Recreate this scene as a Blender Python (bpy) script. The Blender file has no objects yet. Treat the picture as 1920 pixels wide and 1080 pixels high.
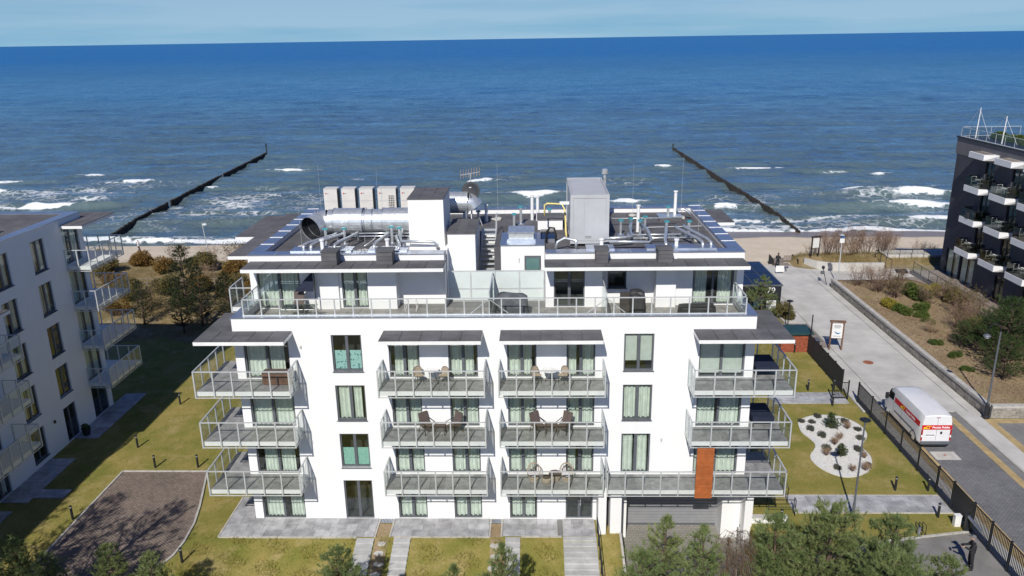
import bpy, bmesh, math, random
import numpy as np
from mathutils import Vector, Matrix
random.seed(7); rng = np.random.default_rng(11)
R = math.radians
scene = bpy.context.scene
COL = scene.collection
# ------------------------------------------------------------------ camera
cam = bpy.data.cameras.new('camera'); camo = bpy.data.objects.new('camera', cam); COL.objects.link(camo)
cam.sensor_width = 36.0; cam.lens = 1488.7254 / 1920 * 36; cam.clip_start = 0.5; cam.clip_end = 40000
yaw, pitch, roll = 0.0313386, 0.3050552, -0.0156682
_f = Vector((-math.sin(yaw)*math.cos(pitch), math.cos(yaw)*math.cos(pitch), -math.sin(pitch)))
_r = Vector((math.cos(yaw), math.sin(yaw), 0)); _u = _r.cross(_f)
_r2 = _r*math.cos(roll) + _u*math.sin(roll); _u2 = _u*math.cos(roll) - _r*math.sin(roll)
m = Matrix((_r2, _u2, -_f)).transposed().to_4x4(); m.translation = Vector((0, -37.597, 25.1183))
camo.matrix_world = m; scene.camera = camo
# ------------------------------------------------------------------ sun, sky, exposure
SUN_EL, SUN_AZ = 40.0, 12.0            # azimuth of the shadows, from +Y towards +X
world = bpy.data.worlds.new('World'); scene.world = world; world.use_nodes = True
wn = world.node_tree; wn.nodes.clear()
wo = wn.nodes.new('ShaderNodeOutputWorld'); bg = wn.nodes.new('ShaderNodeBackground'); sky = wn.nodes.new('ShaderNodeTexSky')
sky.sky_type = 'NISHITA'; sky.sun_disc = False; sky.sun_elevation = R(SUN_EL); sky.sun_rotation = R(180 + SUN_AZ)
sky.altitude = 20; sky.air_density = 1.0; sky.dust_density = 0.2; sky.ozone_density = 3.0
bg.inputs['Strength'].default_value = 0.05
# thin veil of high cloud, dense towards the horizon, the same all round the sky
tc = wn.nodes.new('ShaderNodeTexCoord'); mp = wn.nodes.new('ShaderNodeMapping'); mp.inputs['Scale'].default_value = (1.2, 1.2, 16.0)
nz = wn.nodes.new('ShaderNodeTexNoise'); nz.inputs['Scale'].default_value = 1.6; nz.inputs['Detail'].default_value = 7; nz.inputs['Roughness'].default_value = 0.55
def wmap(v, a, b, c, d):
    n = wn.nodes.new('ShaderNodeMapRange')
    for i, x in enumerate((a, b, c, d)): n.inputs[i+1].default_value = x
    wn.links.new(v, n.inputs[0]); return n.outputs[0]
sz = wn.nodes.new('ShaderNodeSeparateXYZ'); wn.links.new(tc.outputs['Generated'], sz.inputs[0])
mul = wn.nodes.new('ShaderNodeMath'); mul.operation = 'MULTIPLY'
mx0 = wn.nodes.new('ShaderNodeMix'); mx0.data_type = 'RGBA'; mx0.inputs[6].default_value = (4.6, 9.6, 13.7, 1); mx0.inputs[7].default_value = (7.2, 11.4, 15.0, 1)
mx = wn.nodes.new('ShaderNodeMix'); mx.data_type = 'RGBA'
wn.links.new(tc.outputs['Generated'], mp.inputs['Vector']); wn.links.new(mp.outputs[0], nz.inputs['Vector'])
wn.links.new(wmap(nz.outputs['Fac'], 0.36, 0.56, 0.0, 1.0), mx0.inputs[0])
wn.links.new(wmap(sz.outputs['Z'], 0.0, 0.24, 0.96, 0.0), mul.inputs[0]); mul.inputs[1].default_value = 1.0
tint = wn.nodes.new('ShaderNodeMix'); tint.data_type = 'RGBA'; tint.blend_type = 'MULTIPLY'; tint.inputs[0].default_value = 1.0; tint.inputs[7].default_value = (0.62, 0.90, 1.60, 1); wn.links.new(sky.outputs[0], tint.inputs[6])
wn.links.new(mul.outputs[0], mx.inputs[0]); wn.links.new(tint.outputs[2], mx.inputs[6]); wn.links.new(mx0.outputs[2], mx.inputs[7])
wn.links.new(mx.outputs[2], bg.inputs['Color']); wn.links.new(bg.outputs[0], wo.inputs[0])
sun = bpy.data.lights.new('sun', 'SUN'); sun.energy = 5.0; sun.angle = R(0.53); sun.color = (1.0, 0.955, 0.88)
suno = bpy.data.objects.new('sun', sun); COL.objects.link(suno); suno.location = (-20, -60, 60)
ld = Vector((math.sin(R(SUN_AZ))*math.cos(R(SUN_EL)), math.cos(R(SUN_AZ))*math.cos(R(SUN_EL)), -math.sin(R(SUN_EL))))
suno.rotation_euler = ld.to_track_quat('-Z', 'Y').to_euler()
vs = scene.view_settings; vs.view_transform = 'Standard'; vs.look = 'None'; vs.exposure = -0.06; vs.gamma = 1.0; vs.use_curve_mapping = False
scene.cycles.max_bounces = 8; scene.cycles.transparent_max_bounces = 24; scene.cycles.sample_clamp_indirect = 6.0

# ------------------------------------------------------------------ materials
MAT = {}
def nodes(name):
    mt = bpy.data.materials.new(name); mt.use_nodes = True; nt = mt.node_tree
    b = nt.nodes['Principled BSDF']; MAT[name] = mt
    return mt, nt, b
def N(nt, t, **k):
    n = nt.nodes.new(t)
    for a, v in k.items():
        if a in n.inputs.keys(): n.inputs[a].default_value = v
        else: setattr(n, a, v)
    return n
def lk(nt, a, b): nt.links.new(a, b)
def mixc(nt, fac, c1, c2, typ='MIX'):
    n = nt.nodes.new('ShaderNodeMix'); n.data_type = 'RGBA'; n.blend_type = typ
    for i, v in ((0, fac), (6, c1), (7, c2)):
        if hasattr(v, 'links'): nt.links.new(v, n.inputs[i])
        else: n.inputs[i].default_value = v if i == 0 else ((*v, 1) if len(v) == 3 else v)
    return n.outputs[2]
def mapr(nt, v, a, b, c=0.0, d=1.0):
    n = nt.nodes.new('ShaderNodeMapRange'); n.inputs[1].default_value = a; n.inputs[2].default_value = b; n.inputs[3].default_value = c; n.inputs[4].default_value = d
    nt.links.new(v, n.inputs[0]); return n.outputs[0]
def noise(nt, vec, scale, detail=5, rough=0.6, out='Fac'):
    n = N(nt, 'ShaderNodeTexNoise', Scale=scale, Detail=detail, Roughness=rough); nt.links.new(vec, n.inputs['Vector']); return n.outputs[out]
def coords(nt, world=False, scale=None):
    if world: v = nt.nodes.new('ShaderNodeNewGeometry').outputs['Position']
    else: v = nt.nodes.new('ShaderNodeTexCoord').outputs['Object']
    if scale:
        mpn = nt.nodes.new('ShaderNodeMapping'); mpn.inputs['Scale'].default_value = scale; nt.links.new(v, mpn.inputs['Vector']); v = mpn.outputs[0]
    return v
def M(name, col, rough=0.6, metal=0.0, var=0.12, scale=2.0, bump=0.0, bscale=None, rnd=0.0, col2=None, spec=0.5, world=True):
    mt, nt, b = nodes(name)
    v = coords(nt, world)
    f1 = noise(nt, v, scale, 6, 0.62)
    dark = tuple(c*(1-var*1.6) for c in col) if col2 is None else col2
    lite = tuple(min(1, c*(1+var)) for c in col)
    c = mixc(nt, mapr(nt, f1, 0.3, 0.7), dark, lite)
    if rnd:
        oi = nt.nodes.new('ShaderNodeObjectInfo')
        c = mixc(nt, 1.0, c, mixc(nt, oi.outputs['Random'], (1-rnd,)*3, (1+rnd*0.6,)*3), 'MULTIPLY')
    lk(nt, c, b.inputs['Base Color']); b.inputs['Roughness'].default_value = rough; b.inputs['Metallic'].default_value = metal
    b.inputs['Specular IOR Level'].default_value = spec
    if bump:
        bn = N(nt, 'ShaderNodeBump', Strength=min(1, bump), Distance=0.02)
        lk(nt, noise(nt, v, bscale or scale*8, 4), bn.inputs['Height']); lk(nt, bn.outputs[0], b.inputs['Normal'])
    return mt
# rendered facade: white with faint streaks of weather
mt, nt, b = nodes('stucco')
v = coords(nt, True); st = noise(nt, coords(nt, True, (1.6, 1.6, 0.12)), 1.4, 6, 0.7); bl = noise(nt, v, 0.5, 4)
c = mixc(nt, mapr(nt, st, 0.35, 0.75), (0.80, 0.80, 0.795), (0.765, 0.765, 0.76)); c = mixc(nt, mapr(nt, bl, 0.4, 0.8, 0, 0.35), c, (0.72, 0.715, 0.70))
lk(nt, c, b.inputs['Base Color']); b.inputs['Roughness'].default_value = 0.85; b.inputs['Specular IOR Level'].default_value = 0.25
bn = N(nt, 'ShaderNodeBump', Strength=0.25, Distance=0.01); lk(nt, noise(nt, v, 60, 3), bn.inputs['Height']); lk(nt, bn.outputs[0], b.inputs['Normal'])
M('white_paint', (0.78, 0.78, 0.77), 0.5, var=0.05, scale=1.5)
M('dark_stucco', (0.058, 0.058, 0.072), 0.8, var=0.16, scale=0.6, bump=0.2, bscale=40)
M('grey_stucco', (0.15, 0.142, 0.15), 0.8, var=0.1, scale=0.6, bump=0.2, bscale=40)
M('anthracite', (0.105, 0.115, 0.13), 0.45, var=0.1, scale=3)
M('membrane', (0.115, 0.112, 0.118), 0.82, var=0.2, scale=0.9, bump=0.5, bscale=70, rnd=0.14)
M('zinc', (0.52, 0.56, 0.63), 0.34, 0.85, var=0.1, scale=1.2, rnd=0.06)
M('galv', (0.66, 0.69, 0.70), 0.32, 0.65, var=0.14, scale=5, rnd=0.05)
M('alu', (0.62, 0.64, 0.64), 0.42, 0.35, var=0.06, scale=4)
M('black_metal', (0.022, 0.025, 0.03), 0.45, 0.2, var=0.15, scale=4)
M('black_plastic', (0.02, 0.02, 0.022), 0.5, var=0.2, scale=4)
M('teal_plastic', (0.05, 0.27, 0.32), 0.45, var=0.12, scale=6)
M('yellow_paint', (0.75, 0.62, 0.22), 0.5, var=0.1)
M('ac_shell', (0.62, 0.60, 0.56), 0.5, var=0.05, scale=2)
M('container_grey', (0.47, 0.48, 0.50), 0.5, 0.1, var=0.05, scale=1.2)
M('tile_grey', (0.29, 0.288, 0.285), 0.55, var=0.22, scale=2.5, rnd=0.16, bump=0.1)
M('terrace_tile', (0.29, 0.28, 0.26), 0.6, var=0.2, scale=2.5, rnd=0.14, bump=0.1)
M('slab_grey', (0.40, 0.40, 0.41), 0.72, var=0.24, scale=1.6, rnd=0.2, bump=0.25, bscale=30)
M('step_grey', (0.44, 0.44, 0.43), 0.72, var=0.14, scale=2, rnd=0.1, bump=0.2)
M('concrete', (0.50, 0.485, 0.45), 0.8, var=0.12, scale=0.5, bump=0.15, bscale=25, rnd=0.06)
M('concrete_dark', (0.20, 0.20, 0.195), 0.85, var=0.15, scale=0.8, bump=0.2)
M('kerb', (0.45, 0.43, 0.39), 0.8, var=0.15, scale=2, bump=0.2)
M('asphalt', (0.21, 0.20, 0.19), 0.9, var=0.16, scale=0.7, bump=0.4, bscale=40)
M('tan_stone', (0.42, 0.31, 0.15), 0.85, var=0.18, scale=1.6, bump=0.3, bscale=30)
M('wood_dark', (0.030, 0.024, 0.020), 0.8, var=0.35, scale=2, bump=0.6, bscale=14, rnd=0.25)
M('wood_brown', (0.16, 0.085, 0.05), 0.7, var=0.25, scale=4, rnd=0.1)
M('deck_wood', (0.24, 0.20, 0.17), 0.8, var=0.2, scale=3, rnd=0.2)
M('orange_wood', (0.39, 0.112, 0.030), 0.6, var=0.14, scale=4, rnd=0.12)
M('stone_block', (0.33, 0.30, 0.255), 0.9, var=0.25, scale=4, rnd=0.25, bump=0.7, bscale=16)
M('brick_red', (0.33, 0.085, 0.04), 0.85, var=0.25, scale=5, bump=0.4, rnd=0.2)
M('green_roof', (0.018, 0.055, 0.06), 0.5, var=0.12)
M('gravel_white', (0.66, 0.65, 0.62), 0.9, var=0.18, scale=26, bump=1.0, bscale=34)
M('rubber', (0.016, 0.016, 0.017), 0.8, var=0.2)
M('bark', (0.11, 0.075, 0.052), 0.9, var=0.35, scale=6, bump=0.8, bscale=14)
M('bark_grey', (0.19, 0.165, 0.14), 0.9, var=0.3, scale=6, bump=0.5)
M('twig', (0.20, 0.125, 0.095), 0.9, var=0.3, scale=3)
M('twig_straw', (0.36, 0.25, 0.16), 0.9, var=0.3, scale=3)
M('wicker', (0.055, 0.05, 0.047), 0.8, var=0.3, scale=18, bump=0.7, bscale=40)
M('wicker_tan', (0.40, 0.33, 0.25), 0.8, var=0.25, scale=18, bump=0.6, bscale=40)
M('chair_brown', (0.105, 0.078, 0.07), 0.8, var=0.2, scale=8, bump=0.4)
M('cover_black', (0.035, 0.036, 0.039), 0.55, var=0.2, scale=3, bump=0.6, bscale=7)
M('cover_grey', (0.095, 0.105, 0.115), 0.5, var=0.2, scale=3, bump=0.6, bscale=6)
M('navy_fabric', (0.010, 0.016, 0.040), 0.8, var=0.2, scale=3)
M('curtain', (0.76, 0.79, 0.73), 0.9, var=0.1, scale=3)
M('blind', (0.64, 0.66, 0.62), 0.8, var=0.06, scale=3)
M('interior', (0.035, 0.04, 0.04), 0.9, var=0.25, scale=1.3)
M('frosted', (0.60, 0.66, 0.64), 0.35, var=0.05, scale=1.0)
M('garage_slat', (0.27, 0.275, 0.29), 0.45, 0.1, var=0.06, scale=2)
M('red_paint', (0.55, 0.012, 0.02), 0.35, var=0.06)
M('van_white', (0.72, 0.72, 0.72), 0.28, var=0.05, scale=1.2, spec=0.6)
M('yellow_print', (0.85, 0.60, 0.03), 0.4, var=0.03)
M('white_print', (0.82, 0.82, 0.82), 0.4, var=0.03)
M('dark_glass', (0.010, 0.012, 0.014), 0.08, var=0.2, scale=1)
M('teal_glass', (0.10, 0.19, 0.18), 0.12, var=0.1, scale=1)
M('dish_grey', (0.030, 0.034, 0.040), 0.7, var=0.1)
M('lamp_red', (0.35, 0.008, 0.01), 0.2, var=0.1)
M('skin', (0.55, 0.33, 0.24), 0.6, var=0.08)
M('cloth_black', (0.016, 0.016, 0.02), 0.85, var=0.25, scale=8, bump=0.3)
M('cloth_grey', (0.14, 0.14, 0.145), 0.85, var=0.2, scale=8)
M('cloth_white', (0.68, 0.64, 0.64), 0.8, var=0.1, scale=6)
M('poster', (0.70, 0.70, 0.68), 0.6, var=0.04)
M('poster_blue', (0.05, 0.16, 0.36), 0.6, var=0.1)
M('terracotta', (0.30, 0.11, 0.06), 0.8, var=0.2)
def leafmat(name, col, col2, rough=0.7, sc=1.3, trans=0.25):
    mt, nt, b = nodes(name); v = coords(nt, True)
    c = mixc(nt, mapr(nt, noise(nt, v, sc, 5), 0.32, 0.68), col, col2)
    c = mixc(nt, 1.0, c, mixc(nt, noise(nt, v, 23, 2), (0.6, 0.6, 0.6), (1.35, 1.35, 1.25)), 'MULTIPLY')
    oi = nt.nodes.new('ShaderNodeObjectInfo'); c = mixc(nt, 1.0, c, mixc(nt, oi.outputs['Random'], (0.85, 0.9, 0.85), (1.12, 1.08, 1.0)), 'MULTIPLY')
    lk(nt, c, b.inputs['Base Color']); b.inputs['Roughness'].default_value = rough; b.inputs['Specular IOR Level'].default_value = 0.25
    tr = nt.nodes.new('ShaderNodeBsdfTranslucent'); lk(nt, c, tr.inputs['Color'])
    ms = nt.nodes.new('ShaderNodeMixShader'); ms.inputs[0].default_value = trans
    lk(nt, b.outputs[0], ms.inputs[1]); lk(nt, tr.outputs[0], ms.inputs[2]); lk(nt, ms.outputs[0], nt.nodes['Material Output'].inputs[0])
leafmat('pine_needles', (0.115, 0.165, 0.060), (0.250, 0.295, 0.130))
leafmat('pine_dark', (0.020, 0.036, 0.017), (0.042, 0.065, 0.026))
leafmat('spruce', (0.038, 0.070, 0.024), (0.085, 0.125, 0.042))
leafmat('leaf_green', (0.060, 0.105, 0.026), (0.125, 0.160, 0.040))
leafmat('leaf_olive', (0.115, 0.10, 0.042), (0.19, 0.16, 0.07))
leafmat('leaf_rust', (0.20, 0.11, 0.035), (0.26, 0.17, 0.06))
leafmat('leaf_yellow', (0.22, 0.20, 0.035), (0.34, 0.28, 0.05))
leafmat('dry_brown', (0.155, 0.095, 0.060), (0.25, 0.165, 0.11))
leafmat('grass_blade', (0.205, 0.195, 0.045), (0.335, 0.275, 0.095), sc=0.5)
leafmat('dune_grass', (0.19, 0.155, 0.06), (0.31, 0.24, 0.12), sc=0.8)
leafmat('lavender', (0.085, 0.085, 0.09), (0.13, 0.135, 0.115))
def glassmat(name, tint, ior=1.5, boost=0.0):
    mt, nt, b = nodes(name); nt.nodes.remove(b)
    t = N(nt, 'ShaderNodeBsdfTransparent'); t.inputs[0].default_value = (*tint, 1)
    g = N(nt, 'ShaderNodeBsdfGlossy'); g.inputs['Roughness'].default_value = 0.02; g.inputs['Color'].default_value = (0.9, 0.95, 0.95, 1)
    lw = N(nt, 'ShaderNodeLayerWeight', Blend=0.5); pw5 = N(nt, 'ShaderNodeMath', operation='POWER'); lk(nt, lw.outputs['Facing'], pw5.inputs[0]); pw5.inputs[1].default_value = 5.0
    ad = N(nt, 'ShaderNodeMath', operation='MULTIPLY_ADD', use_clamp=True); lk(nt, pw5.outputs[0], ad.inputs[0]); ad.inputs[1].default_value = 0.9; ad.inputs[2].default_value = ((ior-1)/(ior+1))**2+boost
    ms = N(nt, 'ShaderNodeMixShader'); lk(nt, ad.outputs[0], ms.inputs[0]); lk(nt, t.outputs[0], ms.inputs[1]); lk(nt, g.outputs[0], ms.inputs[2])
    lk(nt, ms.outputs[0], nt.nodes['Material Output'].inputs[0])
glassmat('window_glass', (0.905, 0.935, 0.918), 1.5, 0.03)
glassmat('rail_glass', (0.962, 0.973, 0.967), 1.4, 0.02)
glassmat('smoked_glass', (0.55, 0.58, 0.56), 1.5, 0.02)
# ------------------------------------------------------------------ mesh helpers
class MB:
    def __init__(s): s.v = []; s.f = []
    def add(s, vs, fs):
        n = len(s.v); s.v += [tuple(p) for p in vs]; s.f += [tuple(i+n for i in f) for f in fs]; return s
    def box(s, x0, x1, y0, y1, z0, z1):
        return s.add([(x0,y0,z0),(x1,y0,z0),(x1,y1,z0),(x0,y1,z0),(x0,y0,z1),(x1,y0,z1),(x1,y1,z1),(x0,y1,z1)],
                     [(0,3,2,1),(4,5,6,7),(0,1,5,4),(1,2,6,5),(2,3,7,6),(3,0,4,7)])
    def quad(s, a, b, c, d): return s.add([a,b,c,d], [(0,1,2,3)])
    def prism(s, poly, z0, z1):
        n = len(poly)
        return s.add([(x,y,z0) for x,y in poly]+[(x,y,z1) for x,y in poly], [tuple(range(n-1,-1,-1)), tuple(range(n,2*n))]+[(i,(i+1)%n,n+(i+1)%n,n+i) for i in range(n)])
    def cyl(s, p, q, r, r2=None, n=8, cap=True):
        p = Vector(p); q = Vector(q); d = (q-p); r2 = r if r2 is None else r2
        a = d.orthogonal().normalized() if abs(d.z) < 0.999*d.length else Vector((1,0,0)); b = d.normalized().cross(a)
        vs = [p+(a*math.cos(t)+b*math.sin(t))*r for t in [2*math.pi*i/n for i in range(n)]]+[q+(a*math.cos(t)+b*math.sin(t))*r2 for t in [2*math.pi*i/n for i in range(n)]]
        fs = [(i,(i+1)%n,n+(i+1)%n,n+i) for i in range(n)]
        if cap: fs += [tuple(range(n-1,-1,-1)), tuple(range(n,2*n))]
        return s.add(vs, fs)
    def tube(s, pts, r, n=6, cap=True, rr=None):
        pts = [Vector(p) for p in pts]; vs = []; k = len(pts); ref = None
        for i, p in enumerate(pts):
            d = (pts[min(i+1,k-1)]-pts[max(i-1,0)]).normalized()
            if ref is None: ref = d.orthogonal().normalized()
            a = (ref - d*ref.dot(d)); a = a.normalized() if a.length > 1e-5 else d.orthogonal().normalized(); ref = a; b = d.cross(a)
            rad = r if rr is None else rr[i]
            vs += [p+(a*math.cos(t)+b*math.sin(t))*rad for t in [2*math.pi*j/n for j in range(n)]]
        fs = [(i*n+j, i*n+(j+1)%n, (i+1)*n+(j+1)%n, (i+1)*n+j) for i in range(k-1) for j in range(n)]
        if cap: fs += [tuple(range(n-1,-1,-1)), tuple(range((k-1)*n, k*n))]
        return s.add(vs, fs)
    def lathe(s, prof, c=(0,0,0), n=16):
        vs = [(c[0]+r*math.cos(2*math.pi*j/n), c[1]+r*math.sin(2*math.pi*j/n), c[2]+z) for r, z in prof for j in range(n)]
        k = len(prof)
        return s.add(vs, [(i*n+j, i*n+(j+1)%n, (i+1)*n+(j+1)%n, (i+1)*n+j) for i in range(k-1) for j in range(n)]+[tuple(range(n-1,-1,-1)), tuple(range((k-1)*n, k*n))])
    def ball(s, c, rx, ry, rz, n=10, k=6, jit=0):
        prof = []
        vs = []; fs = []
        for i in range(k+1):
            ph = math.pi*i/k
            for j in range(n):
                q = 1+random.uniform(-jit, jit); t = 2*math.pi*j/n
                vs.append((c[0]+rx*q*math.sin(ph)*math.cos(t), c[1]+ry*q*math.sin(ph)*math.sin(t), c[2]-rz*q*math.cos(ph)))
        fs = [(i*n+j, i*n+(j+1)%n, (i+1)*n+(j+1)%n, (i+1)*n+j) for i in range(k) for j in range(n)]
        return s.add(vs, fs)
    def xform(s, m): s.v = [tuple(m @ Vector(p)) for p in s.v]; return s
    def mesh(s, name, mat, smooth=False):
        me = bpy.data.meshes.new(name); me.from_pydata(s.v, [], s.f); me.materials.append(MAT[mat])
        if smooth: me.polygons.foreach_set('use_smooth', [True]*len(me.polygons))
        me.update(); return me
    def build(s, name, mat, parent=None, loc=(0,0,0), rz=0, smooth=False, **kw):
        return put(name, s.mesh(name, mat, smooth), parent, loc, rz, **kw)
def put(name, me, parent=None, loc=(0,0,0), rz=0, label=None, cat=None, group=None, kind=None):
    o = bpy.data.objects.new(name, me); COL.objects.link(o); o.parent = parent; o.location = loc
    if rz: o.rotation_euler = (0,0,rz)
    if label: o['label'] = label
    if cat: o['category'] = cat
    if group: o['group'] = group
    if kind: o['kind'] = kind
    return o
def thing(name, label, cat, loc=(0,0,0), rz=0, group=None): return put(name, None, None, loc, rz, label, cat, group)
CACHE = {}
def boxmesh(name, dx, dy, dz, mat, rz=0):
    k = (round(dx,3), round(dy,3), round(dz,3), mat)
    if k not in CACHE: CACHE[k] = MB().box(0,dx,0,dy,0,dz).mesh(name, mat)
    return CACHE[k]
def bx(name, parent, x0, x1, y0, y1, z0, z1, mat, **kw):
    return put(name, boxmesh(name, x1-x0, y1-y0, z1-z0, mat), parent, (x0,y0,z0), **kw)
def copy_tree(o, parent=None, loc=None, rz=None, label=None, group=None):
    c = o.copy(); COL.objects.link(c); c.parent = parent
    if loc is not None: c.location = loc
    if rz is not None: c.rotation_euler = (0,0,rz)
    if label: c['label'] = label
    if group: c['group'] = group
    for ch in [x for x in bpy.data.objects if x.parent == o]: copy_tree(ch, c)
    return c
def fast_copy(o, kids, loc, rz=0, label=None, scale=1.0):
    c = o.copy(); COL.objects.link(c); c.location = loc; c.rotation_euler = (0,0,rz); c.scale = (scale,)*3
    if label: c['label'] = label
    for k in kids: d = k.copy(); COL.objects.link(d); d.parent = c
    return c
def npmesh(name, verts, faces, mat, smooth=False):
    """fast mesh from numpy arrays; faces (n,3) or (n,4)"""
    me = bpy.data.meshes.new(name); nv, nf, k = len(verts), len(faces), faces.shape[1]
    me.vertices.add(nv); me.vertices.foreach_set('co', np.asarray(verts, np.float32).ravel())
    me.loops.add(nf*k); me.loops.foreach_set('vertex_index', np.asarray(faces, np.int32).ravel())
    me.polygons.add(nf); me.polygons.foreach_set('loop_start', np.arange(0, nf*k, k, dtype=np.int32))
    if smooth: me.polygons.foreach_set('use_smooth', np.ones(nf, bool))
    me.update(calc_edges=True); me.materials.append(MAT[mat]); return me
# printed window cloths
for nm, a_, b_, sc_ in (('print_cloth', (0.42, 0.66, 0.66), (0.10, 0.26, 0.30), 7.0), ('green_cloth', (0.35, 0.62, 0.55), (0.16, 0.42, 0.38), 14.0)):
    mt, nt, b = nodes(nm); v = coords(nt, False)
    c = mixc(nt, mapr(nt, noise(nt, v, sc_, 3, 0.5), 0.56, 0.60), a_, b_); lk(nt, c, b.inputs['Base Color']); b.inputs['Roughness'].default_value = 0.9
# ================================================================== THE SETTING
SEA_Z = -4.0
def sm(t): t = np.clip(t, 0, 1); return t*t*(3-2*t)
_rn = np.random.default_rng(3)
_W = [(_rn.uniform(0, 6.28), _rn.normal(0, 1, 2)) for _ in range(24)]
def lump(x, y, s, k=8):           # smooth pseudo noise, about -1..1
    t = 0
    for i in range(k):
        p, d = _W[i]; d = d/np.hypot(*d); f = 1.0 + 0.37*i
        t = t + np.sin((x*d[0] + y*d[1])*f/s*2 + p)/(1+0.4*i)
    return t/2.2
def shore(x): return 80.0 + 1.8*np.sin(x*0.045+0.6) + 0.02*x
def height(x, y):
    x = np.asarray(x, float); y = np.asarray(y, float)
    z = np.zeros(np.broadcast(x, y).shape)
    # beach
    b = sm((y-50)/6)*-1.6 + -2.4*np.clip((y-56)/(shore(x)-56), 0, 3)*(y > 56)
    z = z + b + 0.05*lump(x, y, 3.0)*sm((y-52)/3)*(1-sm((y-70)/6))
    dune = 0.9*sm((y-27)/8)*(1-sm((y-50)/6)) * sm((20-x)/6) * (1+0.35*lump(x, y, 3.5))
    dune2 = 1.2*np.exp(-((y-52.5)/2.6)**2) * sm((x-28)/3) * sm((75-x)/4)
    z = z + np.maximum(dune*0.8, 0) + dune2
    # lawn falling away in front of the building, garage court below
    fr = -np.clip(0.25*(-1.72-y), 0, 0.95) * sm((x+18.0)/3.5)
    right = sm((x-11.5)/4.5)
    z = z + fr*(1-right)
    z = np.where((x > 4.45) & (x < 11.4) & (y < 1.8), np.where(y > -0.4, -1.25, np.maximum(z, -1.25)*0 - 1.25 + np.clip((-0.4-y)/6.0, 0, 1)*0.35), z)
    # raised bed on the right
    z = z + 0.85*sm((x-30.95)/0.06)*sm((y-12.3)/0.06)*sm((41.8-y)/0.3)*(1-0.75*sm((x-38)/3))
    z = z + 0.05*lump(x, y, 1.5)*(x > 31.2)*(y > 12.6)*(y < 41)
    return z
def zone(x, y):
    if y > 56 + 0.9*math.sin(x*0.31) + 0.5*math.sin(x*1.3): return 'beach'
    if y > 49 and x > 18: return 'dune_turf' if (x > 29 and y < 55.5) else 'beach'
    if x > 30.9 and 12.3 < y < 42: return 'planting_soil'
    if x < 19 and y > 27 + 0.8*math.sin(x*0.7): return 'dune_turf'
    if -60 < x < 22.8 and -26 < y < 27.9: return 'lawn'
    return 'ground'
def ticks(keys, lo, hi, step, out):
    a = set(np.round(np.arange(lo, hi+1e-6, step), 3)) | set(keys) | set(out)
    return np.array(sorted(a))
xs = ticks([4.45, 4.46, 11.39, 11.4, 22.8, 30.95, 31.01], -60, 62, 0.5, [-6000,-2500,-900,-400,-250,-160,-120,-90,-75,75,90,120,160,250,400,900,2500,6000])
ys = ticks([-1.72, -0.4, 1.79, 1.8, 12.3, 12.36, 41.8], -26, 84, 0.5, [-4000,-900,-300,-120,-60,-40,-32,90,100])
GX, GY = np.meshgrid(xs, ys); GZ = height(GX, GY)
GZ = np.where(GX < -75, GZ, GZ)
nx, ny = len(xs), len(ys); vid = np.arange(nx*ny).reshape(ny, nx)
zones = {}
for j in range(ny-1):
    yc = (ys[j]+ys[j+1])/2
    for i in range(nx-1):
        zones.setdefault(zone((xs[i]+xs[i+1])/2, yc), []).append((vid[j,i], vid[j,i+1], vid[j+1,i+1], vid[j+1,i]))
V = np.stack([GX, GY, GZ], -1).reshape(-1, 3)
# ground materials
def groundmat(name, a, b2, c3, s1, s2, bump=0.6, bs=9.0, rough=0.95):
    mt, nt, b = nodes(name); v = coords(nt, True)
    c = mixc(nt, mapr(nt, noise(nt, v, s1, 6, 0.65), 0.35, 0.65), a, b2)
    c = mixc(nt, mapr(nt, noise(nt, v, s2, 7, 0.7), 0.5, 0.72), c, c3)
    c = mixc(nt, 1.0, c, mixc(nt, noise(nt, v, bs*1.3, 4, 0.7), (0.62,)*3, (1.35,)*3), 'MULTIPLY')
    lk(nt, c, b.inputs['Base Color']); b.inputs['Roughness'].default_value = rough; b.inputs['Specular IOR Level'].default_value = 0.15
    bn = N(nt, 'ShaderNodeBump', Strength=bump, Distance=0.06); lk(nt, noise(nt, v, bs, 6, 0.7), bn.inputs['Height']); lk(nt, bn.outputs[0], b.inputs['Normal'])
groundmat('lawn', (0.160, 0.172, 0.034), (0.300, 0.240, 0.075), (0.37, 0.29, 0.13), 0.33, 0.7)
groundmat('dune_turf', (0.17, 0.13, 0.055), (0.27, 0.20, 0.10), (0.34, 0.28, 0.18), 0.25, 0.5, bs=5)
groundmat('planting_soil', (0.26, 0.19, 0.115), (0.36, 0.27, 0.17), (0.20, 0.18, 0.07), 0.3, 0.6, bs=5)
groundmat('ground', (0.20, 0.17, 0.10), (0.26, 0.22, 0.14), (0.14, 0.14, 0.05), 0.1, 0.3, bs=3)
# sand: dry and pale, dark and wet where the waves reach
mt, nt, b = nodes('beach'); v = coords(nt, True)
sx = N(nt, 'ShaderNodeSeparateXYZ'); lk(nt, v, sx.inputs[0])
wob = N(nt, 'ShaderNodeMath', operation='MULTIPLY_ADD'); lk(nt, noise(nt, v, 0.09, 4), wob.inputs[0]); wob.inputs[1].default_value = 7.0; lk(nt, sx.outputs['Y'], wob.inputs[2])
wet = mapr(nt, wob.outputs[0], 80.2, 81.6)
c = mixc(nt, mapr(nt, noise(nt, v, 0.7, 6, 0.7), 0.3, 0.7), (0.60, 0.50, 0.375), (0.69, 0.595, 0.46))
c = mixc(nt, 1.0, c, mixc(nt, noise(nt, v, 6, 5, 0.7), (0.8,)*3, (1.15,)*3), 'MULTIPLY')
c = mixc(nt, wet, c, (0.225, 0.185, 0.165)); lk(nt, c, b.inputs['Base Color'])
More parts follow.
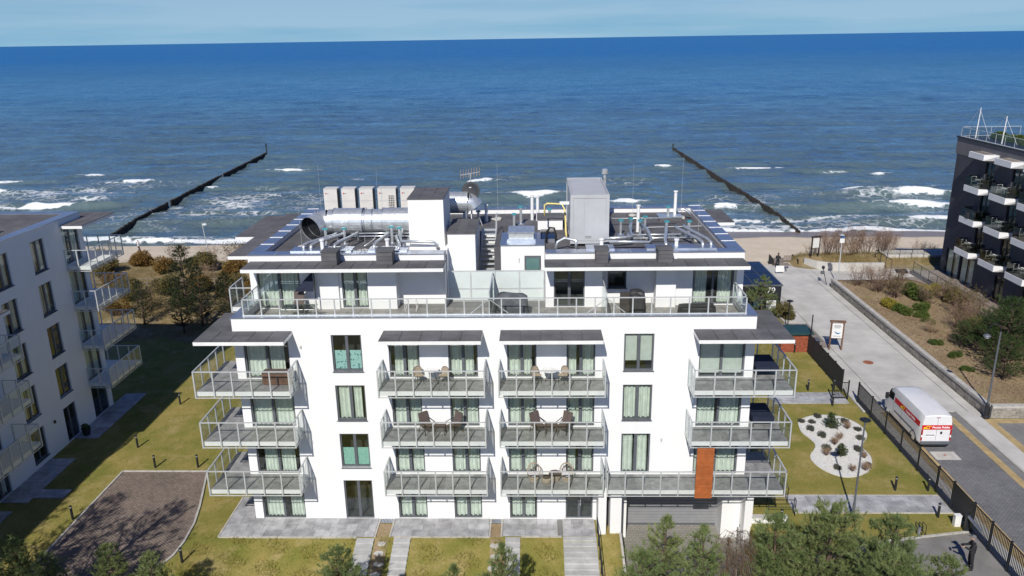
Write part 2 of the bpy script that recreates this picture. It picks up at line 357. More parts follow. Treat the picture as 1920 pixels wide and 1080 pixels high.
lk(nt, mapr(nt, wet, 0, 1, 0.95, 0.35), b.inputs['Roughness']); b.inputs['Specular IOR Level'].default_value = 0.3
bn = N(nt, 'ShaderNodeBump', Strength=0.5, Distance=0.08); lk(nt, noise(nt, v, 1.8, 6, 0.7), bn.inputs['Height']); lk(nt, bn.outputs[0], b.inputs['Normal'])
for zn, fs in zones.items():
    fs = np.array(fs); u, inv = np.unique(fs, return_inverse=True)
    put(zn, npmesh(zn, V[u], inv.reshape(fs.shape), zn, True), kind='structure')

# ------------------------------------------------------------------ sea
SEGS = [(43,54,141.1,1),(27,32,147.8,.7),(58,63,114.7,.8),(66,78,111.9,1),(60,73,100.8,1),(61,70,138.5,.35),(72,75,133.7,.8),(-61,-54,148.9,1),(-15,-8,130.2,.8),(-6,6,112.9,1),(14,19,107.5,.9),(31,36,100.9,.8),
        (-103,-98,140.4,1),(-92,-83,133.3,.8),(-99,-85,107.6,1),(-70,-66,126.4,.45),(59,68,89.9,.8),(15,22,125.9,.4),(-3,1,116.8,.5),(-42,-35,133.8,.35),(-120,-107,121,.8),(86,104,120,.9),(90,112,104,.9),(-130,-112,135,.7)]
FIELDS = [(-95,120,14,14,.9),(-53,108,15,17,.85),(-6,136,11,8,.5),(6,105,15,6,.6),(62,112,14,15,.7),(38,104,9,16,.7),(-40,90,8,9,.6),(-64,90,6,9,.6),(53,89,16,5,.8),(-8,92,26,8,.5),(95,108,16,14,.8),(-122,112,12,16,.9),(22,97,14,9,.6),(-88,132,16,6,.7),(-30,118,16,8,.6),(18,128,14,7,.5),(-70,98,12,10,.7),(75,96,14,8,.7),(-100,97,14,10,.8)]
rowsy = [66.0]
while rowsy[-1] < 30000:
    yy = rowsy[-1]; rowsy.append(yy + max(0.42, (yy+37)**2/29*0.00055 if yy < 900 else (yy*0.06)))
rowsy = np.array(rowsy); ncol = 620
U = np.linspace(-1, 1, ncol)
HW = (rowsy + 37.6)*0.80 + 45; HW = np.where(rowsy > 3000, HW*1.2, HW)
SY = np.repeat(rowsy[:, None], ncol, 1); SX = HW[:, None]*U[None, :]
def vnoise(x, y, s, seed, octv=3):
    """hashed value noise, vectorised"""
    tot = 0; amp = 1; nrm = 0
    for o in range(octv):
        X = x/s + seed*17.3; Y = y/s + seed*5.1; i = np.floor(X); j = np.floor(Y); fx = X-i; fy = Y-j; fx = fx*fx*(3-2*fx); fy = fy*fy*(3-2*fy)
        h = lambda a, b2: (np.sin(a*127.1 + b2*311.7 + seed*74.7)*43758.5453) % 1.0
        tot = tot + amp*((h(i,j)*(1-fx)+h(i+1,j)*fx)*(1-fy)+(h(i,j+1)*(1-fx)+h(i+1,j+1)*fx)*fy); nrm += amp; amp *= 0.5; s = s/2
    return tot/nrm
fade = 1-sm((SY-260)/500)
Z = np.zeros_like(SY); foam = np.zeros_like(SY)
# long swell lines, running with the shore
for (wl, amp, ph, dx) in ((19, .30, .3, .05), (12.5, .22, 1.1, -.07), (7.3, .12, 2.2, .11), (4.6, .07, .7, -.2), (3.1, .045, 4.0, .3)):
    w = SY + dx*SX + 7.0*vnoise(SX, SY, 34, wl, 2); env = sm((vnoise(SX, SY*1.3, 1.5*wl, wl+3, 2)-0.30)/0.4)
    s_ = 0.5+0.5*np.sin(w*2*math.pi/wl + ph); Z += amp*env*(2.2*s_**2.2 - 0.8)
Z += 0.16*(vnoise(SX, SY*1.2, 2.2, 9, 2)-0.5)
Z *= np.maximum(fade, 0.0)
# rising swells where they feel the bottom
for (yc, x0, x1, a) in ((141,30,75,.55),(133,-80,-40,.5),(124,-75,-40,.55),(148,-110,-60,.35),(131,-30,30,.5),(113,-20,30,.6),(102,20,75,.55),(112,55,100,.5),(99,-70,-30,.5),(107,-125,-75,.55),(100,-25,10,.45),(140,-125,-90,.5),(92,-75,75,.3),(155,-40,40,.3),(170,20,90,.25),(165,-120,-50,.25),(121,-130,-100,.5),(120,80,120,.5),(104,80,120,.5)):
    yl = yc + 1.6*np.sin(SX*0.05+yc) + 2.2*(vnoise(SX, SY*0, 14, yc*.1, 2)-.5)
    e = sm((SX-x0)/9)*sm((x1-SX)/9); d = SY-yl
    Z += a*e*np.where(d < 0, np.exp(-(d/1.25)**2), np.exp(-(d/3.2)**2)) - 0.25*a*e*np.exp(-((d+3.4)/2.2)**2)
for (x0, x1, yc, st) in SEGS:
    ext = 0.9*(x1-x0)+3
    yl = yc + 1.6*(vnoise(SX, SX*0, 6, yc, 2)-.5)*2 + 0.012*(SX-x0)**2/(x1-x0+4); L = (x1-x0)
    e = sm((SX-x0+1)/(0.35*L+1))*sm((x1+1-SX)/(0.35*L+1)); d = SY-yl
    thin = sm((SX-x0+ext)/ext)*sm((x1+ext-SX)/ext)
    foam = np.maximum(foam, st*e*np.where(d < 0, np.exp(-(d/0.95)**2)*1.35, np.exp(-(d/0.8)**2)))
    foam = np.maximum(foam, 0.62*st*thin*np.exp(-(d/0.7)**2)*(0.3+vnoise(SX, SX*0, 4, yc+1, 2)))
    foam = np.maximum(foam, 0.27*st*e*np.exp(-((d-4.0)/4.5)**2))
    Z += 0.55*st*np.maximum(e, 0.7*thin)*np.where(d < 0, np.exp(-(d/0.9)**2), np.exp(-(d/2.4)**2))
for (xc, yc, rx, ry, st) in FIELDS:
    e = np.exp(-(((SX-xc)/(rx*1.25))**2+((SY-yc)/(ry*1.1))**2)**1.5); foam = np.maximum(foam, st*0.54*e*(0.25+1.25*vnoise(SX, SY*1.6, 6, xc, 3)))
sh = shore(SX); d = SY-sh
runl = 2.0*(vnoise(SX, SX*0, 11, 4.0, 3)-.5)*2
foam = np.maximum(foam, 1.0*np.exp(-((d-2.2+runl)/0.9)**2)*(0.35+0.85*vnoise(SX, SY*0, 9, 6, 3)))
foam = np.maximum(foam, 0.55*np.exp(-((d-4.2+runl)/2.2)**2)*(0.4+0.8*vnoise(SX, SY*0, 14, 2, 2)))
foam = np.maximum(foam, 0.75*np.exp(-((d-9.5+runl*2)/1.2)**2)*vnoise(SX, SY*0, 16, 8, 2)**1.5*1.5)
Z += 0.30*np.exp(-((d-3.0+runl)/1.0)**2); Z *= sm((d+3.5)/6)
SV = np.stack([SX, SY, SEA_Z+Z+0.0], -1).reshape(-1, 3)
nr = len(rowsy); sid = np.arange(nr*ncol).reshape(nr, ncol)
SF = np.stack([sid[:-1,:-1], sid[:-1,1:], sid[1:,1:], sid[1:,:-1]], -1).reshape(-1, 4)
mt, nt, b = nodes('sea'); v = coords(nt, True)
sx = N(nt, 'ShaderNodeSeparateXYZ'); lk(nt, v, sx.inputs[0])
at = N(nt, 'ShaderNodeAttribute', attribute_name='foam')
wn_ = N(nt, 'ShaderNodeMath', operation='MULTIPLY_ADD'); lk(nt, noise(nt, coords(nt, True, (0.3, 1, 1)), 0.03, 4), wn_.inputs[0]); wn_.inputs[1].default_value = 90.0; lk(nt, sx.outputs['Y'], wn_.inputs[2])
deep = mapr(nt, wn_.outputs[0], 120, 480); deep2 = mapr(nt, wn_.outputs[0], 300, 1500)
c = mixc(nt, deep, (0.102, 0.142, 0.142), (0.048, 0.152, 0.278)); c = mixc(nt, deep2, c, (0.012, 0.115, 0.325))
c = mixc(nt, 1.0, c, mixc(nt, mapr(nt, noise(nt, coords(nt, True, (0.35, 1.6, 1)), 0.055, 5), 0.3, 0.7), (0.85,)*3, (1.15,)*3), 'MULTIPLY')
# foam: broad mask from the waves, broken by a lace of noise
vo = N(nt, 'ShaderNodeTexVoronoi', feature='DISTANCE_TO_EDGE', Scale=0.55); wv = N(nt, 'ShaderNodeVectorMath', operation='ADD')
wn2 = N(nt, 'ShaderNodeTexNoise', Scale=0.5, Detail=4); lk(nt, v, wn2.inputs['Vector']); sc2 = N(nt, 'ShaderNodeVectorMath', operation='SCALE'); lk(nt, wn2.outputs['Color'], sc2.inputs[0]); sc2.inputs['Scale'].default_value = 3.2
lk(nt, coords(nt, True, (0.8, 1.0, 1)), wv.inputs[0]); lk(nt, sc2.outputs[0], wv.inputs[1]); lk(nt, wv.outputs[0], vo.inputs['Vector'])
lace = mapr(nt, vo.outputs['Distance'], 0.0, 0.30, 1.0, 0.0)
fine = noise(nt, v, 1.6, 6, 0.7)
ad = N(nt, 'ShaderNodeMath', operation='MULTIPLY_ADD'); lk(nt, lace, ad.inputs[0]); ad.inputs[1].default_value = 0.42; lk(nt, at.outputs['Fac'], ad.inputs[2])
ad2 = N(nt, 'ShaderNodeMath', operation='MULTIPLY_ADD'); lk(nt, fine, ad2.inputs[0]); ad2.inputs[1].default_value = 0.55; lk(nt, ad.outputs[0], ad2.inputs[2])
fm = mapr(nt, ad2.outputs[0], 0.86, 1.12)
gate = mapr(nt, at.outputs['Fac'], 0.02, 0.62); fmm = N(nt, 'ShaderNodeMath', operation='MULTIPLY'); lk(nt, fm, fmm.inputs[0]); lk(nt, gate, fmm.inputs[1])
c = mixc(nt, fmm.outputs[0], c, (0.74, 0.76, 0.77))
# ripples: three sizes, the small ones fading with distance
rip = None
for (s_, scl, dist, y0) in ((0.85, (1, 0.8, 1), 0.16, 0), (2.6, (1, 0.9, 1), 0.07, 900), (0.22, (1, 0.7, 1), 0.65, 0), (0.05, (1, 0.7, 1), 2.2, 0)):
    bn = N(nt, 'ShaderNodeBump', Strength=1.0, Distance=dist)
    if y0 == 900: lk(nt, mapr(nt, sx.outputs['Y'], 250, 900, 1.0, 0.0), bn.inputs['Strength'])
    lk(nt, noise(nt, coords(nt, True, scl), s_, 4, 0.6), bn.inputs['Height'])
    if rip is not None: lk(nt, rip, bn.inputs['Normal'])
    rip = bn.outputs[0]
# a wind-roughened sea never reaches mirror reflectance at grazing angles: cap the Fresnel term, lower far out
df = N(nt, 'ShaderNodeBsdfDiffuse'); gl = N(nt, 'ShaderNodeBsdfGlossy'); lk(nt, c, df.inputs['Color']); lk(nt, rip, df.inputs['Normal']); lk(nt, rip, gl.inputs['Normal'])
gl.inputs['Color'].default_value = (0.66, 0.86, 1.0, 1); nt.nodes.remove(b)
lk(nt, mapr(nt, fmm.outputs[0], 0, 1, 0.14, 0.8), gl.inputs['Roughness'])
fr = N(nt, 'ShaderNodeFresnel', IOR=1.33); lk(nt, rip, fr.inputs['Normal'])
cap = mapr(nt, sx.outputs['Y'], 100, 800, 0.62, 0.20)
# gusts: patches of finer ripple that turn more or less of the surface to the sky
g1 = noise(nt, coords(nt, True, (1, 0.32, 1)), 0.62, 3, 0.65); g2 = noise(nt, coords(nt, True, (1, 0.26, 1)), 0.16, 4, 0.65); g3 = noise(nt, coords(nt, True, (1, 0.20, 1)), 0.035, 5, 0.7)
ga = N(nt, 'ShaderNodeMath', operation='ADD'); lk(nt, g1, ga.inputs[0]); lk(nt, g2, ga.inputs[1]); gb = N(nt, 'ShaderNodeMath', operation='ADD'); lk(nt, ga.outputs[0], gb.inputs[0]); lk(nt, mapr(nt, g3, 0, 1, 0.25, 0.75), gb.inputs[1])
gust = mapr(nt, gb.outputs[0], 1.15, 1.85, 0.45, 1.55)
ff = mapr(nt, fr.outputs[0], 0.02, 0.55, 0.03, 1.0); fk0 = N(nt, 'ShaderNodeMath', operation='MULTIPLY'); lk(nt, ff, fk0.inputs[0]); lk(nt, cap, fk0.inputs[1]); fk1 = N(nt, 'ShaderNodeMath', operation='MULTIPLY'); lk(nt, fk0.outputs[0], fk1.inputs[0]); lk(nt, gust, fk1.inputs[1])
fk = N(nt, 'ShaderNodeMath', operation='MULTIPLY', use_clamp=True); lk(nt, fk1.outputs[0], fk.inputs[0]); lk(nt, mapr(nt, fmm.outputs[0], 0, 1, 1, 0.1), fk.inputs[1])
ms = N(nt, 'ShaderNodeMixShader'); lk(nt, fk.outputs[0], ms.inputs[0]); lk(nt, df.outputs[0], ms.inputs[1]); lk(nt, gl.outputs[0], ms.inputs[2]); lk(nt, ms.outputs[0], nt.nodes['Material Output'].inputs[0])
sme = npmesh('sea', SV, SF, 'sea', True)
a_ = sme.attributes.new('foam', 'FLOAT', 'POINT'); a_.data.foreach_set('value', foam.astype(np.float32).ravel())
put('sea', sme, kind='structure')

# ------------------------------------------------------------------ roads, paths, paving
def slab(name, poly, z1, mat, z0=-0.35, parent=None, **kw): return MB().prism(poly, z0, z1).build(name, mat, parent, **kw)
def blockmat(name, col, col2, mortar, bw, bh, rot=0.0, off=0.5):
    mt, nt, b = nodes(name); v = coords(nt, True)
    mpn = nt.nodes.new('ShaderNodeMapping'); mpn.inputs['Rotation'].default_value = (0, 0, rot); lk(nt, v, mpn.inputs['Vector'])
    br = N(nt, 'ShaderNodeTexBrick'); br.offset = off; br.inputs['Scale'].default_value = 1.0; br.inputs['Brick Width'].default_value = bw; br.inputs['Row Height'].default_value = bh; br.inputs['Mortar Size'].default_value = 0.012
    br.inputs['Color1'].default_value = (*col, 1); br.inputs['Color2'].default_value = (*col2, 1); br.inputs['Mortar'].default_value = (*mortar, 1); lk(nt, mpn.outputs[0], br.inputs['Vector'])
    c = mixc(nt, 1.0, br.outputs['Color'], mixc(nt, mapr(nt, noise(nt, v, 0.4, 6, 0.7), 0.3, 0.7), (0.78,)*3, (1.15,)*3), 'MULTIPLY')
    c = mixc(nt, mapr(nt, noise(nt, v, 1.7, 6, 0.75), 0.55, 0.8, 0, 0.4), c, (0.30, 0.26, 0.20))
    lk(nt, c, b.inputs['Base Color']); b.inputs['Roughness'].default_value = 0.88; b.inputs['Specular IOR Level'].default_value = 0.2
    bn = N(nt, 'ShaderNodeBump', Strength=0.6, Distance=0.01); lk(nt, mapr(nt, br.outputs['Fac'], 0, 1, 1, 0), bn.inputs['Height']); lk(nt, bn.outputs[0], b.inputs['Normal'])
blockmat('road_blocks', (0.17, 0.172, 0.178), (0.215, 0.215, 0.22), (0.10, 0.10, 0.10), 0.22, 0.11)
blockmat('drive_bricks', (0.185, 0.145, 0.12), (0.255, 0.20, 0.165), (0.10, 0.085, 0.075), 0.26, 0.13, R(38))
blockmat('court_blocks', (0.26, 0.25, 0.23), (0.31, 0.295, 0.26), (0.17, 0.16, 0.14), 0.26, 0.17)
blockmat('parking_blocks', (0.17, 0.17, 0.17), (0.215, 0.21, 0.205), (0.30, 0.29, 0.26), 0.28, 0.14, R(45))
slab('road', [(24.45,-26),(27.9,-26),(27.9,12.9),(24.45,12.9)], 0.02, 'road_blocks', kind='structure')
slab('pavement', [(22.8,-26),(23.75,-26),(23.75,12.9),(22.8,12.9)], 0.045, 'concrete', kind='structure')
slab('tan_strip', [(23.754,-26),(24.446,-26),(24.446,12.9),(23.754,12.9)], 0.035, 'tan_stone', kind='structure')
slab('tan_strip', [(27.904,-26),(28.38,-26),(28.38,12.9),(27.904,12.9)], 0.035, 'tan_stone', kind='structure')
slab('gutter', [(28.384,-26),(28.86,-26),(28.86,12.9),(28.384,12.9)], 0.03, 'concrete_dark', kind='structure')
slab('pavement', [(29.004,-26),(30.2,-26),(30.2,12.2),(30.45,12.2),(30.45,12.9),(29.004,12.9)], 0.085, 'concrete', kind='structure')
slab('tan_strip', [(30.204,-26),(30.75,-26),(30.75,11.75),(30.204,11.75)], 0.07, 'tan_stone', kind='structure')
slab('tan_strip', [(30.754,11.2),(46,11.2),(46,11.75),(30.754,11.75)], 0.07, 'tan_stone', kind='structure')
slab('parking_bay', [(30.754,-26),(46,-26),(46,11.196),(30.754,11.196)], 0.05, 'parking_blocks', kind='structure')
o = slab('kerb', [(28.864,-26),(29.0,-26),(29.0,12.9),(28.864,12.9)], 0.10, 'kerb', kind='structure')
# promenade of poured slabs with open joints
prom = slab('promenade', [(22.6,12.904),(30.5,12.904),(30.5,50.0),(22.6,50.0)], 0.015, 'concrete_dark', kind='structure')
yb = [12.93, 18.1, 23.5, 28.9, 34.3, 39.9, 45.8]
for a0, b0 in zip(yb[:-1], yb[1:]):
    for x0, x1 in ((22.62, 24.55), (24.58, 29.72), (29.75, 30.48)):
        bx('concrete_slab', prom, x0+0.012, x1-0.012, a0+0.02, b0-0.02, -0.05, 0.075, 'concrete')
bx('concrete_slab', prom, 24.6, 30.48, 45.82, 49.9, -0.05, 0.075, 'concrete')
prom2 = slab('promenade', [(30.504,42.4),(41.2,42.4),(41.2,49.5),(30.504,49.5)], 0.02, 'concrete_dark', kind='structure')
for x0 in (30.52, 34.1, 37.68):
    for y0 in (42.42, 45.95): bx('concrete_slab', prom2, x0, x0+3.54, y0, y0+3.5, -0.05, 0.075, 'concrete')
deck = slab('deck', [(21.9,24.7),(24.5,24.7),(24.5,30.6),(21.9,30.6)], 0.04, 'concrete_dark', kind='structure')
for k in range(18): bx('plank', deck, 21.92, 24.48, 24.72+k*0.326, 24.72+k*0.326+0.31, 0.0, 0.10, 'deck_wood')
# manhole covers and hatch
def disc(x, y, z, r, mat, name, label, group=None):
    MB().cyl((0,0,0), (0,0,0.012), r, n=20).build(name, mat, None, (x,y,z), label=label, cat='manhole', group=group)
disc(26.4, 21.6, 0.077, 0.40, 'terracotta', 'manhole_cover', 'round rusty manhole cover set in the pale promenade slabs')
t = thing('utility_hatch', 'square concrete utility hatch sunk in the grey road behind the van', 'hatch', (25.3,6.9,0.022))
MB().box(-0.75,0.75,-0.5,0.5,0,0.012).build('frame', 'concrete', t); MB().box(-0.5,0.5,-0.32,0.32,0.012,0.02).build('cover', 'kerb', t); MB().cyl((0,0.05,0.02),(0,0.05,0.028),0.09,n=12).build('lid_plug', 'terracotta', t)
# brick drive on the left with its kerb
dp = [(-25.4,4.9),(-20.25,4.9),(-19.2,1.2),(-18.82,-0.5),(-18.68,-2.2),(-18.75,-3.3),(-19.1,-4.4),(-19.2,-6),(-19.2,-26),(-25.6,-26)]
slab('brick_drive', dp, 0.03, 'drive_bricks', kind='structure')
def kerbline(pts, w=0.11, h=0.085, z0=-0.2, mat='kerb', name='kerb'):
    k = put(name, None, kind='structure'); mb = MB()
    for (a, b2) in zip(pts[:-1], pts[1:]):
        a = Vector((*a, 0)); b2 = Vector((*b2, 0)); L = (b2-a).length; n = max(1, round(L/1.0)); d = (b2-a)/L; nn = Vector((-d.y, d.x, 0))*w/2
        for i in range(n):
            p = a+d*(L*i/n+0.008); q = a+d*(L*(i+1)/n-0.008)
            zz = float(height(np.array(p.x), np.array(p.y))); zq = float(height(np.array(q.x), np.array(q.y)))
            mb2 = MB(); mb2.add([p-nn+Vector((0,0,z0)), q-nn+Vector((0,0,z0)), q+nn+Vector((0,0,z0)), p+nn+Vector((0,0,z0)), p-nn+Vector((0,0,h+zz)), q-nn+Vector((0,0,h+zq)), q+nn+Vector((0,0,h+zq)), p+nn+Vector((0,0,h+zz))],
                     [(0,3,2,1),(4,5,6,7),(0,1,5,4),(1,2,6,5),(2,3,7,6),(3,0,4,7)])
            mb.add(mb2.v, mb2.f)
    o = mb.build(name, mat); o['kind'] = 'structure'
    bpy.data.objects.remove(k); return o
kerbline([(-25.46,-20),(-25.46,4.96),(-20.2,4.96),(-19.14,1.2),(-18.76,-0.5),(-18.62,-2.2),(-18.69,-3.3),(-19.04,-4.4),(-19.14,-8)])
# paving slabs laid one by one
def pave(name, x0, x1, y0, y1, z, lw=0.62, lh=0.4, mat='slab_grey', border=True, shift=True):
    base = slab(name, [(x0,y0),(x1,y0),(x1,y1),(x0,y1)], z-0.03, 'concrete_dark', kind='structure', z0=z-0.5)
    ny_ = max(1, round((y1-y0)/lh)); h = (y1-y0)/ny_
    for j in range(ny_):
        xx = x0; first = True
        while xx < x1-0.02:
            w = lw*random.choice((0.66, 1, 1, 1.33)); 
            if first: w *= random.choice((0.5, 0.8, 1)); first = False
            w = round(w, 1); e = min(xx+w, x1)
            if x1-e < 0.18: e = x1
            bx('paving_slab', base, xx+0.006, e-0.006, y0+j*h+0.006, y0+(j+1)*h-0.006, z-0.05, z+0.012+random.choice((0,0.003,0.006)), mat)
            xx = e
    return base
pave('paved_terrace', -16.9, -8.66, -1.66, -0.01, 0.05, lw=0.9, lh=0.55)
pave('paved_terrace', -16.9, -15.56, -0.006, 2.1, 0.05, lw=0.7, lh=0.52)
pave('paved_terrace', -7.74, -2.58, -1.6, -0.01, 0.05, lw=0.9, lh=0.53)
pave('paved_terrace', -1.84, 1.1, -1.55, -0.01, 0.05, lw=0.9, lh=0.52)
pave('paved_terrace', 1.36, 3.1, -1.5, -0.01, 0.05, lw=0.9, lh=0.5)
slab('channel_drain', [(1.12,-1.5),(1.34,-1.5),(1.34,-0.01),(1.12,-0.01)], 0.03, 'concrete_dark', kind='structure')
kerbline([(-16.96,2.1),(-16.96,-1.72),(-9.55,-1.72)], 0.09, 0.07); kerbline([(-7.6,-1.66),(-2.52,-1.66),(-2.52,-0.05)], 0.09, 0.07); kerbline([(-7.8,-0.05),(-7.8,-1.66)], 0.09, 0.07); kerbline([(-8.6,-0.05),(-8.6,-1.7)], 0.09, 0.07); kerbline([(-1.9,-0.05),(-1.9,-1.6)], 0.09, 0.07); kerbline([(-0.85,-1.61),(1.3,-1.61)], 0.09, 0.07)
def steps(name, x0, x1, y0, n, tread, rise, ztop, label):
    t = thing(name, label, 'steps', (0,0,0))
    for k in range(n):
        bx('step', t, x0, x1, y0-(k+1)*tread+0.01, y0-k*tread, ztop-(k+1)*rise-0.35, ztop-k*rise-0.03, 'step_grey')
steps('garden_steps', -9.52, -8.6, -1.78, 7, 0.40, 0.10, 0.06, 'pale concrete garden steps below the terrace door at left')
steps('garden_steps', -7.55, -6.68, -1.72, 7, 0.40, 0.10, 0.06, 'pale concrete garden steps below the middle terrace, nearest the stepping stones')
steps('garden_steps', -1.68, -0.9, -1.67, 7, 0.40, 0.10, 0.06, 'narrow pale concrete garden steps left of the wide entrance stairs')
steps('entrance_stairs', 1.36, 3.1, -1.56, 12, 0.36, 0.085, 0.06, 'wide pale concrete stairs leading up to the glass entrance door')
for k, (x, y) in enumerate(((-8.15,-2.1),(-8.2,-2.7),(-8.12,-3.4),(-8.17,-4.0),(-2.2,-2.2),(-2.15,-2.9),(-2.25,-3.6))):
    z = float(height(np.array(x), np.array(y)))
    n = 9; MB().prism([(0.27*math.cos(6.283*i/n)*random.uniform(.8,1.1), 0.2*math.sin(6.283*i/n)*random.uniform(.8,1.1)) for i in range(n)], -0.1, 0.05).build('stepping_stone', 'concrete', None, (x,y,z), label=('pale stepping stone between left and middle garden steps, %s from the wall' if x < -5 else 'pale stepping stone in the strip right of the middle terrace, %s from the wall') % ('first','second','third','fourth')[k if x < -5 else k-4], cat='stone', group='stepping stones left strip' if x < -5 else 'stepping stones right strip')
for a_, b_ in ((-8.54,-7.86),(-2.46,-1.96)):
    sheet_later = (a_, b_)
    Xq = np.linspace(a_, b_, 3); Yq = np.linspace(-4.3, -0.45, 12); Aq, Bq2 = np.meshgrid(Xq, Yq); VVq = np.stack([Aq, Bq2, height(Aq, Bq2)+0.015], -1).reshape(-1, 3); iq = np.arange(len(VVq)).reshape(Aq.shape)
    put('soil_strip', npmesh('soil_strip', VVq, np.stack([iq[:-1,:-1], iq[:-1,1:], iq[1:,1:], iq[1:,:-1]], -1).reshape(-1, 4), 'planting_soil', True), kind='structure')
    t = thing('wall_grate', 'dark metal light-shaft grate at the wall, %s' % ('left of the middle terrace' if a_ < -5 else 'right of the middle terrace'), 'grate', (a_, -0.42, 0.02)); MB().box(0,b_-a_,0,0.38,0,0.03).build('frame', 'zinc', t)
    for k in range(8): bx('bar', t, 0.02+k*(b_-a_-0.06)/7.5, 0.05+k*(b_-a_-0.06)/7.5, 0.02, 0.36, 0.031, 0.045, 'black_metal')
# paths on the east lawn
pave('garden_path', 14.1, 22.72, 0.72, 2.35, 0.04, lw=1.0, lh=0.54)
pave('garden_path', 16.9, 22.2, 14.3, 16.1, 0.04, lw=1.0, lh=0.6)
kerbline([(14.1,2.4),(22.7,2.4)], 0.08, 0.06); kerbline([(14.1,0.67),(22.7,0.67)], 0.08, 0.06)
# garage court and drive towards the gate: follows the ground, hence a sheet
def sheet(name, x0, x1, y0, y1, mat, dz=0.03, step=0.5, inside=None):
    X_ = np.linspace(x0, x1, max(2, int((x1-x0)/step)+1)); Y_ = np.linspace(y0, y1, max(2, int((y1-y0)/step)+1)); A, B = np.meshgrid(X_, Y_)
    VV = np.stack([A, B, height(A, B)+dz], -1).reshape(-1, 3); ii = np.arange(len(VV)).reshape(A.shape)
    FF = np.stack([ii[:-1,:-1], ii[:-1,1:], ii[1:,1:], ii[1:,:-1]], -1).reshape(-1, 4)
    if inside is not None:
        cc = VV[FF].mean(1); FF = FF[[inside(p[0], p[1]) for p in cc]]
        u, inv = np.unique(FF, return_inverse=True); VV = VV[u]; FF = inv.reshape(FF.shape)
    return put(name, npmesh(name, VV, FF, mat, True), kind='structure')
sheet('garage_court', 4.47, 11.38, -9.0, 1.75, 'court_blocks', 0.02)
_ex = np.linspace(9.0, 22.8, 57); _ey = np.where(_ex > 17.2, -2.07+0.175*(_ex-17.2), -2.07-0.28*(17.2-_ex)); _t = np.linspace(0, 1, 40)
A = np.repeat(_ex[None, :], 40, 0); Bq = _ey[None, :]*(1-_t[:, None]) + -26*_t[:, None]
VV = np.stack([A, Bq, height(A, Bq)+0.03], -1).reshape(-1, 3); ii = np.arange(len(VV)).reshape(A.shape)
put('access_drive', npmesh('access_drive', VV, np.stack([ii[1:,:-1], ii[1:,1:], ii[:-1,1:], ii[:-1,:-1]], -1).reshape(-1, 4), 'asphalt', True), kind='structure')
kerbline([(17.3,-2.1),(19.0,-1.74),(22.6,-1.1)], 0.12, 0.10)
kerbline([(4.38,-1.3),(4.38,-8)], 0.12, 0.10, z0=-1.2)
# white gravel bed
gp = [(17.5,10.6),(17.7,11.6),(18.6,12.3),(19.8,12.55),(20.9,12.3),(21.6,11.3),(21.75,10.2),(21.5,9.3),(20.95,8.6),(20.6,7.9),(20.75,7.0),(20.5,6.0),(20.0,5.2),(19.2,4.5),(18.2,4.3),(17.4,4.9),(16.95,5.8),(16.9,6.8),(17.5,7.6),(17.85,8.3),(17.7,9.2),(17.45,9.9)]
def chaik(p, n=2):
    for _ in range(n): p = [q for (a, b2) in zip(p, p[1:]+p[:1]) for q in ((a[0]*.75+b2[0]*.25, a[1]*.75+b2[1]*.25), (a[0]*.25+b2[0]*.75, a[1]*.25+b2[1]*.75))]
    return p
slab('gravel_bed', chaik(gp[::-1]), 0.05, 'gravel_white', kind='structure')
# ================================================================== BUILDING KIT (local axes: front faces -y)
def wall_holes(mb, x0, x1, z0, z1, y, holes, depth=0.16):
    """front sheet at y facing -y with rectangular openings and their reveals"""
    X_ = sorted({x0, x1} | {h[0] for h in holes} | {h[1] for h in holes}); Z_ = sorted({z0, z1} | {h[2] for h in holes} | {h[3] for h in holes})
    for a, b2 in zip(X_[:-1], X_[1:]):
        for c, d in zip(Z_[:-1], Z_[1:]):
            mx_, mz = (a+b2)/2, (c+d)/2
            if any(h[0] < mx_ < h[1] and h[2] < mz < h[3] for h in holes) : continue
            mb.quad((a,y,c), (b2,y,c), (b2,y,d), (a,y,d))
    for (a, b2, c, d) in holes:
        yd = y+depth
        mb.quad((a,y,c),(a,y,d),(a,yd,d),(a,yd,c)); mb.quad((b2,y,d),(b2,y,c),(b2,yd,c),(b2,yd,d)); mb.quad((a,y,d),(b2,y,d),(b2,yd,d),(a,yd,d)); mb.quad((a,y,c),(a,yd,c),(b2,yd,c),(b2,y,c))
WC = {}
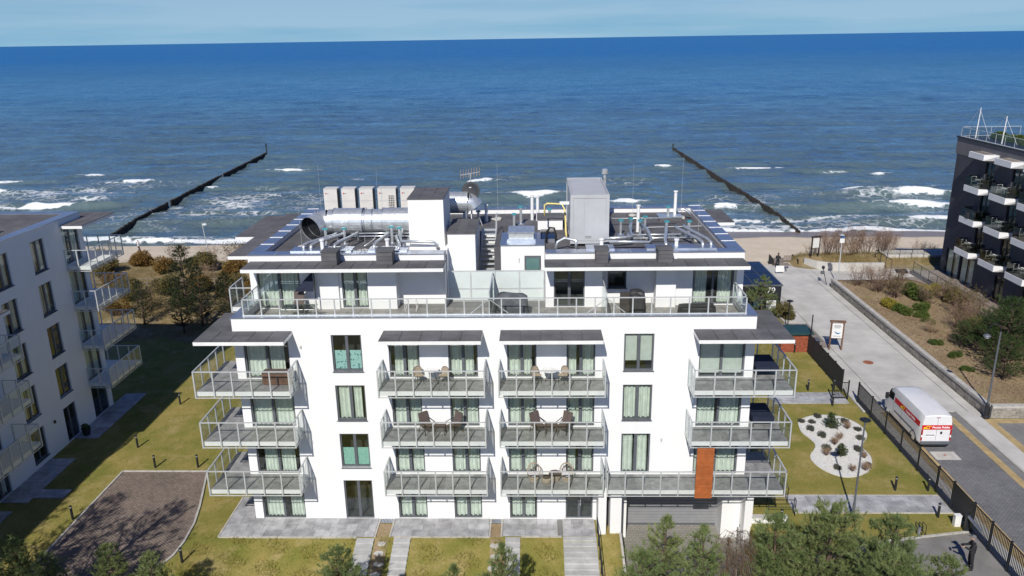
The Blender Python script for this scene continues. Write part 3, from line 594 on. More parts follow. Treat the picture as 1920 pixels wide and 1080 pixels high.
def window(parent, x0, x1, y, z0, z1, rz=0, leaves=2, curtain='drape', sill=True, lit=None, blind=0.0, dark=False, frame_mat='anthracite', mull=0.075, origin=None):
    """frame with panes, curtain and a dark room behind; origin lower left at (x0,y,z0)"""
    w, h = round(x1-x0, 3), round(z1-z0, 3); fr = 0.075
    k = (w, h, leaves, frame_mat, mull)
    if k not in WC:
        mb = MB(); mb.box(0,w,0.10,0.17,0,fr); mb.box(0,w,0.10,0.17,h-fr,h); mb.box(0,fr,0.10,0.17,fr,h-fr); mb.box(w-fr,w,0.10,0.17,fr,h-fr)
        iw = (w-2*fr-(leaves-1)*mull*2)/leaves
        for i in range(1, leaves): xx = fr+i*iw+(i-1)*mull*2; mb.box(xx, xx+mull*2, 0.10, 0.17, fr, h-fr)
        fm = mb.mesh('window', frame_mat)
        pm = MB().box(0,iw,0.13,0.142,fr,h-fr).mesh('pane', 'window_glass')
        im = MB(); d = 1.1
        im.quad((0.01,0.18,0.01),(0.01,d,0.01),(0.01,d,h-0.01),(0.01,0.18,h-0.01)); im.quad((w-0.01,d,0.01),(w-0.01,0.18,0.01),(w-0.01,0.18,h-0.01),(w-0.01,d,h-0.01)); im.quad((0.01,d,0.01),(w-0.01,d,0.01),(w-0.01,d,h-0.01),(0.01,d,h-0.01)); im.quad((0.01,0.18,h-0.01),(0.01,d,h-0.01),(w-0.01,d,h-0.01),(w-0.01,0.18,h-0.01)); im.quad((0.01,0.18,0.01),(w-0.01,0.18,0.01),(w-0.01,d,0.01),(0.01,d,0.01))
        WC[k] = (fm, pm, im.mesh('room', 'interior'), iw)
    fm, pm, im, iw = WC[k]
    o = put('window', fm, parent, (x0,y,z0) if origin is None else origin, rz)
    for i in range(leaves): put('pane', pm, o, (fr+i*(iw+mull*2),0,0))
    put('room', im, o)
    if curtain == 'drape':
        kk = ('c', round(iw,2), h, random.randint(0, 2))
        for i in range(leaves):
            part = random.choice((1.0, 1.0, 1.0, 0.9, 0.75)); side = random.random() < 0.5
            kk = ('c', round(iw,2), h, part)
            if kk not in CACHE:
                n = 26; mb = MB(); vs = []; ph = random.uniform(0, 6)
                for r_ in range(2):
                    for j in range(n+1):
                        u = j/n; vs.append((u*iw*part, 0.30+0.06*math.sin(u*iw*26+ph)+0.025*math.sin(u*47+ph*2), (0.05 if r_ == 0 else h-0.08)))
                mb.add(vs, [(j, j+1, n+2+j, n+1+j) for j in range(n)]); CACHE[kk] = mb.mesh('curtain', 'curtain', True)
            put('curtain', CACHE[kk], o, (fr+i*(iw+mull*2) + (iw*(1-part) if side else 0), 0, 0))
    if blind:
        for i in range(leaves): put('blind', boxmesh('blind', iw-0.02, 0.03, h*blind, 'blind'), o, (fr+i*(iw+mull*2)+0.01, 0.22, h*(1-blind)-fr))
    if sill: put('sill', boxmesh('sill', w+0.08, 0.20, 0.035, 'anthracite'), o, (-0.04, -0.06, -0.035))
    return o
POST = {}
def balcony(parent, rects, path, z, tiles=True, fascia='white_paint', tw=0.76, glass='rail_glass', skip=(), post_mat='alu', base=0.26):
    """rects: slab footprints [(x0,x1,y0,y1)], path: rail polyline; z = floor level"""
    mb = MB()
    for i, (x0, x1, y0, y1) in enumerate(rects): mb.box(x0, x1, y0, y1, z-base, z-0.022-0.001*i)
    bal = mb.build('balcony', fascia, parent)
    if tiles:
        for (x0, x1, y0, y1) in rects:
            nx_, ny_ = max(1, round((x1-x0)/tw)), max(1, round((y1-y0)/tw)); w, h = (x1-x0)/nx_, (y1-y0)/ny_
            for i in range(nx_):
                for j in range(ny_): put('floor_tile', boxmesh('floor_tile', round(w-0.008,3), round(h-0.008,3), 0.03, 'tile_grey'), bal, (x0+i*w+0.004, y0+j*h+0.004, z-0.02))
    rail(bal, path, z, 1.06, glass, post_mat, low=base+0.10, skip=skip)
    return bal
def rail(par, path, z, top=1.06, glass='rail_glass', post_mat='alu', low=0.36, sp=0.9, skip=(), pw=0.062, hr=0.065):
    for si, ((ax, ay), (bx_, by)) in enumerate(zip(path[:-1], path[1:])):
        if si in skip: continue
        L = math.hypot(bx_-ax, by-ay); a = math.atan2(by-ay, bx_-ax); n = max(1, round(L/sp)); ca, sa = math.cos(a), math.sin(a)
        def at(s, oy=0): return (ax+ca*s-sa*oy, ay+sa*s+ca*oy)
        for i in range(n+1):
            if i == 0 and si > 0: continue
            s = L*i/n; p = at(s); put('post', boxmesh('post', pw, pw, top+low, post_mat), par, (p[0]-pw/2, p[1]-pw/2, z-low))
        if glass:
            for i in range(n):
                p = at(L*i/n+0.04, -0.006); put('glass_panel', boxmesh('glass_panel', round(L/n-0.08,3), 0.012, round(top+min(low,0.3)-0.10,3), glass), par, (p[0], p[1], z-min(low,0.3)+0.04), a)
        p = at(-hr/2, -hr/2); put('handrail', boxmesh('handrail', round(L+hr,3), hr, 0.045, post_mat), par, (p[0], p[1], z+top+0.001), a)
        p = at(0, -0.02); put('bottom_rail', boxmesh('bottom_rail', round(L,3), 0.04, 0.04, post_mat), par, (p[0], p[1], z-low+0.0), a)
def canopy(parent, rects, ztop, th=0.2, sheet_w=1.0, rows=2, name='canopy'):
    mb = MB()
    for i, (x0, x1, y0, y1) in enumerate(rects): mb.box(x0, x1, y0, y1, ztop-th, ztop-0.015-0.001*i)
    c = mb.build(name, 'white_paint', parent)
    for (x0, x1, y0, y1) in rects:
        put('underlay', boxmesh('underlay', round(x1-x0-0.004,3), round(y1-y0-0.004,3), 0.006, 'black_plastic'), c, (x0+0.002, y0+0.002, ztop-0.0148))
        dx, dy = x1-x0, y1-y0; nx_, ny_ = max(1, round(dx/sheet_w)), max(1, round(dy/(0.85 if rows == 2 else 5)))
        w, h = dx/nx_, dy/ny_
        for i in range(nx_):
            for j in range(ny_): put('roof_sheet', boxmesh('roof_sheet', round(w-0.028,3), round(h-0.028,3), 0.018, 'membrane'), c, (x0+i*w+0.014, y0+j*h+0.014, ztop-0.006+0.004*((i+j) % 2)))
    return c
FL = 2.8
# ================================================================== MAIN APARTMENT BUILDING
B = thing('apartment_building', 'white five-storey apartment building with glass balconies and dark flat roof in the centre', 'building', (-2.25, 0, 0))
BX = -B.location[0]
class Sh:                              # children are placed in world coordinates, shifted into the parent's frame
    pass
def shift(o): return o
ox = -2.25
XL, XR, YB = -15.5, 11.02, 15.0
def W_(x): return x - ox
wl = MB(); holes = []
for k in range(4):
    z = k*FL
    holes.append((-15.05, -12.7, z+0.02, z+2.42))                       # corner glazing, left
    holes.append((-10.47, -8.92, (z+0.40) if k else 0.02, z+2.42))        # left window column
    holes += [(-7.55,-5.98,z+0.05,z+2.42), (-4.5,-2.99,z+0.05,z+2.42), (-1.48,0.01,z+0.05,z+2.42)]
    holes.append((1.55, 3.01, z+0.05, z+2.42))
    if k: holes.append((8.27, 10.58, z+0.02, z+2.42))
    if k: holes.append((4.456, 5.97, (z+0.40) if k > 1 else z+0.05, z+2.42))
hw = [(W_(a), W_(b2), c, d) for a, b2, c, d in holes]
garage = (W_(4.5), W_(11.0), -1.7, 2.45)
wall_holes(wl, W_(XL), W_(XR), -1.8, 11.5, 0.0, hw+[garage], 0.16)
wl.box(W_(XL), W_(XR), 0.0, 0.36, 11.5, 11.74)                          # terrace upstand
wl.box(W_(XL), W_(XL)+0.36, 0.361, 3.0, 11.2, 11.739); wl.box(W_(XR)-0.36, W_(XR), 0.361, 3.0, 11.2, 11.739)
for sx_, fx in ((XL, 1), (XR, -1)):                                     # side and back walls
    X_ = W_(sx_); a_, b_ = ((X_,0,-1.2),(X_,YB+1,-1.2)) if fx > 0 else ((X_,YB+1,-1.2),(X_,0,-1.2))
    wl.quad(b_, a_, (a_[0],a_[1],11.5), (b_[0],b_[1],11.5))
wl.quad((W_(XR),YB+1,-1.2),(W_(XL),YB+1,-1.2),(W_(XL),YB+1,11.5),(W_(XR),YB+1,11.5))
wl.quad((W_(XL),0.37,11.16),(W_(XR),0.37,11.16),(W_(XR),YB+1,11.16),(W_(XL),YB+1,11.16))
wl.build('wall', 'stucco', B)
# garage recess: side piers, ceiling, door
g = MB(); g.box(W_(4.40),W_(4.86),0.17,1.42,-1.7,2.44); g.box(W_(10.02),W_(11.1),0.17,1.42,-1.7,2.44); g.box(W_(3.6),W_(11.3),1.46,1.8,-1.7,2.44); g.box(W_(4.5),W_(11.0),0.02,1.7,2.452,2.6)
g.build('garage_surround', 'stucco', B)
gd = bx('garage_door', B, W_(4.87), W_(10.01), 1.40, 1.435, -1.24, 1.78, 'concrete_dark')
for k in range(16): put('slat', boxmesh('slat', 5.12, 0.03, 0.160, 'garage_slat'), gd, (0.01, -0.032+0.004*(k % 2), 0.14+k*0.182))
put('door_rail', boxmesh('door_rail', 5.12, 0.04, 0.12, 'anthracite'), gd, (0.01, -0.042, 0.0))
for q in ((3.2,3.62,-1.35,-0.004,-1.6,2.5),(3.84,4.42,-1.25,-0.004,-1.9,2.5),(11.03,11.45,-0.6,0.3,-1.2,2.5)): MB().box(W_(q[0]),W_(q[1]),*q[2:]).build('balcony_pier', 'stucco', B)
bx('gap_wall', B, W_(3.621), W_(3.839), -0.5, -0.005, -1.6, 2.4, 'dark_stucco')
# windows
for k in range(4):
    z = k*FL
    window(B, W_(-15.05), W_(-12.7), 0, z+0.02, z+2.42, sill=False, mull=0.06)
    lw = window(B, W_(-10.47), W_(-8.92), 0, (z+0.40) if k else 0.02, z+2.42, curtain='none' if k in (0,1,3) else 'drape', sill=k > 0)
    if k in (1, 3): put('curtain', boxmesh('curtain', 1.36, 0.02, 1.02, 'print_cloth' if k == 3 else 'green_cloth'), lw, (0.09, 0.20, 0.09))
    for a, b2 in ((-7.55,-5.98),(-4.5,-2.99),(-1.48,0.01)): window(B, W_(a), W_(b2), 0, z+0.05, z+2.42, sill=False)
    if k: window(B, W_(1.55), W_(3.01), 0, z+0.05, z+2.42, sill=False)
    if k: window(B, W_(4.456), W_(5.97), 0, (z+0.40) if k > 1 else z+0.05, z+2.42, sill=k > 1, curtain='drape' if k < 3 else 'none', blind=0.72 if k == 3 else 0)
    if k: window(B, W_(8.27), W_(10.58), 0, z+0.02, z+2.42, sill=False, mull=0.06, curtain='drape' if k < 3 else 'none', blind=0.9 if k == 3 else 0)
# entrance door
ed = window(B, W_(1.55), W_(3.01), 0, 0.05, 2.42, curtain='none', sill=False, leaves=2)
put('door_handle', MB().cyl((0.80,0.06,0.8),(0.80,0.06,1.5),0.018).mesh('door_handle','alu'), ed); put('house_number', MB().box(1.05,1.15,0.075,0.095,1.85,1.95).mesh('house_number','white_print'), ed)
# balconies: fronts at y = -1.6
YF = -1.58
for k in (1, 2, 3):
    z = k*FL
    for a, b2 in ((-7.88,-2.58),(-1.86,3.40)):
        balcony(B, [(W_(a),W_(b2),YF+0.06,-0.005)], [(W_(a),-0.03),(W_(a),YF),(W_(b2),YF),(W_(b2),-0.03)], z)
    balcony(B, [(W_(-17.06),W_(-12.36),YF+0.06,-0.005),(W_(-17.06),W_(-15.51),-0.004,2.4)], [(W_(-15.55),2.4),(W_(-17.12),2.4),(W_(-17.12),YF),(W_(-12.32),YF),(W_(-12.32),-0.03)], z)
    if k > 1: balcony(B, [(W_(7.80),W_(12.62),YF+0.06,-0.005),(W_(11.03),W_(12.62),-0.004,2.4)], [(W_(7.76),-0.03),(W_(7.76),YF),(W_(12.68),YF),(W_(12.68),2.4),(W_(11.06),2.4)], z)
    else: balcony(B, [(W_(3.66),W_(12.62),YF+0.06,-0.005),(W_(11.03),W_(12.62),-0.004,2.4)], [(W_(3.62),-0.03),(W_(3.62),YF),(W_(12.68),YF),(W_(12.68),2.4),(W_(11.06),2.4)], z)
# orange timber screen, board by board
osn = bx('timber_screen', B, W_(8.08), W_(8.95), YF-0.10, YF-0.065, 2.42, 5.30, 'wood_brown')
for k in range(26): put('board', boxmesh('board', 0.86, 0.022, 0.104, 'orange_wood'), osn, (0.005, -0.022+0.002*(k % 2), 0.005+k*0.110))
# canopies over the top balconies
zc = 11.04
for a, b2 in ((-7.75,-2.7),(-1.80,3.28)): canopy(B, [(W_(a),W_(b2),-1.47,-0.003)], zc)
canopy(B, [(W_(-16.95),W_(-12.43),-1.47,-0.003),(W_(-16.95),W_(-15.503),-0.002,2.9)], zc); canopy(B, [(W_(7.9),W_(12.5),-1.47,-0.003),(W_(11.023),W_(12.5),-0.002,2.9)], zc)
for (x, z) in ((-5.25,10.7),(0.72,10.7),(-5.25,7.95),(0.72,7.95)):
    put('wall_lamp', MB().box(-0.05,0.05,-0.10,0,-0.12,0.10).mesh('wall_lamp', 'black_metal'), B, (W_(x),0,z))
for (x, z) in ((-12.1,10.1),(-12.05,7.4),(-12.0,4.7),(6.5,4.8)): put('wall_socket', boxmesh('wall_socket', 0.08, 0.06, 0.16, 'alu'), B, (W_(x),-0.06,z))
# terrace
tf = MB().box(W_(XL)+0.37, W_(XR)-0.37, 0.37, 4.3, 11.165, 11.2).build('terrace_floor', 'concrete_dark', B)
nxt = 36; wt = (XR-XL-0.74)/nxt
for i in range(nxt):
    for j in range(4): put('floor_tile', boxmesh('terrace_tile', round(wt-0.01,3), 0.65, 0.03, 'terrace_tile'), tf, (W_(XL)+0.37+i*wt+0.005, 0.385+j*0.66, 11.202))
cop = MB().box(W_(XL)-0.04, W_(XR)+0.04, -0.05, 0.42, 11.742, 11.78).build('coping', 'zinc', B)
MB().box(W_(XL)-0.04, W_(XL)+0.42, 0.421, 3.0, 11.742, 11.779).build('coping', 'zinc', B); MB().box(W_(XR)-0.42, W_(XR)+0.04, 0.421, 3.0, 11.742, 11.779).build('coping', 'zinc', B)
for i in range(14): put('seam', boxmesh('seam', 0.03, 0.46, 0.02, 'alu'), cop, (W_(XL)+0.9+i*1.9, -0.045, 11.781))
tr = MB().box(W_(-14.95), W_(10.55), 0.20, 0.26, 11.79, 11.82).build('terrace_railing', 'alu', B)
rail(tr, [(W_(-14.9),2.6),(W_(-14.9),0.23),(W_(10.5),0.23),(W_(10.5),2.9)], 11.82, 0.82, 'rail_glass', low=0.03, sp=0.93)
# penthouse
PX0, PX1, PY, PT = -15.4, 10.98, 3.0, 14.27
pw = MB()
pil = [(-15.4,-15.0),(-12.75,-12.6),(-11.75,-10.6),(-9.02,-7.48)]
ph = [(W_(-15.05),W_(-12.7),11.24,13.68),(W_(-10.45),W_(-9.05),11.24,13.68)]
pw.box(W_(-15.38),W_(-14.7),3.41,YB-0.01,13.5,14.2); pw.box(W_(10.28),W_(10.96),3.41,YB-0.01,13.5,14.2); pw.box(W_(-14.69),W_(10.27),YB-0.62,YB-0.01,13.5,14.2)
wall_holes(pw, W_(-15.4), W_(-7.48), 11.2, 14.2, PY, ph, 0.2)
wall_holes(pw, W_(-7.48), W_(-4.85), 11.2, 14.2, 3.8, [], 0.2); pw.quad((W_(-7.48),3.0,11.2),(W_(-7.48),3.8,11.2),(W_(-7.48),3.8,13.9),(W_(-7.48),3.0,13.9))
pw.box(W_(-12.69),W_(-11.76),2.96,2.998,11.2,11.21)
pw.box(W_(-11.75),W_(-10.6),2.86,2.996,11.2,13.7); pw.box(W_(-9.02),W_(-7.48),2.86,2.996,11.2,13.7)
wall_holes(pw, W_(0.52), W_(3.55), 11.2, 14.2, PY, [(W_(0.97),W_(2.62),11.24,13.68)], 0.2)
wall_holes(pw, W_(3.55), W_(6.4), 11.2, 14.2, 3.75, [(W_(3.9),W_(4.92),12.05,13.55)], 0.2)
pw.box(W_(6.4),W_(7.45),2.9,3.75,11.2,14.2); wall_holes(pw, W_(7.45), W_(10.98), 11.2, 14.2, PY+0.3, [(W_(8.4),W_(10.6),11.24,13.68)], 0.2)
pw.box(W_(10.62),W_(10.98),2.9,3.3,11.2,13.9)
pw.box(W_(-15.395),W_(-4.86),2.985,3.4,13.902,14.215); pw.box(W_(0.53),W_(10.975),2.985,3.4,13.902,14.215)
pw.quad((W_(-15.4),YB,11.2),(W_(-15.4),3.0,11.2),(W_(-15.4),3.0,14.2),(W_(-15.4),YB,14.2)); pw.quad((W_(10.98),3.0,11.2),(W_(10.98),YB,11.2),(W_(10.98),YB,14.2),(W_(10.98),3.0,14.2)); pw.quad((W_(10.98),YB,11.2),(W_(-15.4),YB,11.2),(W_(-15.4),YB,14.2),(W_(10.98),YB,14.2))
pw.quad((W_(-4.85),3.8,11.2),(W_(-4.85),3.0,11.2),(W_(-4.85),3.0,14.2),(W_(-4.85),3.8,14.2)); pw.quad((W_(0.52),3.0,11.2),(W_(0.52),5.3,11.2),(W_(0.52),5.3,14.2),(W_(0.52),3.0,14.2))
pw.build('penthouse_wall', 'stucco', B)
window(B, W_(-15.05), W_(-12.7), PY, 11.24, 13.68, sill=False, mull=0.06); window(B, W_(-10.45), W_(-9.05), PY, 11.24, 13.68, sill=False)
window(B, W_(0.97), W_(2.62), PY, 11.24, 13.68, sill=False, curtain='none'); window(B, W_(3.9), W_(4.92), 3.75, 12.05, 13.55, leaves=1, curtain='none', blind=1.0 if False else 0)
window(B, W_(8.4), W_(10.6), PY+0.3, 11.24, 13.68, sill=False, mull=0.06)
canopy(B, [(W_(-15.3),W_(-4.75),1.48,2.997)], 13.9); canopy(B, [(W_(0.46),W_(10.92),1.48,2.997)], 13.9)
for (x, y, z) in ((-13.3,2.9,13.55),(-6.3,3.7,13.4),(3.0,2.95,13.5),(8.1,3.2,13.6)): put('wall_lamp', MB().box(-0.05,0.05,-0.08,0.1,-0.12,0.10).mesh('wall_lamp', 'black_metal'), B, (W_(x),y,z))
# side balcony of the penthouse, left, and the small side roofs
balcony(B, [(W_(-16.7),W_(-15.41),3.3,5.2)], [(W_(-15.5),3.3),(W_(-16.72),3.3),(W_(-16.72),5.3)], 11.25, tiles=True)
canopy(B, [(W_(-16.8),W_(-15.405),3.8,14.6)], 14.0, sheet_w=1.4, rows=1, name='side_canopy'); canopy(B, [(W_(10.985),W_(12.4),11.0,14.8)], 14.0, sheet_w=1.4, rows=1, name='side_canopy')
canopy(B, [(W_(-18.0),W_(-16.805),8.3,14.2)], 13.98, sheet_w=1.3, rows=1, name='side_canopy')
# roof: sheets of felt between wide metal copings
rf = MB().box(W_(PX0)+0.1, W_(-4.84), 3.7, YB-0.1, 13.86, 13.95).box(W_(0.52), W_(PX1)-0.1, 3.7, YB-0.1, 13.86, 13.949).box(W_(-4.839), W_(0.519), 9.31, YB-0.1, 13.86, 13.948).box(W_(-1.93), W_(0.519), 8.01, 9.309, 13.86, 13.947).box(W_(-4.839), W_(-3.3), 8.21, 9.309, 13.86, 13.947).build('roof', 'membrane', B)
for i in range(24):
    w = 24.7/24; bxx = -14.6+i*w
    for (y0, y1) in ((3.74,9.0),(9.02,YB-0.75)):
        if bxx+w > -4.9 and bxx < 0.5 and y0 < 9: continue
        if bxx+w > -4.9 and bxx < 0.5: y0 = 9.32
        put('roof_sheet', boxmesh('roof_sheet', round(w-0.012,3), round(y1-y0,3), 0.012, 'membrane'), rf, (W_(bxx), y0, 13.952+0.004*(i % 2)))
def coping(x0, x1, y0, y1, z, along):
    c_ = MB().box(W_(x0), W_(x1), y0, y1, z-0.05, z).build('coping', 'zinc', B); L = (x1-x0) if along == 'x' else (y1-y0); n = round(L/1.55)
    for i in range(1, n+1 if along == 'y' else n):
        s = L*i/n
        if along == 'x': put('seam', boxmesh('seam', 0.025, round(y1-y0,3), 0.02, 'alu'), c_, (W_(x0)+s, y0, z))
        else: put('seam', boxmesh('seam', round(x1-x0,3), 0.06, 0.02, 'white_paint'), c_, (W_(x0), y0+s-0.06, z))
coping(-15.42, -4.87, 2.96, 3.72, PT, 'x'); coping(0.54, 11.0, 2.96, 3.72, PT, 'x')
coping(-15.42, -14.66, 3.721, YB, PT-0.002, 'y'); coping(10.24, 11.0, 3.721, YB, PT-0.002, 'y'); coping(-14.655, 10.235, YB-0.65, YB, PT-0.004, 'x')
# stair head boxes and the recess in the middle
sb = MB(); sb.box(W_(-7.0),W_(-5.05),5.2,8.6,13.9,16.75); sb.box(W_(-4.82),W_(-3.3),4.6,8.2,11.2,14.93); sb.box(W_(-7.47),W_(-4.83),4.9,8.4,13.9,14.1)
sb.box(W_(-1.93),W_(0.50),5.1,8.0,11.2,14.12); sb.box(W_(-4.83),W_(-4.80),3.8,8.2,11.2,14.2); sb.build('stair_head', 'stucco', B)
for (x0,x1,y0,y1,z) in ((-7.04,-5.01,5.16,8.64,16.752),(-4.86,-3.26,4.56,8.24,14.932)):
    c_ = MB().box(W_(x0),W_(x1),y0,y1,z,z+0.04).build('head_roof', 'membrane', B)
    for i in range(3): put('roof_sheet', boxmesh('roof_sheet', round((x1-x0)/3-0.015,3), round(y1-y0,3), 0.012, 'membrane'), c_, (W_(x0)+i*(x1-x0)/3, y0, z+0.041+0.003*(i % 2)))
MB().box(W_(-1.97),W_(0.515),5.06,8.05,14.121,14.17).build('head_roof', 'zinc', B)
sd_ = bx('stair_door', B, W_(-0.62), W_(0.30), 5.04, 5.099, 11.22, 13.55, 'anthracite'); put('door_pane', boxmesh('door_pane', 0.70, 0.02, 2.0, 'teal_glass'), sd_, (0.11, -0.021, 0.2))
put('wall_lamp', boxmesh('wall_lamp', 0.06, 0.05, 0.22, 'alu'), B, (W_(-0.95), 5.045, 13.2))
gs = MB().box(W_(-4.95),W_(0.5),4.16,4.22,11.18,11.24).build('glass_screen', 'alu', B)
for i in range(5): put('post', boxmesh('post', 0.06, 0.06, 1.72, 'alu'), gs, (W_(-4.95)+i*1.345, 4.16, 11.242))
for z in (11.9, 12.92): put('rail', boxmesh('rail', 5.44, 0.05, 0.05, 'alu'), gs, (W_(-4.95), 4.165, z))
for i in range(4):
    for z0, z1 in ((11.27,11.89),(11.96,12.91)): put('frosted_pane', boxmesh('frosted_pane', 1.27, 0.015, round(z1-z0,3), 'frosted'), gs, (W_(-4.95)+i*1.345+0.068, 4.18, z0))
# steel stairs up to the roof
st = MB(); st.add([(W_(-3.24),5.6,11.2),(W_(-3.19),5.6,11.2),(W_(-3.19),8.9,14.25),(W_(-3.24),8.9,14.25),(W_(-3.24),5.9,11.2),(W_(-3.19),5.9,11.2),(W_(-3.19),9.1,14.0),(W_(-3.24),9.1,14.0)], [(0,1,2,3),(4,7,6,5),(0,4,5,1),(3,2,6,7),(0,3,7,4),(1,5,6,2)])
st.add([(x+0.86,y,z) for x,y,z in st.v[:8]], [(0,1,2,3),(4,7,6,5),(0,4,5,1),(3,2,6,7),(0,3,7,4),(1,5,6,2)])
rs = st.build('roof_stairs', 'alu', B)
for k in range(13): put('step', boxmesh('step', 0.80, 0.25, 0.05, 'alu'), rs, (W_(-3.18), 5.62+k*0.262, 11.36+k*0.232))
put('handrail', MB().tube([(W_(-2.33),5.5,12.2),(W_(-2.33),8.9,15.1),(W_(-2.33),9.2,15.1),(W_(-2.33),9.2,14.1)],0.025).mesh('handrail','alu'), rs)
bx('stair_wall', B, W_(-2.30), W_(-1.94), 5.1, 9.6, 11.2, 14.05, 'membrane'); bx('stair_back', B, W_(-3.29), W_(-2.31), 9.12, 9.3, 11.2, 14.0, 'stucco')
# partition screens on the terrace
for xx in (-2.35, 3.55):
    pt_ = MB().box(W_(xx)-0.03,W_(xx)+0.03,0.32,0.38,11.24,12.9).build('terrace_partition', 'alu', B)
    put('glass_panel', boxmesh('glass_panel', 0.015, 2.5 if xx > 0 else 3.6, 1.5, 'smoked_glass' if xx < 0 else 'rail_glass'), pt_, (W_(xx)-0.007, 0.40, 11.3))
    put('rail', boxmesh('rail', 0.05, 2.6 if xx > 0 else 3.7, 0.05, 'alu'), pt_, (W_(xx)-0.025, 0.40, 12.85))
    for sgn in (-1, 1): put('brace', MB().cyl((W_(xx),0.3,12.6),(W_(xx)+sgn*0.95,0.3,11.85),0.025,n=6).mesh('brace','alu'), pt_)
# felt-clad chimneys on the front canopies, each with its steel cap and pipes
for x0, x1, kind_ in ((-11.15,-10.38,3),(-8.27,-7.46,3),(3.12,3.74,2),(6.33,7.05,3)):
    ch = MB().box(W_(x0),W_(x1),2.05,2.93,13.92,14.62).build('chimney', 'membrane', B)
    put('cap', boxmesh('cap', x1-x0+0.12, 1.0, 0.04, 'membrane'), ch, (W_(x0)-0.06, 2.0, 14.621))
    for k in range(3): put('shingle_row', boxmesh('shingle_row', x1-x0+0.03, 0.02, 0.2, 'membrane'), ch, (W_(x0)-0.015, 2.03-0.004*(k % 2), 13.96+k*0.215))
for x0, x1 in ((-13.2,-9.9),(-9.0,-6.9),(2.7,4.2),(5.9,9.6)):
    put('duct_plinth', boxmesh('duct_plinth', round(x1-x0,2), 0.95, 0.36, 'zinc'), B, (W_(x0), 3.4, 14.0))
# ================================================================== ROOF EQUIPMENT
RZ = 13.97
def arc(c, r, a0, a1, n=6, ax='xz'):
    out = []
    for i in range(n+1):
        t = a0+(a1-a0)*i/n; u, w = r*math.cos(t), r*math.sin(t)
        out.append((c[0]+u, c[1], c[2]+w) if ax == 'xz' else (c[0]+u, c[1]+w, c[2]) if ax == 'xy' else (c[0], c[1]+u, c[2]+w))
    return out
# big exhaust duct
D = thing('exhaust_duct', 'large shiny round metal exhaust duct with open mouth on the flat roof', 'duct', (-10, 7.6, RZ))
dx, dy, dz = 10, -7.6, -RZ
cz, cyd, rd = 1.08, 0.0, 0.71
def ring(mb, path, r, n=28): mb.tube(path, r, n, cap=False)
elb = [(-2.05+0.0, cyd, cz)] + [(-2.05-0.75*math.sin(t), cyd-0.75+0.75*math.cos(t), cz-0.18*(t/1.2)) for t in [1.15*i/7 for i in range(1, 8)]]
mb = MB(); ring(mb, elb, rd-0.02); mb.build('elbow', 'galv', D, smooth=True)
e0, e1 = Vector(elb[-2]), Vector(elb[-1]); dirn = (e1-e0).normalized()
mouth = [tuple(e1), tuple(e1+dirn*0.45)]; mb = MB(); ring(mb, mouth, rd); mb.build('mouth', 'galv', D, smooth=True); mb = MB(); ring(mb, mouth[::-1], rd-0.02); mb.build('mouth_shade_lining', 'black_metal', D, smooth=True); mb = MB(); ring(mb, [mouth[1], tuple(Vector(mouth[1])+dirn*0.04)], rd+0.03); mb.build('mouth_rim', 'galv', D, smooth=True)  # inner wall of the mouth is coloured black to stand for the shade inside
mb = MB(); mb.cyl(e1-dirn*0.05, e1-dirn*0.02, rd-0.035, n=28); mb.build('damper', 'black_metal', D)
for x0, x1 in ((-2.05,-1.72),(-1.70,-0.02),(0.0,1.16),(1.18,2.98)):
    big = (x1-x0) > 1.3
    mb = MB(); ring(mb, [(x0,cyd,cz),(x0+0.03,cyd,cz),(x1-0.03,cyd,cz),(x1,cyd,cz)], rd+(0.05 if big else -0.02)); mb.build('duct_section', 'galv', D, smooth=False)
for x in (-1.71, -0.01, 1.17, 0.10, 0.55):
    mb = MB(); ring(mb, [(x-0.02,cyd,cz),(x+0.02,cyd,cz)], rd+0.075); mb.build('flange', 'zinc', D)
for x in (-1.5, -0.3, 1.4, 2.7):
    mb = MB(); mb.box(x-0.03,x+0.03,-0.6,-0.54,0,cz-0.2); mb.box(x-0.03,x+0.03,0.54,0.6,0,cz-0.2); mb.box(x-0.029,x+0.029,-0.599,0.599,0.2,0.26); mb.build('support', 'zinc', D)
D2 = thing('exhaust_duct', 'shorter shiny metal duct sticking out behind the white stair head box', 'duct', (-5.0, 10.2, RZ))
mb = MB(); ring(mb, [(-0.6,0,1.6),(0.9,0,1.6)], 0.66); mb.build('duct_section', 'galv', D2); mb = MB(); ring(mb, [(0.9,0,1.6),(1.1,0,1.55),(1.25,0.0,1.3)], 0.6); mb.build('elbow', 'galv', D2, smooth=True)
for x in (-0.5, 0.8): MB().box(x-0.04,x+0.04,-0.5,0.5,0,1.05).build('support', 'zinc', D2)
# air-conditioning outdoor units
acm = {}
def ac(x, label, wide=0.86):
    t = thing('air_conditioner', label, 'air conditioner', (x, 12.6, RZ), group='air conditioning units along the back of the roof')
    MB().box(0,wide,0,0.78,0.12,2.05).build('case', 'ac_shell', t); MB().box(-0.01,wide+0.01,-0.015,0.79,2.051,2.085).build('top_lid', 'ac_shell', t)
    g_ = MB().box(wide+0.001,wide+0.02,0.06,0.72,0.35,1.95).build('side_grille', 'black_plastic', t)
    for k in range(10): put('grille_bar', boxmesh('grille_bar', 0.012, 0.66, 0.02, 'black_metal'), g_, (wide+0.021, 0.06, 0.42+k*0.155))
    for xx in (0.02, wide-0.12): bx('foot', t, xx, xx+0.1, 0.0, 0.78, 0.0, 0.119, 'zinc')
    bx('front_seam', t, 0.02, wide-0.02, -0.006, -0.001, 1.28, 1.295, 'zinc')
    MB().cyl((0.14,-0.006,1.78),(0.14,-0.012,1.78),0.045,n=10).build('badge', 'red_paint', t); put('badge_text', boxmesh('badge_text', 0.11, 0.006, 0.045, 'zinc'), t, (0.2,-0.01,1.757))
    return t
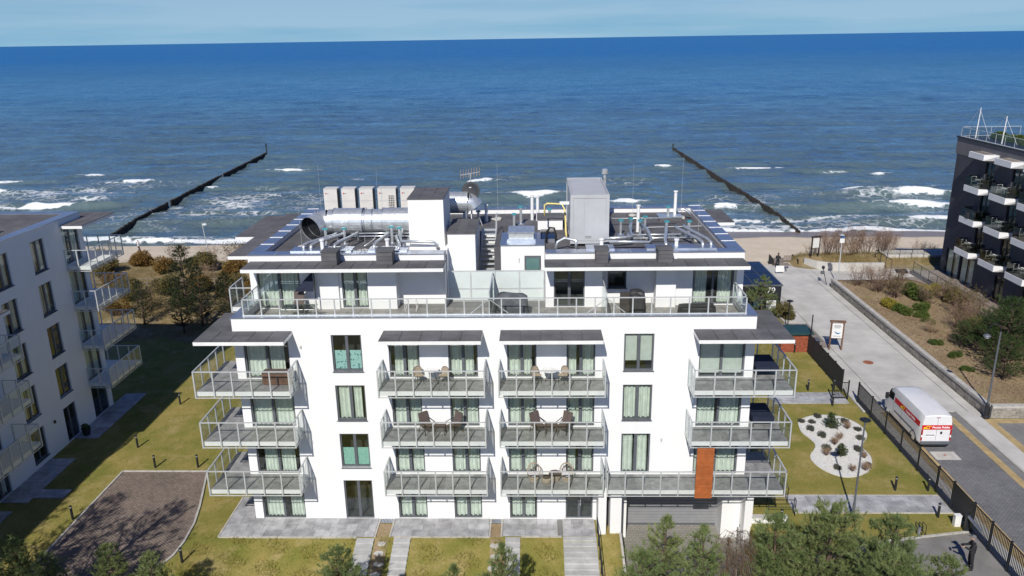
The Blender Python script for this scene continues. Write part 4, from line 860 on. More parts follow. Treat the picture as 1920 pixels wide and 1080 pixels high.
ac(-13.6, 'beige air conditioner at the left end of the row on the roof'); ac(-12.45, 'second beige air conditioner from the left in the roof row'); ac(-11.3, 'third beige air conditioner from the left in the roof row')
a4 = ac(-10.12, 'beige double air conditioner showing a black fan grille on the roof', 1.18); a5 = ac(-8.65, 'beige air conditioner partly hidden by the white stair head box', 0.9)
gr_ = MB().box(0.68,1.06,-0.02,-0.002,0.35,1.62).build('front_grille', 'black_plastic', a4)
for k in range(8): put('grille_bar', boxmesh('grille_bar_h', 0.38, 0.012, 0.04, 'ac_shell'), gr_, (0.68, -0.033, 0.45+k*0.15))
for k in range(4): put('grille_bar', boxmesh('grille_bar_v', 0.035, 0.012, 1.27, 'ac_shell'), gr_, (0.70+k*0.11, -0.046, 0.35))
# plant container
Cn = thing('plant_container', 'tall light grey metal plant container standing on the roof', 'container', (3.0, 5.4, RZ)); X0, X1, Y1, H0, H1 = -1.07, 1.07, 5.6, 0.16, 2.92
MB().box(X0+0.04,X1-0.04,0.05,Y1-0.05,H0+0.05,H1-0.08).build('body', 'container_grey', Cn)
for x in (X0, X1-0.16):
    for y in (0, Y1-0.16): bx('corner_post', Cn, x, x+0.16, y, y+0.16, H0, H1, 'container_grey')
for z0, z1 in ((H0,H0+0.15),(H1-0.20,H1-0.001)):
    bx('frame_beam', Cn, X0+0.16, X1-0.16, 0.003, 0.10, z0, z1, 'container_grey'); bx('frame_beam', Cn, X0+0.003, X0+0.10, 0.16, Y1-0.16, z0, z1, 'container_grey'); bx('frame_beam', Cn, X1-0.10, X1-0.003, 0.16, Y1-0.16, z0, z1, 'container_grey'); bx('frame_beam', Cn, X0+0.16, X1-0.16, Y1-0.1, Y1-0.003, z0, z1, 'container_grey')
for k in range(24): put('roof_rib', boxmesh('roof_rib', 1.8, 0.17, 0.05, 'container_grey'), Cn, (X0+0.17, 0.15+k*0.222, H1-0.075))
for (a, b2) in ((X0+0.17,-0.30),(-0.29,X1-0.17)): bx('front_panel', Cn, a, b2, 0.025, 0.049, H0+0.17, H1-0.22, 'container_grey')
for k in range(2): bx('vent_slot', Cn, -0.25, 0.1, 0.012, 0.024, H0+0.32+k*0.08, H0+0.35+k*0.08, 'concrete_dark')
for k in range(7): bx('side_panel', Cn, X1-0.038, X1-0.02, 0.2+k*0.74, 0.2+k*0.74+0.73, H0+0.17, H1-0.22, 'container_grey')
bx('skid', Cn, X0+0.1, X0+0.3, 0.2, Y1-0.2, 0.0, H0-0.002, 'black_metal'); bx('skid', Cn, X1-0.3, X1-0.1, 0.2, Y1-0.2, 0.0, H0-0.002, 'black_metal')
MB().cyl((1.25,5.3,0.2),(1.25,5.3,3.2),0.10,n=12).build('flue', 'galv', Cn); MB().lathe([(0.15,0),(0.20,0.04),(0.20,0.28),(0.14,0.34)],(1.25,5.3,3.15),14).build('flue_cap', 'galv', Cn)
MB().box(-1.62,-1.08,1.3,1.46,2.12,2.28).build('flood_lamp', 'white_paint', Cn)
# satellite dish on its frame, aerial behind
S = thing('satellite_dish', 'dark grey satellite dish on a tripod frame beside the stair head', 'dish', (-3.9, 10.3, RZ))
prof = [(0.02,0.0),(0.25,0.02),(0.45,0.08),(0.58,0.14)]; mb = MB(); mb.lathe(prof+[(0.57,0.16),(0.44,0.10),(0.24,0.04),(0.02,0.02)], (0,0,0), 24)
mt4 = Matrix.Translation((0,0,2.25)) @ Matrix.Rotation(R(-12), 4, 'Z') @ Matrix.Rotation(R(72), 4, 'X'); mb.xform(mt4); mb.build('reflector', 'dish_grey', S, smooth=True)
MB().tube([(0.05,-0.1,1.72),(0.02,-0.55,1.95),(0.0,-0.62,2.2)],0.02).build('feed_arm', 'black_metal', S); put('emblem', boxmesh('emblem', 0.14, 0.01, 0.05, 'white_print'), S, (-0.12,-0.055,2.48))
for a in (0, 120, 240): MB().cyl((0.7*math.cos(R(a+30)),0.7*math.sin(R(a+30)),0.02),(0,0.08,2.0),0.03,n=6).build('leg', 'alu', S)
MB().cyl((0,0.1,0.3),(0,0.1,2.4),0.035,n=8).build('mast', 'alu', S)
Aer = thing('tv_aerial', 'spiky pale television aerial on a thin mast behind the dish', 'aerial', (-4.0, 11.2, RZ)); MB().cyl((0,0,0),(0,0,3.2),0.025,n=6).build('mast', 'alu', Aer); MB().cyl((-0.6,0,3.1),(0.55,0.3,3.25),0.02,n=6).build('boom', 'alu', Aer)
for k in range(8): u = k/7; MB().cyl((-0.6+1.15*u,0.3*u-0.12,2.9+0.15*u),(-0.6+1.15*u,0.3*u+0.12,3.4+0.15*u),0.014,n=5).build('element', 'twig_straw', Aer)
# duct vents with turquoise actuators
def vent(x, y, h, label, s=1.0, arm=True):
    t = thing('roof_vent', label, 'vent', (x, y, RZ), group='roof vents with turquoise actuators')
    MB().cyl((0,0,0),(0,0,h),0.085*s,n=10).build('pipe', 'galv', t); put('base_plate', boxmesh('base_plate', 0.4, 0.4, 0.06, 'zinc'), t, (-0.2,-0.2,0))
    MB().box(-0.15*s,0.15*s,-0.10*s,0.10*s,h,h+0.06).build('actuator', 'teal_plastic', t); MB().box(-0.11*s,0.11*s,-0.07*s,0.07*s,h+0.061,h+0.10).build('actuator_lid', 'teal_plastic', t)
vl = [(-11.9,6.0,.95,'left of the duct elbow'),(-10.9,6.3,.9,'second along the big duct'),(-8.2,6.4,.95,'in the middle of the big duct'),(-7.75,6.35,.9,'nearest the white stair head box'),
      (-3.6,11.6,.7,'below the satellite dish'),(-0.9,11.0,1.1,'standing tallest behind the skylight'),(-1.3,10.2,.8,'just behind the skylight'),(0.9,11.6,.8,'between skylight and yellow pipe'),
      (5.0,8.0,.85,'closest to the right side of the container'),(5.6,8.2,.9,'second right of the container'),(6.1,7.7,.9,'third right of the container'),(6.6,9.4,.75,'behind the pipes right of the container'),(7.6,7.6,.85,'fourth right of the container'),(8.9,7.6,.85,'at the right end of the pipe row'),(8.4,12.0,.8,'on the box at the back right of the roof')]
for x, y, h, w in vl: vent(x, y, h, 'turquoise-topped metal roof vent '+w)
# bundles of steel pipes running to the front plinths
def pipes(name, label, runs, r=0.085, mat='galv', sup=()):
    t = thing(name, label, 'pipes', (runs[0][0][0], runs[0][0][1], RZ)); o_ = Vector((runs[0][0][0], runs[0][0][1], RZ))
    for run in runs: MB().tube([Vector(p)-o_ for p in run], r, 9).build('pipe', mat, t, smooth=True)
    for (x, y) in sup: MB().box(x-o_.x-0.02,x-o_.x+0.02,y-o_.y-0.02,y-o_.y+0.02,0,0.5).build('stand', 'zinc', t)
def sweep(xa, ya, xb, yb, z=0.62, xf=None):
    return [(xa,ya,RZ+z),(xa,ya-0.15,RZ+z)] + [(xa+(xb-xa)*u, ya-0.3+(yb+0.35-ya+0.3)*u, RZ+z-0.03*u) for u in (0.1,0.5,0.9)] + [(xb,yb+0.1,RZ+z-0.06),(xb,yb,RZ+z-0.16),(xb,yb,RZ+0.2)]
pipes('vent_pipes', 'bundle of bent silver pipes below the mouth of the big duct', [sweep(-11.4,6.4,-12.6,3.9),sweep(-11.0,6.5,-12.2,3.9),sweep(-10.2,6.6,-10.9,3.9)])
pipes('vent_pipes', 'silver bent pipes left of the white stair head box', [sweep(-8.4,6.5,-8.75,3.9),sweep(-7.9,6.3,-7.4,3.9,.5),[(-7.55,6.3,RZ+.85),(-7.6,5.7,RZ+.6),(-7.4,4.8,RZ+.55),(-5.6,4.75,RZ+.5),(-5.4,4.75,RZ+.3),(-5.4,4.75,RZ+.1)]])
pipes('vent_pipes', 'silver pipes bending round the foot of the grey container', [[(2.2,4.2,RZ+.2),(2.2,4.3,RZ+.62),(1.6,4.6,RZ+.7),(1.2,4.5,RZ+.5),(1.1,4.4,RZ+.15)],[(4.0,4.5,RZ+.5),(5.2,4.6,RZ+.45),(6.2,4.6,RZ+.42),(6.35,4.9,RZ+.5),(6.3,6.2,RZ+.75),(6.1,7.5,RZ+.8)],[(3.6,4.9,RZ+.55),(4.9,5.0,RZ+.6),(5.3,5.2,RZ+.6),(5.35,6.4,RZ+.8),(5.6,8.0,RZ+.8)]])
pipes('vent_pipes', 'pair of silver pipes sweeping down at the right of the roof', [sweep(8.1,7.4,8.95,3.9),sweep(8.6,7.6,9.4,3.9),sweep(7.5,7.3,7.0,3.9,.6)])
pipes('vent_pipes', 'straight horizontal silver conduits right of the container', [[(5.2,6.6,RZ+.35),(9.0,6.7,RZ+.35)],[(5.2,6.0,RZ+.3),(8.9,6.1,RZ+.3)],[(4.4,10.2,RZ+.5),(8.6,10.3,RZ+.5)]], 0.05, sup=((6.0,6.6),(7.8,6.6),(5.6,6.05)))
pipes('vent_pipes', 'silver cable trays stretched below the big duct', [[(-10.7,6.9,RZ+.5),(-7.2,6.9,RZ+.5)],[(-10.5,6.5,RZ+.42),(-7.2,6.55,RZ+.42)],[(-9.6,5.4,RZ+.12),(-9.2,6.3,RZ+.3),(-9.3,7.4,RZ+.3)]], 0.04, sup=((-9.8,6.5),(-8.6,6.5)))
pipes('gas_pipe', 'pale yellow gas pipe bent beside the grey container', [[(0.55,8.4,RZ+1.1),(0.55,8.4,RZ+1.75),(0.7,8.4,RZ+1.85),(1.55,8.2,RZ+1.85),(1.7,8.0,RZ+1.6),(1.75,7.6,RZ+1.1),(1.75,7.0,RZ+.5),(1.8,6.8,RZ+.1)]], 0.05, 'yellow_paint')
pipes('flexible_hose', 'black flexible hose looped over the roof beside the container', [[(0.6,6.1,RZ+.1),(0.65,6.1,RZ+.7),(0.8,6.0,RZ+.95),(1.05,5.9,RZ+.95),(1.15,5.85,RZ+.6),(1.15,5.8,RZ+.1)]], 0.06, 'rubber')
# white stub stacks
for k, (x, y, h, w) in enumerate(((-11.55,3.85,.85,'between the pipes at the front left edge'),(-8.0,3.85,.85,'at the front edge by the white stair head box'),(-4.5,11.9,1.0,'at the left leg of the dish'),(-3.1,11.8,1.05,'at the right leg of the dish'),(-0.2,12.3,1.5,'left one of the tall pair behind the skylight'),(0.15,12.1,1.5,'right one of the tall pair behind the skylight'),(3.55,3.9,.75,'on the plinth below the container'),(6.1,8.8,1.55,'tall among the vents right of the container'),(7.55,3.9,.7,'on the front plinth right of the container'),(8.9,12.4,1.7,'tallest at the back right of the roof'))):
    t = thing('vent_stack', 'white vent stack with flat cap '+w, 'vent', (x,y,RZ), group='white vent stacks on the roof')
    MB().cyl((0,0,0),(0,0,h),0.10,n=12).build('pipe', 'white_paint', t); MB().cyl((0,0,h+0.002),(0,0,h+0.08),0.14,n=12).build('cap', 'white_paint', t)
# roof light with metal hood, box, lightning rods, cable heaps
t = thing('roof_light', 'silver metal roof hood on the low white stair head', 'hood', (-0.75,6.6,14.172)); MB().box(-0.85,0.75,-0.9,0.9,0,0.16).build('kerb', 'zinc', t); MB().box(-0.75,0.65,-0.8,0.8,0.161,0.5).build('hood', 'galv', t); MB().box(-0.80,0.70,-0.85,0.85,0.501,0.54).build('lid', 'galv', t)
t = thing('skylight', 'narrow glazed skylight strip beside the silver roof hood', 'skylight', (0.75,7.6,RZ)); MB().box(-0.45,0.45,-1.2,1.2,0,0.2).build('frame', 'zinc', t)
for k in range(4): bx('pane', t, -0.4, 0.4, -1.15+k*0.58, -1.15+k*0.58+0.55, 0.201, 0.22, 'dark_glass')
t = thing('roof_box', 'low white roof box with dark felt top behind the gas pipe', 'box', (0.9,10.4,RZ)); MB().box(-0.75,0.75,-0.9,0.9,0,0.6).build('wall', 'stucco', t); MB().box(-0.8,0.8,-0.95,0.95,0.601,0.66).build('felt_top', 'membrane', t)
t = thing('roof_box', 'low felt-clad box carrying a metal tray at the back right of the roof', 'box', (8.5,12.0,RZ)); MB().box(-0.7,0.7,-0.5,0.5,0,0.25).build('wall', 'membrane', t); MB().box(-0.75,0.75,-0.55,0.55,0.251,0.30).build('tray', 'galv', t); MB().tube([(0.4,0.1,0.6),(0.9,0.1,0.65),(1.2,0,0.5),(1.3,0,0.3)],0.09,8).build('spout', 'galv', t, smooth=True)
for k, (x, y, h, w) in enumerate(((-13.2,5.6,2.6,'in front of the duct mouth'),(-2.4,12.6,3.6,'behind the roof stairs'),(9.3,12.5,3.8,'at the back right corner'),(9.2,6.4,2.3,'beside the right-hand pipes'),(-10.0,12.0,3.4,'between the air conditioners'),(6.3,13.2,3.4,'at the back edge right of the container'),(-14.2,13.9,3.4,'at the back left corner'))):
    t = thing('lightning_rod', 'thin lightning rod on a concrete foot '+w, 'rod', (x,y,RZ), group='lightning rods on the flat roof')
    MB().cyl((0,0,0.1),(0,0,h),0.008,0.004,5).build('rod', 'alu', t); MB().lathe([(0.25,0),(0.27,0.06),(0.2,0.12),(0.08,0.15)],(0,0,0),10).build('foot', 'concrete', t)
for k, (x, y, w) in enumerate(((-9.6,4.6,'in front of the big duct'),(-8.6,5.0,'beside the pipes left of the stair head'),(8.7,5.2,'at the front right edge of the roof'),(9.2,12.3,'at the back right of the roof'),(-2.5,12.4,'behind the roof stairs'),(6.5,7.0,'among the vents right of the container'))):
    pts = [(0.38*math.cos(t*2.4)*(0.6+0.4*math.sin(t*1.7)), 0.3*math.sin(t*2.4), 0.06+0.04*math.sin(t*5)) for t in [i*0.35 for i in range(30)]]
    MB().tube(pts, 0.035, 5).build('cable_coil', 'concrete', None, (x,y,RZ), label='heap of pale cable on the roof '+w, cat='cable', group='cable heaps on the roof')
t = thing('roof_conduit', 'thin pale conductor lying across the right half of the roof', 'cable', (7.5,9.6,RZ)); MB().tube([(-1.0,0,0.08),(0.5,0.1,0.08),(2.6,0.25,0.08)],0.02,5).build('wire', 'alu', t)

# ================================================================== FURNITURE ON BALCONIES AND TERRACE
def wire_chair(x, y, z, rz, label, mat='wicker_tan', back=0.42):
    t = thing('garden_chair', label, 'chair', (x,y,z), rz)
    mb = MB(); n = 20; mb.prism([(0.24*math.cos(6.283*i/n), 0.24*math.sin(6.283*i/n)) for i in range(n)], 0.42, 0.45); mb.build('seat', mat, t)
    for a in (45,135,225,315): MB().cyl((0.19*math.cos(R(a)),0.19*math.sin(R(a)),0.42),(0.25*math.cos(R(a)),0.25*math.sin(R(a)),0.0),0.014,n=5).build('leg', 'black_metal', t)
    pts = [(0.25*math.sin(R(a)), 0.20+0.03*math.cos(R(a)), 0.44+back*max(0,math.cos(R(a)))**0.6 if abs(a) < 90 else 0.44) for a in range(-90, 91, 15)]
    MB().tube(pts, 0.016, 5).build('back_frame', 'chair_brown', t); mb = MB(); pv = [(p[0]*0.95, p[1], p[2]-0.01) for p in pts]; mb.add(pv+[(p[0]*0.95,p[1]+0.012,0.45) for p in pts], [(i,i+1,len(pts)+i+1,len(pts)+i) for i in range(len(pts)-1)]); mb.build('backrest', mat, t)
    return t
def round_table(x, y, z, r, h, label, top='white_paint', leg='black_metal'):
    t = thing('round_table', label, 'table', (x,y,z)); MB().cyl((0,0,h-0.03),(0,0,h),r,n=22).build('table_top', top, t)
    for a in (30,150,270): MB().cyl((r*.7*math.cos(R(a)),r*.7*math.sin(R(a)),0),(r*.25*math.cos(R(a)),r*.25*math.sin(R(a)),h-0.031),0.014,n=5).build('leg', leg, t)
def armchair(x, y, z, rz, label):
    t = thing('armchair', label, 'chair', (x,y,z), rz)
    MB().box(-0.28,0.28,-0.28,0.26,0.36,0.44).build('seat', 'chair_brown', t)
    mb = MB(); mb.add([(-0.27,0.24,0.40),(0.27,0.24,0.40),(0.27,0.42,1.02),(-0.27,0.42,1.02),(-0.27,0.29,0.40),(0.27,0.29,0.40),(0.27,0.47,1.02),(-0.27,0.47,1.02)], [(0,1,2,3),(5,4,7,6),(3,2,6,7),(0,3,7,4),(1,5,6,2)]); mb.build('backrest', 'chair_brown', t)
    for s in (-1, 1):
        MB().tube([(s*0.31,-0.25,0),(s*0.31,-0.24,0.62),(s*0.31,0.33,0.66)],0.022,6).build('armrest', 'black_metal', t); MB().cyl((s*0.28,0.25,0.4),(s*0.3,0.38,0),0.02,n=6).build('leg', 'black_metal', t)
z3, z2, z1_ = 3*FL+0.012, 2*FL+0.012, FL+0.012
wire_chair(-5.95,-0.62,z3,R(30),'round-backed wicker chair left of the wire table on the upper left-centre balcony'); wire_chair(-4.72,-0.66,z3,R(-30),'round-backed wicker chair right of the wire table on the upper left-centre balcony'); round_table(-5.3,-0.5,z3,0.36,0.72,'round white wire table on the upper left-centre balcony')
wire_chair(0.02,-0.62,z3,R(35),'pale wicker chair left of the round table on the upper right-centre balcony'); wire_chair(1.35,-0.62,z3,R(-35),'pale wicker chair right of the round table on the upper right-centre balcony'); round_table(0.7,-0.62,z3,0.40,0.74,'round white table on the upper right-centre balcony')
armchair(-5.65,-0.62,z2,R(40),'brown armchair at left on the middle left-centre balcony'); armchair(-4.3,-0.62,z2,R(-40),'brown armchair at right on the middle left-centre balcony')
armchair(0.1,-0.62,z2,R(35),'brown armchair left of the low table on the middle right-centre balcony'); armchair(1.4,-0.62,z2,R(-35),'brown armchair right of the low table on the middle right-centre balcony')
t = thing('low_table', 'brown square low table between two armchairs on the middle right-centre balcony', 'table', (0.75,-0.75,z2)); MB().box(-0.34,0.34,-0.28,0.28,0.42,0.46).build('table_top', 'chair_brown', t)
for sx_ in (-0.3, 0.3):
    for sy_ in (-0.24, 0.24): bx('leg', t, sx_-0.02, sx_+0.02, sy_-0.02, sy_+0.02, 0, 0.419, 'chair_brown')
t = thing('low_table', 'brown square low table between two armchairs on the middle left-centre balcony', 'table', (-5.0,-0.75,z2)); MB().box(-0.3,0.3,-0.25,0.25,0.42,0.46).build('table_top', 'chair_brown', t)
for sx_ in (-0.26, 0.26):
    for sy_ in (-0.21, 0.21): bx('leg', t, sx_-0.02, sx_+0.02, sy_-0.02, sy_+0.02, 0, 0.419, 'chair_brown')
def egg_chair(x, y, z, rz, label):
    t = thing('egg_chair', label, 'chair', (x,y,z), rz); 
    for k in range(11):
        a = R(-100+20*k); pts = [(0.36*math.sin(a)*math.sin(u), 0.05+0.30*math.cos(a)*math.sin(u)*1.0, 0.55-0.48*math.cos(u)) for u in [math.pi*i/8 for i in range(9)]]
        MB().tube(pts, 0.012, 5).build('wicker_strand', 'wicker_tan', t)
    MB().tube([(0.36*math.cos(u), 0.0, 0.55+0.48*math.sin(u)) for u in [6.283*i/24 for i in range(25)]], 0.02, 5).build('rim', 'wicker_tan', t)
    MB().ball((0,0.05,0.36),0.28,0.24,0.07).build('cushion', 'cloth_white', t); MB().cyl((0,0.05,0),(0,0.05,0.1),0.22,n=14).build('base', 'wicker_tan', t)
egg_chair(-0.15,-0.65,z1_,R(15),'open wicker egg chair at left on the lower right-centre balcony'); egg_chair(1.55,-0.65,z1_,R(-15),'open wicker egg chair at right on the lower right-centre balcony')
t = thing('side_table', 'round brown wicker side table between the egg chairs', 'table', (0.95,-0.55,z1_)); MB().lathe([(0.26,0),(0.3,0.2),(0.3,0.36)],(0,0,0),18).build('drum', 'wicker_tan', t); MB().cyl((0,0,0.361),(0,0,0.4),0.33,n=20).build('table_top', 'chair_brown', t)
t = thing('ottoman', 'low tan wicker ottoman in front of the left egg chair', 'ottoman', (0.5,-0.8,z1_)); MB().lathe([(0.22,0),(0.27,0.1),(0.27,0.24),(0.2,0.3)],(0,0,0),16).build('drum', 'wicker_tan', t); MB().cyl((0,0,0.30),(0,0,0.33),0.22,n=16).build('cushion', 'chair_brown', t)
t = thing('storage_chest', 'brown wicker storage chest on the upper left corner balcony', 'chest', (-13.2,-0.55,z3)); MB().box(-0.72,0.72,-0.28,0.28,0.04,0.62).build('body', 'wood_brown', t); MB().box(-0.74,0.74,-0.30,0.30,0.621,0.67).build('lid', 'chair_brown', t)
for k in range(6): bx('slat', t, -0.73, 0.73, -0.295, -0.281, 0.06+k*0.092, 0.06+k*0.092+0.075, 'wood_brown')
bx('divider', t, -0.03, 0.03, -0.305, -0.296, 0.04, 0.62, 'chair_brown')
# terrace
tz = 11.233
t = thing('reclining_chair', 'dark reclining garden chair behind the glass table on the terrace', 'chair', (-12.6,2.1,tz), R(10))
mb = MB(); mb.add([(-0.27,-0.3,0.40),(0.27,-0.3,0.40),(0.27,0.2,0.36),(-0.27,0.2,0.36),(-0.27,0.55,1.1),(0.27,0.55,1.1)], [(0,1,2,3),(3,2,5,4)]); o_ = mb.build('sling', 'chair_brown', t); sd = o_.modifiers.new('s','SOLIDIFY'); sd.thickness = 0.03
for s in (-1,1): MB().tube([(s*0.3,-0.35,0),(s*0.3,-0.3,0.6),(s*0.3,0.25,0.62),(s*0.3,0.45,0)],0.02,6).build('frame', 'alu', t)
t = thing('glass_table', 'low glass garden table with thin metal legs on the terrace', 'table', (-12.3,1.2,tz)); MB().box(-0.85,0.85,-0.4,0.4,0.70,0.72).build('table_top', 'smoked_glass', t); MB().tube([(-0.85,-0.4,0.69),(0.85,-0.4,0.69),(0.85,0.4,0.69),(-0.85,0.4,0.69),(-0.85,-0.4,0.69)],0.02,5).build('rim', 'alu', t)
for sx_ in (-0.8,0.8):
    for sy_ in (-0.36,0.36): MB().cyl((sx_,sy_,0),(sx_,sy_,0.68),0.018,n=5).build('leg', 'alu', t)
t = thing('folded_parasol', 'navy cantilever parasol folded against the terrace wall', 'parasol', (-11.85,2.4,tz)); MB().cyl((0.1,0,0),(0.1,0,2.3),0.03,n=8).build('pole', 'black_metal', t); mb = MB(); mb.add([(0.05,0.0,2.3),(-1.0,-0.15,1.2),(-0.9,0.1,1.15),(0.0,0.15,1.5),(0.05,-0.15,1.2)], [(0,1,4),(0,2,1),(0,3,2),(0,4,3),(1,2,3,4)]); mb.build('canopy', 'navy_fabric', t)
t = thing('drying_rack', 'small white tubular rack standing by the terrace wall', 'rack', (-6.7,2.7,tz))
for yy in (-0.22, 0.22): MB().tube([(-0.3,yy,0),(-0.32,yy,0.3),(-0.25,yy,0.55),(0.25,yy,0.55),(0.32,yy,0.3),(0.3,yy,0)],0.018,6).build('frame', 'white_paint', t)
for xx in (-0.25,0,0.25): MB().cyl((xx,-0.22,0.55),(xx,0.22,0.55),0.012,n=5).build('bar', 'white_paint', t)
def cover(name, label, x, y, z, sx, sy, sz, mat, seed, top=0.8, slope=0.0):
    rr = random.Random(seed); n, k = 40, 12; vs = []
    for i in range(k+1):
        v_ = i/k; 
        for j in range(n):
            a = 6.283*j/n; c_, s_ = math.cos(a), math.sin(a); q = 1/max(abs(c_), abs(s_)); q = min(q, 1.22)
            fold = 1+0.035*math.sin(a*11+seed)*(1-v_)+0.02*math.sin(a*23+seed*2)*(1-v_)
            if v_ < 0.72: rad = 1.0-0.06*v_; zz = v_/0.72
            else: u = (v_-0.72)/0.28; rad = (0.957)*(1-u**1.6); zz = 1+0.06*math.sin(u*3.1)*math.sin(a*3+seed)
            X_, Y_ = sx*rad*q*c_*fold, sy*rad*q*s_*fold
            zz *= (1+slope*Y_/sy)*(1+0.03*math.sin(3*X_/sx+seed)); vs.append((X_, Y_, sz*zz*(1+0.02*math.sin(5*a+seed))))
    fs = [(i*n+j, i*n+(j+1)%n, (i+1)*n+(j+1)%n, (i+1)*n+j) for i in range(k) for j in range(n)]
    MB().add(vs, fs).build(name, mat, None, (x,y,z), smooth=True, label=label, cat='cover')
cover('covered_sofa', 'garden sofa under a grey protective cover on the middle of the terrace', -1.25,1.5,tz,0.86,0.5,0.95,'cover_grey',3,slope=0.25)
cover('covered_lounger', 'low garden furniture under a wrinkled black cover at the right of the terrace', 8.35,1.6,tz,0.95,0.45,0.52,'cover_black',5)
t = thing('wicker_chair', 'black wicker armchair half hidden by the grey covered stack on the terrace', 'chair', (4.75,2.2,tz)); MB().box(-0.3,0.3,-0.3,0.3,0.1,0.42).build('seat', 'wicker', t); MB().box(-0.3,0.3,0.2,0.3,0.421,1.0).build('backrest', 'wicker', t); MB().box(-0.32,-0.24,-0.3,0.199,0.421,0.66).build('armrest', 'wicker', t); MB().box(0.24,0.32,-0.3,0.199,0.421,0.66).build('armrest', 'wicker', t)
cover('covered_chairs', 'stack of chairs under a dark grey cover beside the wicker chair', 5.3,1.95,tz,0.40,0.42,1.1,'cover_black',8,slope=0.1)
for (x0,x1,y0,y1,z,w) in ((11.15,12.3,-0.1,1.6,z3,'upper'),(11.2,12.3,-0.1,1.6,z2,'middle')):
    t = thing('covered_table', 'navy covered table on the %s right side balcony' % w, 'table', ((x0+x1)/2,(y0+y1)/2,z)); MB().box(-(x1-x0)/2,(x1-x0)/2,-(y1-y0)/2,(y1-y0)/2,0.35,0.6).build('cover', 'navy_fabric', t)
    for sx_ in (-0.5,0.5):
        for sy_ in (-0.75,0.75): bx('leg', t, sx_-0.03, sx_+0.03, sy_-0.03, sy_+0.03, 0, 0.349, 'black_metal')
# ================================================================== LEFT APARTMENT BUILDING (front turned to the right, in its own shade)
Lb = thing('apartment_building', 'white apartment building in shade at the left edge with corner balconies', 'building', (-30.9, 0, 0), R(90))
# local: x = world y, front (-y local) faces world +x; world (X,Y) = (-30.9 - yl, xl)
LX0, LX1, LYB = -22.0, 14.45, 14.0
lw_ = MB(); lh = []
cols = [(8.65,10.05),(5.05,6.5)]
for k in range(5):
    z = k*FL
    for a, b2 in cols: lh.append((a, b2, z+0.40 if (k or a == 5.05) else 0.03, z+2.42))
    lh.append((12.05, 13.95, z+0.03, z+2.45)); lh.append((1.2,2.7,z+0.05,z+2.42)); lh.append((-1.8,-0.3,z+0.05,z+2.42)); lh.append((-6.0,-4.5,z+0.4,z+2.42))
wall_holes(lw_, LX0, LX1, -1.0, 14.3, 0.0, lh, 0.16)
lw_.quad((LX1,0,-1),(LX1,LYB,-1),(LX1,LYB,14.3),(LX1,0,14.3)); lw_.quad((LX0,LYB,-1),(LX0,0,-1),(LX0,0,14.3),(LX0,LYB,14.3)); lw_.quad((LX1,LYB,-1),(LX0,LYB,-1),(LX0,LYB,14.3),(LX1,LYB,14.3)); lw_.quad((LX0,0,14.28),(LX1,0,14.28),(LX1,LYB,14.28),(LX0,LYB,14.28))
lw_.build('wall', 'stucco', Lb)
for (a, b2, c_, d) in lh: window(Lb, a, b2, 0, c_, d, sill=(d-c_) < 2.2, curtain=random.choice(('drape','none','drape')) )
MB().box(LX0, LX1+0.02, -0.03, 0.72, 14.30, 14.36).build('coping', 'zinc', Lb); MB().box(LX1-0.70, LX1+0.02, 0.721, LYB, 14.30, 14.358).build('coping', 'zinc', Lb)
lr = MB().box(LX0, LX1-0.72, 0.73, LYB, 14.285, 14.30).build('roof', 'membrane', Lb)
for i in range(12): put('roof_sheet', boxmesh('roof_sheet', 0.98, 12.5, 0.012, 'membrane'), lr, (LX1-0.75-(i+1)*1.0, 0.8, 14.301+0.004*(i % 2)))
for k in range(1, 5):
    z = k*FL
    balcony(Lb, [(12.0,16.2,-1.55,-0.005),(14.455,16.2,-0.004,2.5)], [(11.95,-0.03),(11.95,-1.6),(16.25,-1.6),(16.25,2.5)], z, tiles=False)
    if k < 4: balcony(Lb, [(-2.6,3.7,-1.55,-0.005)], [(-2.6,-0.03),(-2.6,-1.6),(3.75,-1.6),(3.75,-0.03)], z, tiles=False)
canopy(Lb, [(11.95,16.2,-1.5,-0.003),(14.46,16.2,-0.002,2.5)], 13.92); canopy(Lb, [(-2.5,3.6,-1.5,-0.003)], 11.04)
bx('gable_pier', Lb, 13.96, 14.46, -0.02, 0.3, 0, 13.7, 'stucco') if False else None
for a in (0.6, -3.5): put('wall_lamp', boxmesh('wall_lamp', 0.1, 0.1, 0.2, 'black_metal'), Lb, (a+6.9, -0.1, 2.0))
t = thing('vent_pipes', 'silver pipes on the roof of the left building', 'pipes', (-33.5, 6.5, 14.31)); 
for k in range(3): MB().tube([(-3.5,-2.5+0.5*k,0.25+0.1*k),(0.6,1.0+0.4*k,0.25+0.1*k),(0.9,1.2+0.4*k,0.2),(0.95,1.25+0.4*k,0.0)],0.12,9).build('pipe', 'galv', t, smooth=True)
t = thing('satellite_dish', 'black satellite dish cut by the left picture edge', 'dish', (-33.3, 6.6, 14.31)); mb = MB(); mb.lathe([(0.02,0),(0.3,0.03),(0.5,0.1),(0.62,0.17),(0.6,0.19),(0.48,0.12),(0.28,0.05),(0.02,0.02)],(0,0,0),22); mb.xform(Matrix.Translation((0,0,1.2)) @ Matrix.Rotation(R(35),4,'Z') @ Matrix.Rotation(R(62),4,'X')); mb.build('reflector', 'black_metal', t, smooth=True); MB().cyl((0,0.1,0),(0,0.1,1.2),0.04).build('mast', 'alu', t)
for k in range(3): pass
pave('paved_terrace', -30.88, -29.3, 9.2, 16.2, 0.04, lw=0.9, lh=0.8); pave('paved_terrace', -30.88, -29.3, 1.5, 6.5, 0.04, lw=0.9, lh=0.8); pave('paved_terrace', -29.28, -27.5, 2.0, 2.9, 0.04, lw=0.9, lh=0.45); pave('paved_terrace', -30.88, -29.6, -6.0, 0.6, 0.04, lw=0.9, lh=0.8)
